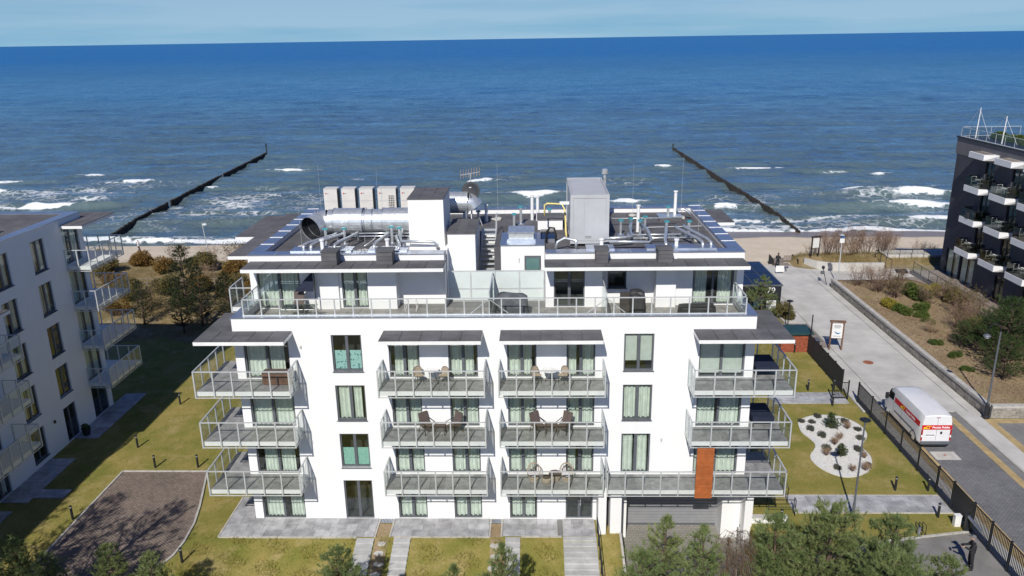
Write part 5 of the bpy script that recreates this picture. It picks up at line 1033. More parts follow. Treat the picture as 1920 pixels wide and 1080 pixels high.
t = thing('planter', 'dark round planter with a small plant beside the left building wall', 'planter', (-30.3,9.7,0.05)); MB().lathe([(0.22,0),(0.3,0.5),(0.27,0.5),(0.2,0.4)],(0,0,0),14).build('pot', 'black_plastic', t); MB().ball((0,0,0.62),0.25,0.25,0.2,8,5,0.25).build('plant', 'spruce', t)
# ================================================================== DARK BUILDING ON THE RIGHT
DB = thing('dark_apartment_building', 'charcoal apartment building with white tapered balconies at the right edge', 'building', (43.8, 46.4, 0), R(-90))
# local: x = 46.4 - Y, front (-y local) faces world -X ; world X = 43.8 + yl
DH = 14.65
dm = MB(); dh = []
DF = [0.0, 4.2, 7.4, 10.55]
dc = [4.5, 9.05, 13.6, 18.15, 22.7]
for xx in dc:
    for z in DF[1:]: dh.append((xx+1.15, xx+2.75, z+0.05, z+2.45))
    if xx > 8: dh.append((xx+1.15, xx+2.75, 0.1, 2.9))
dh.append((0.9, 3.6, 0.15, 3.2)); dh.append((3.75, 6.45, 0.15, 3.2))
wall_holes(dm, 0, 32, -0.5, 13.0, 0, dh, 0.2)
dm.quad((0,14,-0.5),(0,0,-0.5),(0,0,13.0),(0,14,13.0)); dm.quad((32,0,-0.5),(32,14,-0.5),(32,14,13.0),(32,0,13.0))
dm.build('wall', 'dark_stucco', DB)
MB().box(-0.3, 32.2, -0.02, 14, 13.002, DH).build('attic', 'grey_stucco', DB)
MB().box(-0.36, 32.3, -0.12, 14.1, DH+0.001, DH+0.14).build('coping', 'black_metal', DB)
for (a, b2, c_, d) in dh: window(DB, a, b2, 0, c_, d, leaves=2, sill=False, curtain='drape' if c_ < 1 and a < 8 else 'none', frame_mat='black_metal')
for xx in dc:
    f_ = 1.2; x0, x1, xe = xx, xx+2.7, xx+3.3
    for fi, z in enumerate(DF[1:]):
        bal = MB()
        bal.add([(x0,-f_,z-0.56),(x1,-f_,z-0.56),(xe-0.3,-0.003,z-0.56),(x0,-0.003,z-0.56),(x0,-f_,z+0.02),(x1,-f_,z+0.02),(xe,-0.003,z+0.02),(x0,-0.003,z+0.02)], [(0,3,2,1),(4,5,6,7),(0,1,5,4),(1,2,6,5),(2,3,7,6),(3,0,4,7)])
        bo = bal.build('balcony', 'white_paint', DB)
        put('deck_floor', boxmesh('deck_floor', round(x1-x0-0.1,3), 1.05, 0.015, 'tile_grey'), bo, (x0+0.05, -1.10, z+0.021))
        for (pa, pb) in (((x0+0.05,-f_+0.05),(x1-0.03,-f_+0.05)),((x0+0.05,-0.02),(x0+0.05,-f_+0.05)),((x1-0.03,-f_+0.05),(xe-0.06,-0.02))):
            L = math.hypot(pb[0]-pa[0], pb[1]-pa[1]); an = math.atan2(pb[1]-pa[1], pb[0]-pa[0])
            put('glass_panel', boxmesh('glass_panel', round(L,3), 0.012, 0.9, 'smoked_glass'), bo, (pa[0], pa[1], z+0.05), an)
            put('handrail', boxmesh('handrail', round(L,3), 0.035, 0.03, 'black_metal'), bo, (pa[0], pa[1]-0.01, z+0.955), an)
    hood = MB(); hood.add([(x0,-f_,13.3),(x1,-f_,13.3),(xe-0.3,-0.023,13.3),(x0,-0.023,13.3),(x0,-f_,13.85),(x1,-f_,13.85),(xe,-0.023,13.85),(x0,-0.023,13.85)], [(0,3,2,1),(4,5,6,7),(0,1,5,4),(1,2,6,5),(2,3,7,6),(3,0,4,7)])
    ho = hood.build('balcony_hood', 'white_paint', DB); put('hood_top', boxmesh('hood_top', 2.4, 0.8, 0.03, 'deck_wood'), ho, (x0+0.2, -1.0, 13.851))
# seaward balconies seen edge-on
for z in DF[1:]: MB().box(-1.1,-0.01,0.6,4.5,z-0.7,z+0.02).build('balcony', 'dark_stucco', DB); bx('glass_panel', DB, -1.08, -1.06, 0.6, 4.5, z+0.021, z+1.0, 'smoked_glass')
# roof terrace: railing, hedge, masts
tr2 = MB().box(0.2,30,0.0,0.05,DH+0.142,DH+0.2).build('roof_railing', 'white_paint', DB); rail(tr2, [(0.1,6.0),(0.1,0.1),(30,0.1)], DH+0.2, 0.85, 'rail_glass', 'alu', low=0.05, sp=1.6, pw=0.035, hr=0.04)
def furniture_set(xw, yw, z, w):
    t = thing('balcony_furniture', 'pale garden table and chairs on the %s white balcony of the dark building' % w, 'furniture', (xw,yw,z))
    MB().cyl((0,0,0.68),(0,0,0.72),0.34,n=16).build('table_top', 'white_paint', t); MB().cyl((0,0,0),(0,0,0.679),0.04,n=8).build('table_leg', 'alu', t)
    for s in (-1, 1):
        MB().box(-0.22,0.22,s*0.6-0.22,s*0.6+0.22,0.40,0.44).build('chair_seat', 'white_paint', t)
        MB().tube([(-0.22,s*0.8,0.0),(-0.22,s*0.82,0.9),(0.22,s*0.82,0.9),(0.22,s*0.8,0.0)],0.025,6).build('chair_back', 'alu', t)
nm = {0:'lower', 1:'middle', 2:'upper'}
for ci, cn in ((0,'far'),(1,'second'),(2,'third')):
    for fi in range(3):
        if (ci, fi) in ((0,1),): continue
        furniture_set(43.1, 46.4-dc[ci]-1.5, DF[fi+1]+0.04, nm[fi]+' '+cn)
t = thing('covered_furniture', 'dark round covered table on the middle far white balcony', 'cover', (43.1,46.4-dc[0]-1.4,DF[2]+0.04)); MB().lathe([(0.55,0),(0.6,0.5),(0.5,0.6),(0.2,0.62)],(0,0,0),18).build('cover', 'cover_black', t)
for (yw, h, w) in ((46.2,3.0,'nearer the far end'),(41.5,2.6,'at the right picture edge')):
    t = thing('roof_mast', 'white stayed mast on the dark building roof '+w, 'mast', (44.4,yw-1.7,DH+0.15)); MB().cyl((0,0,0),(0.1,0,h),0.06,0.03,8).build('mast', 'white_paint', t); MB().cyl((0,3.0,0),(0.1,0,h),0.012,n=5).build('stay', 'white_paint', t); MB().cyl((0,-2.5,0.2),(0.1,0,h*0.9),0.012,n=5).build('stay', 'white_paint', t)
# low raised walkway with railing along the dark building
wk = MB().prism([(40.6,16),(43.78,16),(43.78,46.2),(40.6,46.2)], -0.3, 0.45).build('walkway', 'concrete_dark', None, kind='structure')
for k in range(13): bx('deck_board', wk, 40.65, 43.76, 16.1+k*2.3, 16.1+k*2.3+2.28, 0.46, 0.49, 'deck_wood')
t = thing('walkway_railing', 'dark cable railing along the raised walkway by the dark building', 'railing', (40.6,16.2,0.47)); rail(t, [(0.05,0),(0.05,29.5)], 0.0, 1.0, 'rail_glass', 'black_metal', low=0.02, sp=1.7, pw=0.04, hr=0.04)
t = thing('walkway_railing', 'dark railing with gate at the seaward end of the walkway', 'railing', (38.6,46.4,0.05)); rail(t, [(0,0),(0,4.2),(5.4,4.2)], 0.0, 1.5, None, 'black_metal', low=0.0, sp=1.5, pw=0.05, hr=0.05)
MB().prism([(39.8,50.6),(48.5,50.6),(48.5,53.0),(39.8,53.0)], -0.6, 0.95).build('planter_wall', 'concrete', None, label='long pale concrete planter wall left of the dark building', cat='wall')
MB().prism([(37.6,41.6),(39.9,41.6),(39.9,43.4),(37.6,43.4)], -0.1, 0.55).build('wooden_platform', 'deck_wood', None, label='small grey wooden platform at the end of the raised bed', cat='platform')
# ================================================================== FENCE, LAMPS, VAN, PEOPLE AND SMALL THINGS
# fence along the drive: panels between posts, each bar a piece
FX = 22.78
def bar_fence(name, label, y0, y1, h, dy, bar=0.115, solid=False, mat='black_metal', posts=True, x=FX, cat='fence'):
    t = thing(name, label, cat, (x, y0, 0)); n = max(1, round((y1-y0)/dy)); st_ = (y1-y0)/n
    for i in range(n+1 if posts else 0): bx('post', t, -0.045, 0.045, i*st_-0.045, i*st_+0.045, 0, h+0.08, mat)
    for i in range(n):
        for z in (0.12, h-0.06): bx('rail', t, -0.022, 0.022, i*st_+0.046, (i+1)*st_-0.046, z, z+0.05, mat)
        m_ = int((st_-0.12)/bar)
        for j in range(m_): put('bar', boxmesh('bar', 0.03, 0.03, round(h-0.235,3), mat), t, (-0.015, i*st_+0.10+j*(st_-0.2)/(m_-1)-0.011, 0.171))
    return t
bar_fence('bar_fence', 'black bar fence between the east lawn and the road, beside the van', 2.85, 14.4, 1.55, 2.31)
bar_fence('bar_gate', 'narrow black bar gate at the paved path beside the sliding gate', 1.15, 2.80, 1.62, 1.65, cat='gate')
bar_fence('sliding_gate', 'dense double-barred section where the black sliding gate overlaps the fence', -0.95, 1.10, 1.66, 2.05, bar=0.08, cat='gate')
bar_fence('sliding_gate', 'long black sliding bar gate beside the person on the drive', -7.6, -1.0, 1.66, 1.65, cat='gate')
t = thing('gate_motor_arm', 'grey tubular gate arm fixed low on the sliding gate', 'gate arm', (22.5,-2.3,0)); MB().cyl((0,0,0.9),(0,1.2,0.95),0.08,n=10).build('tube', 'zinc', t); MB().box(-0.1,0.1,1.2,1.35,0,1.1).build('post', 'black_metal', t)
t = bar_fence('mesh_fence', 'dark mesh fence running from the brick hut to the small gate', 16.3, 24.2, 1.7, 1.6, bar=0.085, x=22.35)
t = thing('path_gate', 'small black bar gate across the upper garden path', 'gate', (21.2,15.0,0))
for xx in (0, 1.1): bx('post', t, xx-0.04, xx+0.04, -0.04, 0.04, 0, 1.5, 'black_metal')
for z in (0.12, 1.3): bx('rail', t, 0.041, 1.059, -0.02, 0.02, z, z+0.05, 'black_metal')
for k in range(9): put('bar', boxmesh('bar', 0.022, 0.022, 1.12, 'black_metal'), t, (0.12+k*0.105, -0.011, 0.175))
# black steel railings beside the garage ramp
def steel_rail(name, label, pts, h=1.0):
    o_ = Vector(pts[0]); t = thing(name, label, 'railing', tuple(o_)); P_ = [Vector(p)-o_ for p in pts]
    MB().tube([p+Vector((0,0,h)) for p in P_], 0.025, 6).build('handrail', 'black_metal', t); MB().tube([p+Vector((0,0,h*.55)) for p in P_], 0.018, 5).build('mid_rail', 'black_metal', t)
    for a, b2 in zip(P_[:-1], P_[1:]):
        n = max(1, round((b2-a).length/1.0))
        for i in range(n+1): q = a+(b2-a)*i/n; MB().cyl(q, q+Vector((0,0,h)), 0.022, n=5).build('post', 'black_metal', t)
steel_rail('stair_railing', 'black steel handrail along the right of the entrance stairs', [(3.16,-1.3,0.05),(3.16,-5.8,-0.8)], 0.95)
steel_rail('ramp_railing', 'black steel railing around the steps right of the garage', [(11.9,2.0,0.0),(14.0,1.6,0.02),(14.0,2.6,0.02)], 1.0)
steel_rail('ramp_railing', 'short black railing at the left end of the lower garden path', [(12.6,0.4,0.0),(14.05,0.4,0.0),(14.05,0.65,0.0)], 1.0)
# side entrance wall right of the garage
t = thing('garden_wall', 'low white garden wall stub right of the garage', 'wall', (12.2,-0.2,0)); MB().box(-0.7,1.2,-0.12,0.12,-0.9,0.35).build('wall', 'stucco', t); MB().box(-0.75,1.25,-0.16,0.16,0.351,0.39).build('coping', 'concrete', t)
# bollard lights
bm = None
def bollard(x, y, label):
    global bm
    z = float(height(np.array(x), np.array(y)))
    if bm is None:
        bm = (MB().cyl((0,0,0),(0,0,0.74),0.065,n=12).mesh('shaft','black_metal'), MB().cyl((0,0,0.741),(0,0,0.81),0.05,n=12).mesh('lamp','alu'), MB().lathe([(0.075,0.811),(0.075,0.86),(0.05,0.88)],(0,0,0),12).mesh('cap','black_metal'))
    t = thing('bollard_light', label, 'bollard', (x,y,z), group='black bollard lights on the lawns')
    for n_, m_ in zip(('shaft','lamp','cap'), bm): put(n_, m_, t)
for x, y, w in ((-25.95,14.4,'at the far edge of the left building shadow'),(-26.0,8.0,'at the shadow edge beside the brick drive head'),(-23.67,5.45,'left of two behind the brick drive'),(-21.0,5.5,'right of two behind the brick drive'),(-25.75,-0.1,'in tree shade at the left kerb of the brick drive'),(-18.0,-3.85,'on the lawn right of the brick drive curve'),(-8.9,-5.0,'below the left garden steps'),(0.2,-5.0,'left one of the pair at the entrance stairs foot'),(0.45,-5.2,'right one of the pair at the entrance stairs foot'),
                (20.57,3.0,'on the lawn between gravel bed and lower path'),(21.7,0.3,'below the right end of the lower path'),(22.4,2.95,'against the bar fence near the narrow gate'),(13.1,-0.3,'in front of the ramp railing'),(20.0,16.5,'above the upper garden path'),(20.9,14.0,'between upper path and gravel bed'),(21.9,16.6,'beside the mesh fence'),(21.3,23.9,'in front of the brick hut')):
    bollard(x, y, 'black bollard light '+w)
# lamps
def lamp_post(x, y, h, label, head='disc', z=0.0):
    t = thing('street_lamp', label, 'lamp', (x,y,z)); MB().cyl((0,0,0),(0,0,0.9),0.085,0.075,10).build('base', 'anthracite', t); MB().cyl((0,0,0.901),(0,0,h-0.25),0.055,0.042,10).build('pole', 'anthracite', t)
    MB().lathe([(0.05,h-0.249),(0.09,h-0.18),(0.09,h-0.1)],(0,0,0),12).build('neck', 'alu', t); MB().lathe([(0.1,h-0.099),(0.28,h-0.06),(0.28,h-0.02),(0.12,h+0.05)],(0,0,0),18).build('head', 'black_metal', t)
lamp_post(17.13, 0.28, 5.9, 'tall slim dark lamp post with disc head by the gravel bed')
t = thing('street_lamp', 'ornate black lamp with hanging globe beside the raised bed wall', 'lamp', (30.42,11.95,0.08)); MB().lathe([(0.24,0),(0.24,0.12),(0.15,0.2),(0.13,1.0),(0.09,1.1)],(0,0,0),12).build('base', 'black_metal', t); MB().cyl((0,0,1.1),(0,0,6.2),0.07,0.05,10).build('pole', 'anthracite', t)
MB().tube([(0,0,6.2)]+[(-0.42+0.42*math.cos(a), 0, 6.3+0.5*math.sin(a)) for a in [0.2,0.7,1.2,1.57,2.0,2.6,3.1]]+[(-0.84,0,6.05)], 0.03, 6).build('arm', 'black_metal', t); MB().lathe([(0.05,0.18),(0.2,0.1),(0.24,0.02),(0.24,0)],(-0.84,0,5.9),14).build('hood', 'anthracite', t); MB().ball((-0.84,0,5.86),0.17,0.17,0.12).build('globe', 'frosted', t, smooth=True)
t = thing('street_lamp', 'pale slim lamp post with white signs where the promenade meets the beach', 'lamp', (31.4,42.3,0.08)); MB().cyl((0,0,0),(0,0,5.4),0.06,0.045,8).build('pole', 'alu', t); MB().box(-0.24,0.24,-0.05,-0.01,4.5,4.95).build('sign', 'poster', t); MB().box(-0.2,0.2,-0.05,-0.01,5.0,5.25).build('sign', 'poster_blue', t); MB().box(-0.3,0.05,-0.3,0.1,5.3,5.42).build('head', 'alu', t)
t = thing('street_lamp', 'pale lamp post on the dunes left of the building', 'lamp', (-37.6,50.0,0.3)); MB().cyl((0,0,0),(-0.4,0,5.2),0.06,0.045,8).build('pole', 'alu', t); MB().lathe([(0.06,0.2),(0.25,0.1),(0.28,0)],(-0.1,0,5.0),12).build('head', 'frosted', t)
t = thing('street_lamp', 'short black lamp with disc head behind the brick hut', 'lamp', (22.35,29.3,0.06)); MB().cyl((0,0,0),(0,0,2.5),0.05,n=8).build('pole', 'black_metal', t); MB().lathe([(0.14,0),(0.14,0.15),(0.06,0.25)],(0,0,0),10).build('base', 'black_metal', t); MB().lathe([(0.08,2.5),(0.28,2.6),(0.28,2.66),(0.1,2.72)],(0,0,0),14).build('head', 'black_metal', t)
t = thing('sign_post', 'thin black lamp with small basket at the start of the raised bed', 'lamp', (30.0,42.6,0.08)); MB().cyl((0.3,-0.3,0),(-0.1,0,1.7),0.035,n=6).build('pole', 'black_metal', t); MB().ball((-0.1,0,1.8),0.17,0.17,0.2,10,6).build('head', 'black_metal', t); MB().box(-0.3,0.05,-0.1,0.1,1.1,1.4).build('box', 'anthracite', t)
# meter box, bicycle stand
t = thing('meter_box', 'small white utility box on the lawn by the sliding gate', 'box', (22.3,-0.45,0)); MB().box(-0.16,0.16,-0.12,0.12,0,0.62).build('case', 'white_paint', t); MB().box(-0.18,0.18,-0.14,0.14,0.621,0.66).build('lid', 'white_paint', t)
t = thing('bicycle_stand', 'small black metal stand at the drive kerb', 'stand', (19.9,-1.35,0))
for k in range(3): MB().tube([(0.18*k,0,0),(0.18*k,0,0.55),(0.18*k,0.4,0.55),(0.18*k,0.4,0)],0.02,5).build('hoop', 'black_metal', t)
MB().box(-0.05,0.06,-0.06,0.06,0,0.5).build('base', 'zinc', t)
# ------------------------------------------------------------------ delivery van
V_ = thing('delivery_van', 'white high-roof delivery van with red band parked beside the bar fence', 'van', (25.05, 7.85, 0.02)); V_.scale = (0.93, 0.95, 0.92)
def sect(y, w, zb, zw, wt, zt, cr=0.18):
    """half section: sill, waist, roof edge, roof"""
    pr = [(w*0.97, zb), (w, zb+0.25), (w, zw), (wt+0.02, zt-cr-0.12), (wt-0.05, zt-cr*0.35), (wt-cr-0.05, zt-0.015), (wt*0.45, zt+0.012)]
    return [(x, y, z) for x, z in pr] + [(-x, y, z) for x, z in pr[::-1]]
S_ = [sect(0.0, 0.98, 0.42, 1.55, 0.90, 2.40, 0.14), sect(0.06, 1.02, 0.36, 1.55, 0.93, 2.46), sect(0.7, 1.025, 0.34, 1.55, 0.94, 2.52), sect(2.5, 1.025, 0.34, 1.55, 0.945, 2.54), sect(4.2, 1.025, 0.34, 1.55, 0.94, 2.52), sect(4.65, 1.02, 0.34, 1.50, 0.90, 2.42), sect(5.05, 1.015, 0.34, 1.42, 0.86, 2.12, 0.14), sect(5.35, 1.0, 0.34, 1.30, 0.86, 1.62, 0.10), sect(5.75, 0.93, 0.36, 1.05, 0.84, 1.22, 0.08), sect(5.95, 0.80, 0.42, 0.85, 0.70, 0.98, 0.06)]
n_ = len(S_[0]); mb = MB(); mb.add([p for s in S_ for p in s], [(i*n_+j, i*n_+(j+1)%n_, (i+1)*n_+(j+1)%n_, (i+1)*n_+j) for i in range(len(S_)-1) for j in range(n_)] + [tuple(range(n_)), tuple(range(len(S_)*n_-1, (len(S_)-1)*n_-1, -1))])
vb = mb.build('body', 'van_white', V_, smooth=True); 
em = vb.modifiers.new('edge', 'EDGE_SPLIT'); em.split_angle = R(35)
def sidestrip(name, y0, y1, z0, z1, mat, off=0.006, par=V_, sgn=-1):
    """strip hugging the sloping upper side wall (between waist and roof edge)"""
    xs_ = lambda z: 1.025+(0.965-1.025)*max(0, (z-1.55))/(2.22-1.55)+off
    mb = MB(); mb.add([(sgn*xs_(z0),y0,z0),(sgn*xs_(z0),y1,z0),(sgn*xs_(z1),y1,z1),(sgn*xs_(z1),y0,z1)]+[(sgn*(xs_(z0)-0.004),y0,z0),(sgn*(xs_(z0)-0.004),y1,z0),(sgn*(xs_(z1)-0.004),y1,z1),(sgn*(xs_(z1)-0.004),y0,z1)], [(0,1,2,3),(7,6,5,4),(0,3,7,4),(1,5,6,2),(3,2,6,7),(0,4,5,1)]); return mb.build(name, mat, par)
for sg in (-1, 1):
    sidestrip('red_band', 0.3, 4.1, 1.48, 1.86, 'red_paint', sgn=sg); sidestrip('side_window', 4.25, 5.0, 1.5, 2.05, 'dark_glass', sgn=sg)
    sidestrip('side_rub_strip', 0.9, 4.0, 0.78, 0.90, 'anthracite', 0.012, sgn=sg)
    sidestrip('door_seam', 4.16, 4.18, 0.5, 1.46, 'concrete_dark', 0.004, sgn=sg); sidestrip('door_seam', 2.9, 2.92, 0.5, 1.46, 'concrete_dark', 0.004, sgn=sg)
bx('red_band', V_, -1.0, 1.0, -0.012, -0.002, 1.42, 1.76, 'red_paint')
bx('door_seam', V_, -0.008, 0.008, -0.016, -0.0125, 0.62, 2.3, 'concrete_dark'); bx('bumper', V_, -1.0, 1.0, -0.10, -0.003, 0.36, 0.55, 'anthracite'); bx('step', V_, -0.85, 0.85, -0.13, -0.02, 0.28, 0.355, 'rubber')
bx('plate', V_, -0.62, -0.18, -0.024, -0.003, 0.86, 0.98, 'white_print'); bx('plate_bar', V_, -0.66, -0.12, -0.03, -0.003, 0.985, 1.03, 'anthracite'); bx('brake_light', V_, -0.14, 0.14, -0.02, -0.003, 2.30, 2.335, 'lamp_red')
MB().ball((0.32,-0.01,1.18),0.08,0.03,0.11,10,6).build('door_handle', 'black_plastic', V_)
for sg in (-1, 1):
    lo = MB().box(min(sg*0.90,sg*1.0),max(sg*0.90,sg*1.0),-0.025,0.04,0.60,1.40).build('tail_light', 'lamp_red', V_); put('indicator', boxmesh('indicator', 0.09, 0.01, 0.16, 'white_print'), lo, (min(sg*0.905,sg*0.995),-0.036,0.86))
    for yy in (0.95, 4.95):
        wh = MB().cyl((sg*0.78,yy,0.34),(sg*1.0,yy,0.34),0.34,n=24).build('wheel', 'rubber', V_); put('rim', MB().cyl((sg*1.001,yy,0.34),(sg*1.012,yy,0.34),0.2,n=16).mesh('rim','galv'), wh)
    ar = MB(); ar.tube([(sg*1.03, 0.95+0.44*math.cos(a), 0.36+0.44*math.sin(a)) for a in [math.pi*i/10 for i in range(11)]], 0.03, 5); ar.build('wheel_arch', 'black_plastic', V_)
    mr = MB().box(min(sg*1.06,sg*1.26),max(sg*1.06,sg*1.26),4.95,5.1,1.35,1.78).build('mirror', 'black_plastic', V_)
mb = MB(); mb.add([(-0.84,5.12,2.05),(0.84,5.12,2.05),(0.86,5.40,1.56),(-0.86,5.40,1.56)], [(0,1,2,3)]); mb.add([(-0.84,5.14,2.06),(0.84,5.14,2.06),(0.86,5.42,1.57),(-0.86,5.42,1.57)], [(3,2,1,0)]); mb.build('windscreen', 'dark_glass', V_)
bx('chassis', V_, -0.8, 0.8, 0.2, 5.6, 0.22, 0.36, 'rubber')
def text(name, body, size, mat, parent, loc, rot, shear=0.0, bold=0.0):
    cu = bpy.data.curves.new(name, 'FONT'); cu.body = body; cu.size = size; cu.extrude = 0.002; cu.align_x = 'LEFT'; cu.align_y = 'CENTER'; cu.shear = shear; cu.offset = bold
    tmp = bpy.data.objects.new(name, cu); COL.objects.link(tmp); bpy.context.view_layer.update()
    me = bpy.data.meshes.new_from_object(tmp.evaluated_get(bpy.context.evaluated_depsgraph_get())); bpy.data.objects.remove(tmp)
    me.materials.clear(); me.materials.append(MAT[mat]); o = put(name, me, parent, loc); o.rotation_euler = rot; return o
text('lettering', 'Poczta Polska', 0.21, 'white_print', V_, (-0.33,-0.015,1.59), (R(90),0,0), 0.15, 0.006)
tilt = math.atan2(0.06, 0.67)
text('lettering', 'Poczta Polska', 0.25, 'white_print', V_, (-1.025,2.35,1.66), (R(90)-tilt*0,0,R(-90)), 0.15, 0.006)
def horn(parent, m4):
    mb = MB(); mb.tube([(0.10*math.cos(a), 0, 0.10*math.sin(a)) for a in [6.283*i/16 for i in range(17)]], 0.022, 6); mb.tube([(-0.30,0,-0.06),(-0.1,0,-0.09),(0.05,0,-0.10)], 0.02, 6, rr=[0.06,0.025,0.02]); mb.tube([(0.0,0,0.10),(0.15,0,0.08),(0.24,0,0.05)],0.014,6)
    mb.add([(-0.26,-0.012,0.02),(-0.12,-0.012,0.05),(-0.14,-0.012,-0.01),(-0.28,-0.012,-0.03)], [(0,1,2,3)]); mb.xform(m4); mb.build('post_horn_emblem', 'yellow_print', parent)
horn(V_, Matrix.Translation((-0.60,-0.016,1.59)) @ Matrix.Scale(0.25, 4, (0,1,0))); horn(V_, Matrix.Translation((-1.03,2.75,1.67)) @ Matrix.Rotation(R(-90),4,'Z') @ Matrix.Scale(0.25, 4, (0,1,0)) @ Matrix.Scale(1.2, 4))
# black car corner just inside the right edge
t = thing('parked_car', 'rear corner of a black car cut off at the right picture edge', 'car', (29.55,1.2,0.1)); 
cs = [(0.0,0.75,0.35,0.85,1.0),(0.15,0.85,0.25,0.95,1.12),(0.9,0.88,0.22,0.95,1.42),(2.2,0.88,0.22,0.95,1.46),(3.0,0.88,0.22,0.92,1.05),(4.0,0.84,0.24,0.8,0.88),(4.2,0.7,0.35,0.6,0.7)]
mb = MB(); vv = []
for (y, w, zb, zw, zt) in cs: vv += [(1.0+x, -y, z) for x, z in ((w,zb),(w,zw),(w*0.78,zt),(-w*0.78,zt),(-w,zw),(-w,zb))]
mb.add(vv, [(i*6+j, i*6+(j+1)%6, (i+1)*6+(j+1)%6, (i+1)*6+j) for i in range(len(cs)-1) for j in range(6)]+[tuple(range(6)), tuple(range(len(cs)*6-1, len(cs)*6-7, -1))]); mb.build('body', 'black_plastic', t, smooth=True)
for sg in (0.2, 1.8):
    for yy in (-0.85, -3.3): MB().cyl((sg-0.1,yy,0.3),(sg+0.1,yy,0.3),0.3,n=18).build('wheel', 'rubber', t)
# ------------------------------------------------------------------ people
def figure(x, y, z, rz, label, top, trousers, pose, scale=1.0, cap='cloth_grey', hair=None, extras=None):
    """body as one continuous skinned figure in the clothing; head, hands, hair as its children"""
    t = thing('person', label, 'person', (x,y,z), rz); t.scale = (scale,)*3
    J = pose
    keys = list(J); idx = {k: i for i, k in enumerate(keys)}
    ed = [(idx[a], idx[b2]) for a, b2 in (('pel','sp1'),('sp1','sp2'),('sp2','neck'),('neck','chin'),('sp2','shL'),('shL','elL'),('elL','wrL'),('sp2','shR'),('shR','elR'),('elR','wrR'),('pel','hipL'),('hipL','knL'),('knL','anL'),('anL','toL'),('pel','hipR'),('hipR','knR'),('knR','anR'),('anR','toR')) if a in idx and b2 in idx]
    bpy.context.view_layer.update()
    me = bpy.data.meshes.new('body'); bmm = bmesh.new(); ly = bmm.verts.layers.skin.verify(); vl_ = [bmm.verts.new(J[k][:3]) for k in keys]
    for a, b2 in ed: bmm.edges.new((vl_[a], vl_[b2]))
    for k, v_ in zip(keys, vl_): v_[ly].radius = (J[k][3], J[k][3]); v_[ly].use_root = (k == 'pel')
    bmm.to_mesh(me); bmm.free()
    me.materials.append(MAT[top]); o = put('body', me, t); o.modifiers.new('skin','SKIN'); ss = o.modifiers.new('sub','SUBSURF'); ss.levels = 2; ss.render_levels = 2
    hx, hy, hz = J['head'][:3] if 'head' in J else J['chin'][:3]
    return t, o
# man with a remote controller on the drive, seen from behind-right, facing left and away
Pm = dict(pel=(0,0,0.95,0.145), sp1=(0.0,0.02,1.14,0.15), sp2=(0.0,0.03,1.38,0.165), neck=(0,-0.01,1.52,0.075), chin=(0,-0.04,1.60,0.06),
          shL=(-0.20,0.02,1.40,0.085), elL=(-0.27,-0.12,1.16,0.065), wrL=(-0.12,-0.36,1.20,0.048), shR=(0.20,0.02,1.40,0.085), elR=(0.27,-0.12,1.16,0.065), wrR=(0.11,-0.36,1.20,0.048),
          hipL=(-0.10,0.0,0.88,0.105), knL=(-0.12,-0.02,0.50,0.082), anL=(-0.13,0.02,0.10,0.06), toL=(-0.14,-0.16,0.05,0.052), hipR=(0.10,0,0.88,0.105), knR=(0.14,0.02,0.50,0.082), anR=(0.16,0.08,0.10,0.06), toR=(0.18,-0.10,0.05,0.052))
t, o = figure(21.1, -4.1, 0.03, R(-105), 'person in black jacket and grey cap holding a remote controller on the drive', 'cloth_black', 'cloth_black', Pm, 1.03)
def head(t, c, r, cap=None, hair='cloth_grey', hood=None):
    h_ = MB(); h_.ball(c, r*0.78, r*0.95, r*1.18, 14, 10); h_.ball((c[0], c[1]-r*0.95, c[2]-r*0.1), r*0.14, r*0.2, r*0.22, 8, 6)
    for s in (-1,1): h_.ball((c[0]+s*r*0.78, c[1]+0.01, c[2]-r*0.1), r*0.12, r*0.2, r*0.28, 8, 6)
    ho = h_.build('head', 'skin', t, smooth=True)
    for s in (-1,1): put('eye', MB().ball((c[0]+s*r*0.3, c[1]-r*0.84, c[2]+r*0.08), r*0.1, r*0.06, r*0.07, 8, 5).mesh('eye','black_plastic'), ho)
    put('mouth', MB().box(c[0]-r*0.24, c[0]+r*0.24, c[1]-r*0.86, c[1]-r*0.80, c[2]-r*0.52, c[2]-r*0.46).mesh('mouth','terracotta'), ho)
    if cap:
        vs = MB(); vs.ball((c[0], c[1]+0.012, c[2]+r*0.38), r*0.86, r*1.04, r*0.92, 14, 8); vs.box(c[0]-r*0.55, c[0]+r*0.55, c[1]-r*1.6, c[1]-r*0.7, c[2]+r*0.38, c[2]+r*0.46); vs.build('cap', cap, t, smooth=True)
    elif hair: MB().ball((c[0], c[1]+0.025, c[2]+r*0.22), r*0.86, r*0.98, r*1.04, 14, 8).build('hair', hair, t, smooth=True)
    if hood: MB().ball((c[0], c[1]+0.09, c[2]-r*1.25), r*1.15, r*0.8, r*0.55, 12, 7).build('hood', hood, t, smooth=True)
def hand(t, w, d, s):
    """palm with four curled fingers and a thumb"""
    w = Vector(w); d = Vector(d).normalized(); side = d.cross(Vector((0,0,1))).normalized()*s; up = Vector((0,0,1)); mb = MB()
    mb.ball(tuple(w+d*0.04), 0.03, 0.045, 0.022, 8, 6)
    for k in range(4):
        b0 = w+d*0.075+side*(-0.03+0.02*k); L = (0.055,0.065,0.062,0.048)[k]; mb.tube([b0, b0+d*L*0.5+up*0.006, b0+d*L*0.8-up*0.02, b0+d*L*0.6-up*0.045], 0.009, 5)
    mb.tube([w+d*0.02-side*0.03, w+d*0.05-side*0.055+up*0.01, w+d*0.085-side*0.05+up*0.015], 0.010, 5); mb.build('hand', 'skin', t, smooth=True)
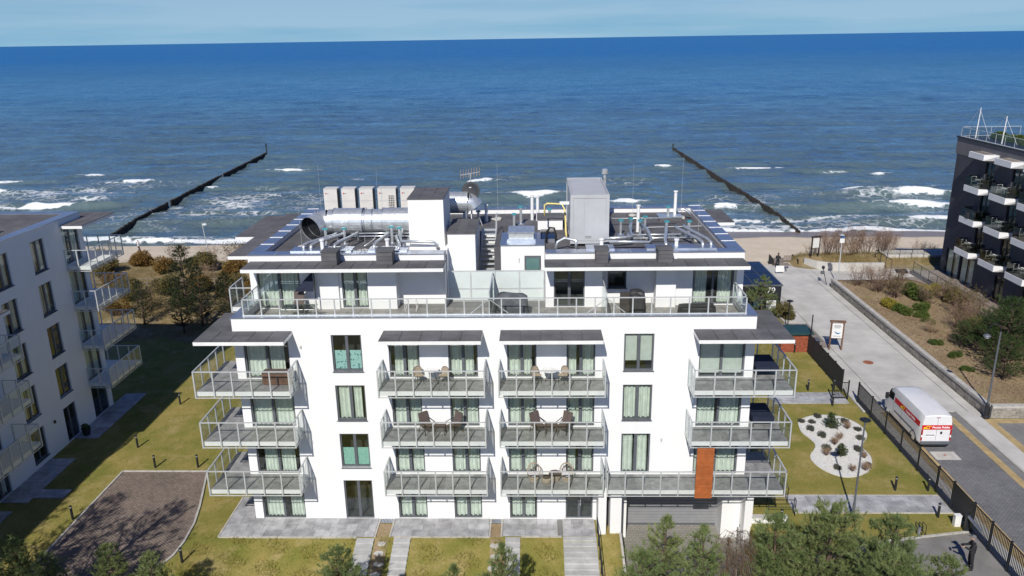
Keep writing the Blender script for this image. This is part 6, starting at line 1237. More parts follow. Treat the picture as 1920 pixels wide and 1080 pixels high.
head(t, (0,-0.055,1.70), 0.115, cap='cloth_grey', hood='cloth_grey'); hand(t, (-0.11,-0.38,1.20), (0.25,-0.9,0.1), 1); hand(t, (0.10,-0.38,1.20), (-0.25,-0.9,0.1), -1)
for s, q in ((-1,'toL'),(1,'toR')): a = Pm['anL' if s < 0 else 'anR']; b2 = Pm[q]; MB().ball(((a[0]+b2[0])/2,(a[1]+b2[1])/2-0.01,0.05),0.055,0.145,0.055,10,6).build('shoe', 'rubber', t, smooth=True)
for k, (px, pz) in enumerate(((0.09,1.30),(0.18,1.12))): MB().box(px,px+0.05,-0.155,-0.145,pz,pz+0.02).build('jacket_print', 'white_print', t)
rc = thing('remote_controller', 'black remote controller in the hands of the person on the drive', 'controller', (21.1-0.46*0.966, -4.1+0.46*0.259, 0.03+1.27), R(-105)); MB().box(-0.09,0.09,-0.05,0.05,-0.02,0.02).build('body', 'black_plastic', rc); MB().box(-0.075,0.075,0.02,0.035,0.021,0.10).build('screen', 'dark_glass', rc)
# walker on the beach, mid-stride
Pw = dict(pel=(0,0,0.98,0.17), sp1=(0,0.01,1.15,0.16), sp2=(0,-0.01,1.38,0.16), neck=(0,-0.02,1.52,0.07), chin=(0,-0.03,1.6,0.055), shL=(-0.19,0,1.39,0.085), elL=(-0.25,-0.1,1.14,0.065), wrL=(-0.22,-0.25,0.98,0.05), shR=(0.19,0,1.39,0.085), elR=(0.25,0.12,1.14,0.065), wrR=(0.24,0.05,0.93,0.05))
t, o = figure(-56.3, 70.2, float(height(np.array(-56.3), np.array(70.2))), R(75), 'person in white coat with dark backpack walking along the beach', 'cloth_white', 'cloth_black', Pw, 1.0)
mb = MB(); 
for s, k, f_ in ((-1,-0.30,-0.42),(1,0.12,0.34)): mb.tube([(s*0.1,0,0.92),(s*0.11,k*0.6-0.05,0.5),(s*0.11,f_,0.1)],0.08,10,rr=[0.1,0.08,0.06]); mb.ball((s*0.11,f_-0.07,0.05),0.05,0.13,0.05,8,6)
mb.build('trousers', 'cloth_black', t, smooth=True); head(t, (0,-0.045,1.69), 0.115, hair='wicker'); MB().ball((0,0.22,1.25),0.17,0.12,0.24,12,8).build('backpack', 'cloth_black', t, smooth=True); hand(t, (-0.22,-0.27,0.97), (0,-0.8,-0.6), 1); hand(t, (0.24,0.04,0.92), (0,-0.2,-0.9), -1)
# figure in dark coat behind the kiosk
Pk = dict(Pm); t, o = figure(27.1, 48.8, float(height(np.array(27.1), np.array(48.8))), R(150), 'person in dark coat standing behind the black kiosk', 'cloth_black', 'cloth_black', {k: ((v[0], 0.02, v[2], v[3]) if k[:2] in ('el','wr') and False else v) for k, v in Pm.items()}, 1.0)
head(t, (0,-0.055,1.70), 0.115, hair='wicker'); hand(t, (-0.11,-0.38,1.20), (0.25,-0.9,0.1), 1); hand(t, (0.10,-0.38,1.20), (-0.25,-0.9,0.1), -1)
# ------------------------------------------------------------------ kiosk, hut, boards
K = thing('kiosk', 'black flat-roofed kiosk with glazed roof beside the promenade', 'kiosk', (21.3,37.6,0.02)); MB().box(-2.3,1.6,-4.0,4.0,0,2.7).build('wall', 'black_metal', K); MB().box(-2.4,1.7,-4.1,4.1,2.701,2.82).build('roof', 'anthracite', K)
for i in range(3):
    for j in range(4): bx('roof_pane', K, -2.2+i*1.28, -2.2+i*1.28+1.2, -3.9+j*1.95, -3.9+j*1.95+1.85, 2.825, 2.85, 'dark_glass')
for j in range(4): bx('side_window', K, 1.601, 1.62, -3.6+j*1.9, -3.6+j*1.9+1.6, 0.5, 2.2, 'dark_glass')
bx('poster', K, -0.9, 0.1, -4.02, -4.001, 0.6, 1.7, 'poster_blue'); bx('poster', K, 0.3, 1.2, -4.02, -4.001, 0.4, 1.3, 'poster'); text('number', '79', 0.8, 'white_print', K, (0.25,-4.02,2.25), (R(90),0,0))
Hh = thing('brick_hut', 'small red brick hut with dark green flat roof', 'hut', (21.5,24.4,0)); MB().box(-1.3,1.05,-0.4,1.2,0,1.55).build('core', 'terracotta', Hh)
for r_ in range(17):
    for c_ in range(9):
        x0 = -1.3+c_*0.27+(0.135 if r_ % 2 else 0)-0.05; x1 = min(x0+0.255, 1.06); x0 = max(x0, -1.31)
        if x1-x0 > 0.03: put('brick', boxmesh('brick', round(x1-x0,2), 0.03, 0.078, 'brick_red'), Hh, (x0,-0.425+0.003*((r_*7+c_*3) % 3),0.01+r_*0.091))
MB().box(-1.45,1.2,-0.6,1.35,1.56,1.78).build('roof', 'green_roof', Hh)
t = thing('brick_hut_door', 'dark service cabinet beside the brick hut', 'cabinet', (23.0,24.2,0.05)); MB().box(-0.3,0.3,-0.3,0.3,0,1.0).build('case', 'black_metal', t); MB().box(-0.33,0.33,-0.33,0.33,1.001,1.05).build('lid', 'anthracite', t)
t = thing('tall_post', 'tall thin black post standing at the brick hut corner', 'post', (22.4,23.6,0)); MB().cyl((0,0,0),(0,0,3.4),0.05,n=8).build('post', 'black_metal', t); MB().lathe([(0.1,0),(0.1,0.05),(0.06,0.1)],(0,0,0),10).build('foot', 'black_metal', t)
def board(x, y, z, rz, label, w, h, z0, print_=True, mat='wood_brown'):
    t = thing('notice_board', label, 'sign', (x,y,z), rz)
    for s in (-1,1): bx('post', t, s*w/2-0.06 if s > 0 else -w/2-0.06, s*w/2+0.06 if s > 0 else -w/2+0.06, -0.06, 0.06, 0, z0+h+0.1, mat)
    bx('top_beam', t, -w/2-0.14, w/2+0.14, -0.09, 0.09, z0+h+0.101, z0+h+0.26, mat); bx('frame', t, -w/2+0.061, w/2-0.061, -0.03, 0.02, z0-0.06, z0-0.001, mat); bx('panel', t, -w/2+0.062, w/2-0.062, -0.045, -0.02, z0, z0+h, 'poster')
    return t
b1 = board(24.75,24.3,0.08,R(-8),'brown wooden notice board with white poster on the promenade edge',0.95,1.25,1.05)
mb = MB(); mb.tube([(-0.22,-0.055,1.62),(-0.05,-0.055,1.5),(0.12,-0.055,1.45),(0.28,-0.055,1.55)],0.03,5,rr=[0.01,0.06,0.06,0.01]); mb.build('printed_fish', 'poster_blue', b1)
for k, wd in enumerate((0.5,0.62,0.4)): put('printed_line', boxmesh('printed_line', wd, 0.005, 0.045, 'concrete_dark'), b1, (-wd/2,-0.052,2.12-k*0.1))
bx('printed_line', b1, -0.3, 0.3, -0.052, -0.046, 1.2, 1.24, 'concrete_dark')
board(31.75,50.6,1.0,R(20),'dark wooden notice board on the dune at the beach entrance',1.0,1.1,0.9,mat='wood_dark')
t = thing('beach_sign', 'small wooden sign on a post at the beach entrance', 'sign', (27.6,47.2,0.05)); MB().cyl((0,0,0),(0,0,1.9),0.05,n=6).build('post', 'deck_wood', t); MB().box(-0.4,0.4,-0.06,-0.02,1.35,1.9).build('panel', 'deck_wood', t)
t = thing('beach_sign', 'low white sign panel beside the wooden beach sign', 'sign', (26.7,46.6,0.05)); MB().box(-0.45,0.45,-0.03,0.03,0.2,0.9).build('panel', 'poster', t); MB().box(-0.4,-0.34,-0.03,0.03,0,0.199).build('leg', 'deck_wood', t); MB().box(0.34,0.4,-0.03,0.03,0,0.199).build('leg', 'deck_wood', t)
t = thing('info_desk', 'slanted information panel at the head of the raised bed', 'sign', (37.2,41.0,0.9)); MB().cyl((-0.2,0,0),(-0.2,0,0.9),0.04,n=6).build('leg', 'black_metal', t); MB().cyl((0.2,0,0),(0.2,0,0.9),0.04,n=6).build('leg', 'black_metal', t); MB().add([(-0.6,-0.35,0.85),(0.6,-0.35,0.85),(0.6,0.3,1.1),(-0.6,0.3,1.1),(-0.6,-0.35,0.9),(0.6,-0.35,0.9),(0.6,0.3,1.15),(-0.6,0.3,1.15)], [(0,3,2,1),(4,5,6,7),(0,1,5,4),(1,2,6,5),(2,3,7,6),(3,0,4,7)]).build('panel', 'black_metal', t)
# curved concrete wall and boardwalk onto the beach
cw = [(30.3,49.6),(31.3,48.3),(32.6,47.6),(34.5,47.4),(38.3,47.4)]
mb = MB()
for a, b2 in zip(cw[:-1], cw[1:]): mb.prism([a, b2, (b2[0], b2[1]+0.3), (a[0], a[1]+0.3)], -0.4, 0.95)
mb.build('retaining_wall', 'concrete', None, label='curved pale concrete retaining wall below the beach shrubs', cat='wall')
rp = thing('beach_boardwalk', 'dark timber boardwalk with side walls leading down to the beach', 'boardwalk', (28.3,50.2,0))
for k in range(20): put('plank', boxmesh('plank', 2.6, 0.30, 0.05, 'deck_wood'), rp, (-1.3+0.08*k, -0.6+k*0.36, 0.05-0.055*k if k > 2 else 0.06))
for s in (-1.45, 1.3): MB().add([(s,-0.5,-0.3),(s+0.12,-0.5,-0.3),(s+1.7,6.5,-1.6),(s+1.58,6.5,-1.6),(s,-0.5,0.75),(s+0.12,-0.5,0.75),(s+1.7,6.5,-0.5),(s+1.58,6.5,-0.5)], [(0,3,2,1),(4,5,6,7),(0,1,5,4),(1,2,6,5),(2,3,7,6),(3,0,4,7)]).build('side_wall', 'wood_dark', rp)
# ------------------------------------------------------------------ stone walls of the raised bed, block by block
def block_wall(label, x0, y0, x1, y1, h, out, courses=5, bl=0.42, th=0.22):
    t = thing('stone_wall', label, 'wall', (x0,y0,0)); L = math.hypot(x1-x0, y1-y0); a = math.atan2(y1-y0, x1-x0); t.rotation_euler = (0,0,a)
    MB().box(0,L,0.03,th,-0.2,h-0.02).build('core', 'concrete_dark', t); ch = h/courses; cnt = 0; rest = MB()
    for r_ in range(courses-1):
        xx = -(bl/2 if r_ % 2 else 0)
        while xx < L:
            w = random.choice((0.32,0.42,0.52)); a0, a1 = max(xx,0), min(xx+w, L)
            if a1-a0 > 0.08:
                w2 = round(a1-a0, 1) or 0.1; y_ = random.choice((0,0.008,0.016))
                if cnt < 300: put('stone', boxmesh('stone', max(0.08, round(a1-a0-0.012,2)), 0.1, round(ch-0.014,3), 'stone_block'), t, (a0+0.006, -y_, r_*ch+0.007)); cnt += 1
                else: rest.box(a0+0.006, a1-0.006, -y_, 0.1-y_, r_*ch+0.007, (r_+1)*ch-0.007)
            xx += w
    if rest.v: rest.build('stone', 'stone_block', t, kind='stuff')
    n = round(L/0.9)
    for i in range(n): put('cap_stone', boxmesh('cap_stone', round(L/n-0.01,3), th+0.16, round(ch,3), 'kerb'), t, (i*L/n+0.005, -0.07, h-ch+0.002))
    return t
block_wall('long stone block wall holding the raised bed along the promenade', 30.55, 41.8, 30.55, 12.25, 0.95, 1, 5)
w2_ = block_wall('short stone block wall facing the parking bay', 30.8, 12.0, 46.0, 12.0, 0.95, -1, 5)
# ------------------------------------------------------------------ groynes: rows of timber piles
def groyne(label, x0, y0, x1, y1, n, gaps):
    t = thing('timber_groyne', label, 'groyne', (x0,y0,SEA_Z)); L = math.hypot(x1-x0, y1-y0); rr = random.Random(int(abs(x0))); vs_ = []
    pm = [MB().lathe([(0.15,-1.5),(0.145,h_),(0.10,h_+0.06)],(0,0,0),7).mesh('pile','wood_dark') for h_ in (0.82,0.86,0.9,0.95)]
    rest = MB()
    for i in range(n):
        u = i/(n-1); dxx, dyy = (x1-x0)*u + 0.12*math.sin(u*9), (y1-y0)*u; base = -0.62*max(0, 1-u*9)
        if any(a < u < b2 for a, b2 in gaps): base -= 0.9
        put('pile', rr.choice(pm), t, (dxx+rr.uniform(-.05,.05), dyy, base+rr.uniform(-.05,.05)))
    return t
groyne('row of dark timber piles running out to sea at left', -67.4, 83.5, -71.85, 174, 290, ((0.255,0.268),(0.60,0.61)))
groyne('row of dark timber piles running out to sea at right', 40.4, 82.0, 36.48, 173.5, 290, ())
for (x, y, w) in ((-71.9,174.6,'left'),(36.4,174.2,'right')):
    t = thing('marker_post', 'tall marker post at the seaward end of the %s groyne' % w, 'post', (x,y,SEA_Z)); MB().cyl((0,0,-1),(0,0,3.2 if w == 'left' else 1.9),0.16,n=8).build('post', 'wood_dark', t); MB().cyl((0,0,2.6 if w == 'left' else 1.5),(0,0,2.9 if w == 'left' else 1.7),0.22,n=8).build('band', 'black_metal', t)
# dune fence left
t = thing('dune_fence', 'low wooden rail fence along the dune path at left', 'fence', (-47,41.5,0.55))
for k in range(20): MB().cyl((k*1.2,0.05*math.sin(k),0),(k*1.2,0.05*math.sin(k),1.0),0.045,n=6).build('post', 'deck_wood', t)
for z in (0.5,0.9): MB().box(0,22.8,-0.03,0.03,z,z+0.06).build('rail', 'deck_wood', t)
# ================================================================== VEGETATION
def needle_mesh(name, pos, dirs, n, L, w, spread, mat, rs, lift=0.0):
    T = len(pos); pos = np.repeat(pos, n, 0); d = np.repeat(dirs, n, 0) + rs.normal(0, spread, (T*n, 3)); d[:, 2] += lift
    d /= np.linalg.norm(d, axis=1, keepdims=True); s = np.cross(d, rs.normal(0, 1, (T*n, 3))); s /= np.linalg.norm(s, axis=1, keepdims=True)+1e-9
    LL = L*rs.uniform(0.7, 1.2, (T*n, 1)); st = pos + np.repeat(dirs, n, 0)*rs.uniform(-0.6, 0.6, (T*n, 1))*L
    v = np.stack([st - s*w/2, st + s*w/2, st + d*LL], 1).reshape(-1, 3); f = np.arange(len(v)).reshape(-1, 3)
    return npmesh(name, v, f, mat)
def limb_mesh(limbs, mat, name='trunk'):
    mb = MB()
    for pts, r0, r1, n in limbs:
        k = len(pts); mb.tube(pts, r0, n, cap=True, rr=[r0+(r1-r0)*i/(k-1) for i in range(k)])
    return mb.mesh(name, mat, True)
def pine_parts(seed, h, cr, clear=0.15, whorls=9, per=6, tl=0.14, nn=20, mat='pine_needles', droop=0.0, dens=1.0, bark='bark', lean=0.05, w=0.016, spread=0.55):
    rs = np.random.default_rng(seed); limbs = []; tp = []; td = []
    lx, ly = rs.normal(0, lean, 2)*h
    def tr_(u): return Vector((lx*u**1.5 + 0.04*h*math.sin(u*5+seed)*u*0.4, ly*u**1.5, h*u))
    limbs.append(([tr_(u) for u in np.linspace(0, 1, 9)], 0.022*h+0.02, 0.012, 8))
    for wi in range(whorls):
        u = clear + (1-clear)*(wi+rs.uniform(0, .6))/whorls; u = min(u, 0.97); b0 = tr_(u)
        reach = cr*(1-((u-clear)/(1-clear))**1.5*0.82)*rs.uniform(0.75, 1.1)*(0.55+0.45*min(1, (u-clear)/0.25+0.5))
        for k in range(per):
            a = 6.283*(k+rs.uniform(-.3, .3))/per + wi*0.9; L = reach*rs.uniform(0.65, 1.1); pts = []
            up = rs.uniform(0.05, 0.30) - droop
            for t in np.linspace(0, 1, 5): pts.append(b0 + Vector((math.cos(a)*L*t, math.sin(a)*L*t, L*(up*t + 0.28*t*t))))
            limbs.append((pts, 0.011*h*(1-u)+0.012, 0.006, 5))
            nt_ = max(3, int(L*6*dens))
            for q in range(nt_):
                t = rs.uniform(0.25, 1.0)**0.7; base = pts[0].lerp(pts[-1], t); i_ = min(3, int(t*4)); base = pts[i_].lerp(pts[i_+1], t*4-i_)
                off = Vector(rs.normal(0, 0.16*L*(0.35+0.5*t)+0.03, 3)); off.z = abs(off.z)*0.55
                p = base + off; dd = Vector((math.cos(a)*0.5, math.sin(a)*0.5, 0.75)) + Vector(rs.normal(0, .35, 3)); dd.normalize()
                if rs.random() < 0.35: limbs.append(([base, p], 0.006, 0.004, 3))
                tp.append(p); td.append(dd)
        
    for q in range(int(10*dens)): tp.append(tr_(1)+Vector(rs.normal(0, .06, 3))*h*0.2); td.append(Vector((rs.normal(0,.3), rs.normal(0,.3), 1)).normalized())
    return limb_mesh(limbs, bark), needle_mesh('crown', np.array(tp), np.array(td), nn, tl, w, spread, mat, rs)
def tree(name, parts, x, y, label, cat='tree', s=1.0, rz=0.0, z=None, group=None, sz=None):
    z = float(height(np.array(x), np.array(y)))-0.03 if z is None else z
    t = thing(name, label, cat, (x,y,z), rz, group); t.scale = (s, s, s if sz is None else sz); put('trunk', parts[0], t); put('crown', parts[1], t); return t
fgA = pine_parts(21, 6.2, 2.9, 0.10, 12, 8, 0.19, 26, dens=2.2, w=0.021); fgB = pine_parts(22, 5.0, 2.1, 0.08, 10, 7, 0.19, 26, dens=2.3, w=0.021); fgC = pine_parts(23, 4.6, 1.4, 0.05, 9, 6, 0.19, 24, dens=1.9, w=0.021)
tree('pine_tree', fgA, 12.5, -8.4, 'tallest bushy pine in the foreground right of centre', s=1.08); tree('pine_tree', fgB, 15.2, -7.6, 'rounded foreground pine nearest the asphalt drive', s=1.08, rz=1.0); tree('pine_tree', fgA, 14.2, -11.0, 'foreground pine lowest at the bottom edge near the drive', s=1.0, rz=2.2); tree('pine_tree', fgB, 10.4, -8.0, 'foreground pine between the brown dead shrub and the tallest pine', s=1.2, rz=4.0)
tree('pine_tree', fgB, 16.9, -9.2, 'outermost foreground pine on the drive side', s=0.9, rz=0.7); tree('pine_tree', fgB, 12.0, -11.2, 'foreground pine cut by the bottom edge under the tallest pine', s=1.0, rz=3.3)
tree('pine_tree', fgC, 5.6, -7.0, 'open young pine in front of the garage', s=1.2, rz=0.4); tree('pine_tree', fgC, 7.3, -8.3, 'young pine to the right of the open pine before the garage', s=1.28, rz=2.4); tree('pine_tree', fgB, 4.7, -9.6, 'foreground pine cut by the bottom edge below the garage', s=1.1, rz=5.0)
tree('pine_tree', fgB, -9.2, -7.2, 'compact pine at the bottom edge below the left garden steps', s=0.86, rz=1.7); tree('pine_tree', fgC, -7.6, -8.8, 'small pine beside the compact pine at the bottom edge', s=0.95, rz=3.0)
tree('pine_tree', fgC, -1.7, -7.4, 'thin pine in front of the narrow garden steps', s=1.0, rz=5.4); tree('pine_tree', fgC, -3.6, -9.2, 'small pine cut by the bottom edge left of the thin pine', s=1.0, rz=1.2)
tree('pine_tree', fgB, -20.1, -6.2, 'pointed pine growing at the bottom of the brick drive', s=0.56, rz=0.3); tree('pine_tree', fgB, -24.9, -6.0, 'pine at the bottom left corner', s=0.56, rz=2.0); tree('pine_tree', fgB, -17.6, -7.6, 'low pine right of the pointed pine at the brick drive', s=0.62, rz=3.9); tree('pine_tree', fgB, -22.6, -7.0, 'pine filling the gap between corner pine and pointed pine', s=0.56, rz=5.6)
tallp = pine_parts(31, 13.0, 3.3, 0.30, 10, 7, 0.24, 16, dens=1.1, w=0.03)
tree('tall_pine', tallp, -27.0, -12.0, 'tall pine off the left edge shading the brick drive', s=0.92); tree('tall_pine', tallp, -23.6, -12.6, 'second tall pine off the left edge shading the brick drive', s=0.95, rz=2.0); tree('tall_pine', tallp, -31.5, -13.5, 'tall pine off the left edge shading the lawn corner', s=1.05, rz=4.0)
# drooping brown dead conifer
def dead_shrub(seed, h, r):
    rs = np.random.default_rng(seed); limbs = [([(0,0,0),(0.1,0,h*.5),(0,0.05,h)], 0.05, 0.02, 6)]; tp = []; td = []
    for i in range(150):
        z0 = h*rs.uniform(.35, 1.0); a = rs.uniform(0, 6.283); L = r*rs.uniform(.4, 1.0)*(1.15-0.5*z0/h)
        p1 = Vector((math.cos(a)*L*.6, math.sin(a)*L*.6, z0+0.1*L)); p2 = Vector((math.cos(a)*L, math.sin(a)*L, z0-L*rs.uniform(.4,1.3))); p3 = p2+Vector((rs.normal(0,.06), rs.normal(0,.06), -rs.uniform(.2,.6)))
        limbs.append(([Vector((0,0,z0)), p1, p2, p3], 0.008, 0.004, 3))
        for q in range(12): t = rs.uniform(.3,1); tp.append((p1.lerp(p3, t))+Vector(rs.normal(0,.06,3))); td.append(Vector((rs.normal(0,.4), rs.normal(0,.4), -1)).normalized())
    return limb_mesh(limbs, 'bark_grey'), needle_mesh('crown', np.array(tp), np.array(td), 5, 0.13, 0.012, 0.5, 'dry_brown', rs)
ds = dead_shrub(5, 4.6, 1.15); tree('dead_conifer', ds, 8.7, -7.6, 'brown dead conifer with drooping twigs among the foreground pines', s=1.22)
# twiggy bare shrubs
def bare_shrub(seed, h, r, stems=22, mat='twig', leaf=None, nleaf=0):
    rs = np.random.default_rng(seed); limbs = []; tp = []; td = []
    for i in range(stems):
        a = rs.uniform(0, 6.283); o_ = r*rs.uniform(.25, 1.0); b0 = Vector((math.cos(a)*o_*.25, math.sin(a)*o_*.25, 0)); tip = Vector((math.cos(a)*o_, math.sin(a)*o_, h*rs.uniform(.65, 1.0)))
        mid = b0.lerp(tip, .5)+Vector(rs.normal(0,.08*h,3)); limbs.append(([b0, mid, tip], 0.016, 0.005, 4))
        for j in range(7):
            t = rs.uniform(.3, 1); q = b0.lerp(mid, t*2) if t < .5 else mid.lerp(tip, t*2-1); e = q+Vector(rs.normal(0,.2*h*.6,3))*0.8; e.z = q.z+abs(e.z-q.z)*1.1; limbs.append(([q, e], 0.007, 0.003, 3))
            for m in range(3): u = rs.uniform(.2,1); qq = q.lerp(e, u); e2 = qq+Vector(rs.normal(0,.10*h,3)); e2.z = qq.z+abs(e2.z-qq.z); limbs.append(([qq, e2], 0.004, 0.002, 3)); tp.append(e2); td.append((e2-qq).normalized() if (e2-qq).length > 1e-4 else Vector((0,0,1)))
    tr = limb_mesh(limbs, mat)
    return tr, needle_mesh('crown', np.array(tp), np.array(td), nleaf or 3, 0.10 if leaf else 0.14, 0.05 if leaf else 0.012, 0.9, leaf or ('twig_straw' if mat == 'twig' else mat), rs)
# leafy bushes
def bush(seed, r, h, mat, n=2600, leaf=0.055, lobes=9):
    rs = np.random.default_rng(seed); limbs = []; P_ = []; D_ = []
    cs_ = np.stack([rs.normal(0, .42*r, lobes), rs.normal(0, .42*r, lobes), h*rs.uniform(.25, .8, lobes)], -1); rr = r*rs.uniform(.32, .55, lobes)
    for c_, q in zip(cs_, rr):
        limbs.append(([Vector((0,0,0)), Vector(c_)*0.6, Vector(c_)], 0.02, 0.008, 4)); m_ = n//lobes; d = rs.normal(0, 1, (m_, 3)); d /= np.linalg.norm(d, axis=1, keepdims=True); rad = q*rs.uniform(.72, 1.08, (m_, 1)); p = c_ + d*rad*np.array([1, 1, .8]); p[:, 2] = np.maximum(p[:, 2], 0.02); P_.append(p); D_.append(d)
    P_ = np.concatenate(P_); D_ = np.concatenate(D_)
    return limb_mesh(limbs, 'bark'), needle_mesh('crown', P_, D_, 2, leaf*2.2, leaf*1.3, .8, mat, rs)
bs1 = bare_shrub(41, 2.2, 1.5); bs2 = bare_shrub(42, 2.8, 1.2); bs3 = bare_shrub(43, 2.0, 1.8, 26, 'twig_straw'); bs4 = bare_shrub(44, 2.3, 1.3, 20, 'twig', 'leaf_olive', 4)
bg1 = bush(51, 0.8, 0.7, 'leaf_green'); bg2 = bush(52, 1.4, 1.5, 'leaf_olive', 3600, 0.07); bg3 = bush(53, 1.3, 1.3, 'leaf_rust', 3200, 0.07); bg4 = bush(54, 0.9, 0.6, 'leaf_yellow'); bg5 = bush(55, 1.6, 2.2, 'spruce', 4600, 0.07)
# --- shrubs on the dune by the beach, right
for x, y, p, s, w in ((33.6,51.6,bs1,1.15,'left of the dune notice board'),(35.2,52.4,bs2,1.1,'just right of the dune notice board'),(36.8,52.2,bs2,1.25,'behind the pale signs lamp'),(38.4,52.6,bs1,1.2,'in the middle of the beach dune'),(39.9,52.3,bs2,1.15,'above the long planter wall'),(41.4,53.3,bs2,1.1,'at the end of the dune shrub row'),(34.4,53.4,bs2,1.2,'behind the dune notice board'),(37.6,53.6,bs1,1.25,'behind the middle of the shrub row'),(40.6,53.8,bs2,1.15,'behind the planter wall end'),(36.0,51.4,bs3,0.9,'in front of the shrub row'),(45.2,54.2,bs2,0.8,'beside the dark building on the beach side'),(32.2,52.9,bs3,0.7,'lowest at the beach entrance'),(46.8,54.4,bs2,0.7,'last before the dark building corner')):
    tree('bare_shrub', p, x, y, 'leafless reddish-brown shrub '+w, 'shrub', s, random.uniform(0,6))
# --- raised bed, right
bigp = pine_parts(61, 4.6, 2.9, 0.08, 9, 8, 0.20, 20, 'spruce', dens=1.7, w=0.022); bigq = pine_parts(62, 3.4, 2.2, 0.06, 8, 7, 0.18, 18, 'spruce', dens=1.5, w=0.022)
tree('pine_tree', bigp, 35.8, 19.8, 'broad dark pine in the raised bed behind the ornate lamp', s=1.12); tree('pine_tree', bigq, 37.6, 15.8, 'dark pine at the right edge of the raised bed', s=1.25, rz=1.1); tree('pine_tree', bigq, 34.0, 16.6, 'low dark pine nearest the bed wall corner', s=0.9, rz=2.6); tree('pine_tree', bigq, 38.3, 22.6, 'dark pine beside the walkway railing', s=0.85, rz=4.1); tree('pine_tree', bigq, 34.6, 23.2, 'small dark pine above the broad pine', s=0.6, rz=5.1)
for x, y, p, s, w in ((33.3,37.5,bs1,1.1,'at the far end of the raised bed'),(35.3,38.4,bs1,1.1,'beside the information panel'),(34.4,35.6,bs4,1.0,'left of the clipped green bushes'),(37.9,30.5,bs4,1.1,'in the middle of the raised bed'),(36.2,27.4,bs1,1.0,'above the dark pines'),(39.3,27.0,bs1,1.1,'close to the walkway railing'),(38.6,34.6,bs4,0.9,'below the wooden platform'),(32.4,39.6,bs1,1.0,'nearest the pale signs lamp'),(34.2,40.2,bs1,0.9,'at the head of the stone wall'),(36.6,33.8,bs1,0.9,'right of the clipped bushes'),(35.8,25.2,bs4,0.9,'between cushions and dark pines'),(38.0,28.6,bs1,0.9,'halfway along the walkway'),(33.4,26.2,bs3,0.6,'above the lone cushion'),(39.6,31.6,bs4,0.9,'against the walkway in the upper bed'),(39.4,20.6,bs1,1.0,'behind the broad dark pine')):
    tree('bare_shrub', p, x, y, 'thin grey-brown shrub '+w, 'shrub', s, random.uniform(0,6))
for x, y, p, s, w in ((36.4,36.0,bg1,1.5,'tallest green rounded bush in the raised bed'),(33.1,31.2,bg1,0.95,'green bush with yellow flowers behind it near the bed wall'),(35.2,31.9,bg1,0.95,'upper green cushion bush of the row of three'),(34.5,30.2,bg1,0.75,'middle green cushion bush of the row of three'),(34.2,28.6,bg1,0.65,'lower green cushion bush of the row of three'),(32.9,33.0,bg4,0.9,'yellow flowering bush near the bed wall'),(38.1,37.0,bg4,1.2,'yellow-green bush beside the platform'),(37.0,24.6,bg4,0.9,'yellow-green low plant above the pines'),(32.6,20.8,bg1,0.6,'small green cushion near the long stone wall'),(32.2,18.2,bg1,0.5,'smallest green cushion near the long stone wall'),(32.5,23.4,bg1,0.55,'lone green cushion halfway along the stone wall')):
    tree('bush', p, x, y, w, 'bush', s, random.uniform(0,6))
# --- kiosk pine and neighbours
kp = pine_parts(71, 4.2, 1.9, 0.06, 8, 7, 0.2, 18, 'pine_needles', dens=1.5, w=0.024)
tree('pine_tree', kp, 20.6, 31.6, 'bushy pine in front of the black kiosk', s=1.0); tree('bush', bg2, 23.1, 32.4, 'olive bush at the kiosk corner', 'bush', 0.8)
for x, y, w in ((17.0,26.5,'left of the brick hut'),(13.8,27.5,'behind the right side of the building')): tree('bush', bg2, x, y, 'olive shrub '+w, 'shrub', 1.2, random.uniform(0,6))
# --- trees and scrub behind the left gap
bp = pine_parts(81, 6.6, 2.1, 0.12, 10, 7, 0.2, 18, 'pine_dark', dens=1.5, w=0.024)
for x, y, s, w in ((-33.0,32.5,1.0,'tallest dark pine behind the gap between buildings'),(-30.6,30.2,0.82,'dark pine right of the tallest pine in the gap'),(-36.2,30.6,0.62,'small dark pine at the shade edge in the gap'),(-28.4,31.4,0.7,'dark pine nearest the main building in the gap'),(-31.8,28.9,0.6,'low dark pine at the front of the gap trees')): tree('pine_tree', bp, x, y, w, 'tree', s, random.uniform(0,6))
rsv = random.Random(5)
wh = ('nearest the left balconies','left of the tallest pine','behind the tallest pine','in front of the beach','above the dune fence','right of the tallest pine','below the dune fence','beside the dune lamp')
kk = 0
places = [(-40.5,36.5,bg2,1.1),(-37.8,38.6,bg2,1.2),(-34.6,39.6,bg3,1.2),(-30.8,38.2,bg2,1.2),(-27.6,37.0,bg3,1.1),(-43.6,40.2,bg3,1.1),(-41.5,46.6,bg3,1.2),(-37.5,47.0,bg2,1.2),(-33.6,46.4,bg3,1.2),(-30.0,44.6,bg2,1.1),(-45.5,50.0,bg3,1.1),(-42.4,52.2,bs4,1.1),(-39.0,52.8,bs1,1.1),(-35.6,52.0,bs4,1.2),(-32.4,51.6,bg3,1.0),(-29.4,50.0,bs4,1.1),(-37.2,34.0,bs4,1.2),(-39.6,32.6,bg3,0.9),(-27.0,43.2,bs4,1.2),(-25.2,39.8,bg2,1.2),(-35.4,43.0,bs3,1.0),(-47.6,45.4,bg2,1.2),(-24.5,46.5,bg3,1.1),(-22.5,34.5,bg2,1.3),(-50.5,48.5,bg3,1.2),(-26.8,32.8,bs4,1.1),(-34.8,35.8,bg2,0.9),(-44.8,35.4,bs4,1.1)]
ordn = ('first','second','third','fourth','fifth','sixth','seventh','eighth','ninth','tenth','eleventh','twelfth')
def kindname(p): return {id(bg2):'olive green', id(bg3):'rusty orange', id(bs4):'sparse olive', id(bs1):'leafless brown', id(bs3):'straw coloured'}[id(p)]
cnt_ = {}
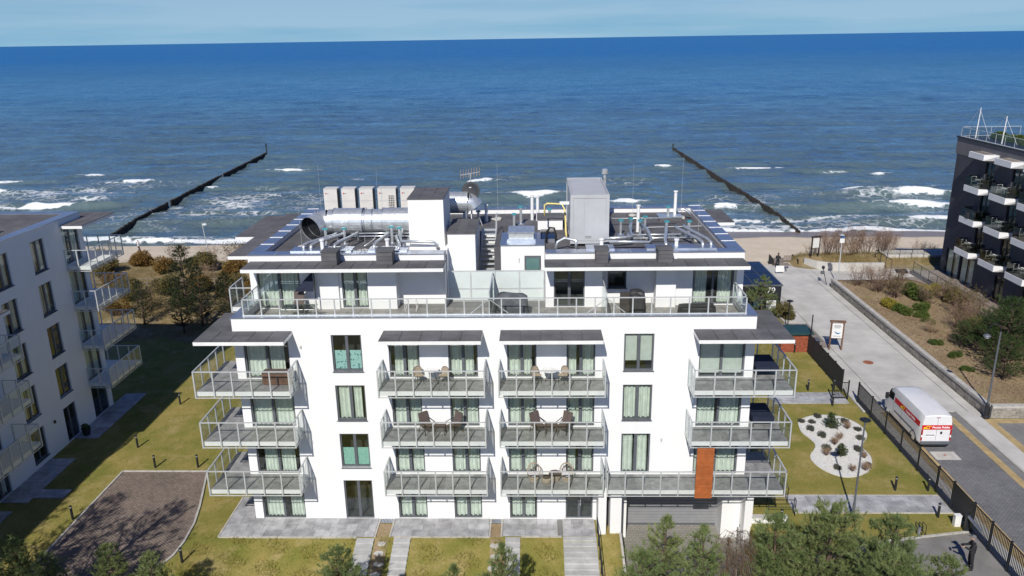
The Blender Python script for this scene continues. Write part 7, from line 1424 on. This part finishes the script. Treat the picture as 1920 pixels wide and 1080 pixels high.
for x, y, p, s in sorted(places, key=lambda q: q[1]):
    kn = kindname(p); cnt_[kn] = cnt_.get(kn, 0)+1
    tree('dune_shrub', p, x, y, '%s dune shrub in the left gap, %s of its colour from the front' % (kn, ordn[cnt_[kn]-1]), 'shrub', s, rsv.uniform(0,6), group='shrubs on the left dune')
# --- gravel bed plants
lav = bush(91, 0.36, 0.22, 'lavender', 700, 0.03, 6); gtop = pine_parts(92, 0.95, 0.5, 0.05, 6, 6, 0.10, 16, 'spruce', dens=3.0, w=0.02); wisp = bare_shrub(93, 0.5, 0.3, 12, 'twig')
tree('dwarf_pine', gtop, 19.62, 10.6, 'dwarf green conifer in the upper half of the gravel bed', 'shrub', 1.15); tree('dwarf_pine', gtop, 18.9, 6.9, 'dwarf green conifer in the lower half of the gravel bed', 'shrub', 0.9, 1.0)
lp = [(18.55,11.3),(20.75,11.3),(18.15,10.3),(18.6,9.4),(20.9,9.0),(18.3,7.7),(20.2,7.5),(20.1,5.6),(18.1,5.3),(19.2,12.1),(21.2,10.2),(17.9,11.4)]
wd = ('top left','top right','upper left edge','left waist','right waist','left of the lower conifer','right of the lower conifer','bottom right','bottom left','topmost','right edge','far left')
for (x, y), w in zip(lp, wd): tree('cushion_plant', lav, x, y, 'grey cushion plant in the gravel bed, '+w, 'plant', random.uniform(.7,1.0), random.uniform(0,6), z=0.045)
for (x, y), w in zip([(20.6,10.4),(18.0,6.9),(20.2,6.6),(19.6,9.0),(19.0,8.3),(18.9,5.0),(19.7,5.1)], ('beside the upper conifer','left of the lower conifer','right of the lower conifer','in the neck of the bed','below the neck','near the lower tip','at the lower right')): tree('bare_plant', wisp, x, y, 'small twiggy brown plant in the gravel '+w, 'plant', random.uniform(.7,1.0), random.uniform(0,6), z=0.045)
tree('bush', bg1, 16.4, 19.6, 'small green bush on the upper east lawn', 'bush', 0.55)
# --- grass: blades over the lawns, one mass
def scatter(name, label, n, region, L, w, mat, lift=1.0, cull=None, lean=0.5):
    rs = np.random.default_rng(len(name)+n); x = rs.uniform(region[0], region[1], n); y = rs.uniform(region[2], region[3], n)
    if cull is not None: k = cull(x, y); x, y = x[k], y[k]
    z = height(x, y); p = np.stack([x, y, z], -1); d = np.stack([rs.normal(0, lean, len(x)), rs.normal(0, lean, len(x)), np.full(len(x), lift)], -1); d /= np.linalg.norm(d, axis=1, keepdims=True)
    put(name, needle_mesh(name, p, d, 1, L, w, 0.1, mat, rs), label=label, kind='stuff')
def notpaved(x, y):
    k = np.ones(len(x), bool)
    for (a, b2, c_, d) in ((-25.5,-18.6,-26,5.0),(-17.05,-8.55,-1.8,2.2),(-7.9,-2.5,-1.75,0),(-1.95,3.2,-1.7,0),(-15.6,11.1,-0.05,16.2),(4.3,11.5,-26,1.8),(-9.6,-8.5,-4.8,-1.7),(-7.6,-6.6,-4.8,-1.7),(-1.75,-0.85,-4.8,-1.7),(1.3,3.2,-6.5,-1.5),(14.0,22.8,0.6,2.45),(16.8,22.3,14.2,16.2),(-60,-30.9,-26,14.5),(-31,-29.2,-6.1,16.3),(-29.3,-27.4,1.9,3.0)): k &= ~((x > a) & (x < b2) & (y > c_) & (y < d))
    k &= ~((x > 9) & (y < -1.9)) ; k &= ~(((x-19.6)/2.1)**2+((y-10.2)/2.4)**2 < 1); k &= ~(((x-18.7)/2.0)**2+((y-6.3)/2.2)**2 < 1)
    return k
scatter('grass', 'short dry green grass of the lawns around the building', 190000, (-31,22.7,-9,27.5), 0.09, 0.022, 'grass_blade', 1.0, notpaved, 0.7)
scatter('rough_grass', 'longer straw-tinted tufts on the lawn below the terraces', 26000, (-18,4,-8,-1.75), 0.20, 0.025, 'grass_blade', 1.0, lambda x, y: notpaved(x, y) & (np.sin(x*3.1)+np.sin(y*4.3+x) > 0.2), 0.5)
scatter('dune_grass', 'straw-coloured dune grass and scrub litter behind the beach', 60000, (-75,19,27.5,56.5), 0.32, 0.03, 'dune_grass', 1.0, None, 0.5)
scatter('beach_grass', 'dry yellow grass on the low dune by the beach shrubs', 16000, (29,56,49.5,55.5), 0.34, 0.03, 'dune_grass', 1.0, lambda x, y: (x > 32.5) | (y > 51), 0.5)
scatter('bed_litter', 'dry leaf litter and stems on the raised bed', 26000, (31.1,40.2,12.5,41.6), 0.13, 0.03, 'dry_brown', 0.5, None, 0.8)

tree('pine_tree', bigq, 39.0, 25.2, 'bushy dark pine under the upper walkway railing', s=0.8, rz=2.2); tree('pine_tree', bigq, 36.4, 23.0, 'dark pine above the broad pine in the raised bed', s=0.75, rz=0.5); tree('bush', bg2, 39.3, 34.0, 'olive bush against the walkway', 'bush', 0.9); tree('bush', bg1, 37.4, 27.2, 'large green cushion in the lower raised bed', 'bush', 1.2)
for k, (yy, w) in enumerate(((44.0,'far end'),(41.2,'middle'),(38.8,'right picture edge'))): tree('roof_shrub', bg1, 46.4, yy, 'green potted shrub on the dark building roof, '+w, 'shrub', 0.9, k*1.3, z=DH+0.14)

rsp = np.random.default_rng(77); gx = rsp.uniform(16.8, 21.9, 9000); gy = rsp.uniform(4.2, 12.6, 9000)
ein = ((((gx-19.6)/2.0)**2+((gy-10.35)/2.1)**2 < 1) | (((gx-18.7)/1.7)**2+((gy-6.3)/1.85)**2 < 1)); gp_ = np.stack([gx, gy, np.full(len(gx), 0.052)], -1)[ein]
gd_ = rsp.normal(0, 1, (len(gp_), 3)); gd_[:, 2] = np.abs(gd_[:, 2])*0.6; gd_ /= np.linalg.norm(gd_, axis=1, keepdims=True)
put('gravel', needle_mesh('gravel', gp_, gd_, 2, 0.05, 0.05, 0.6, 'gravel_white', rsp), label='white pebbles of the garden gravel bed', kind='stuff')
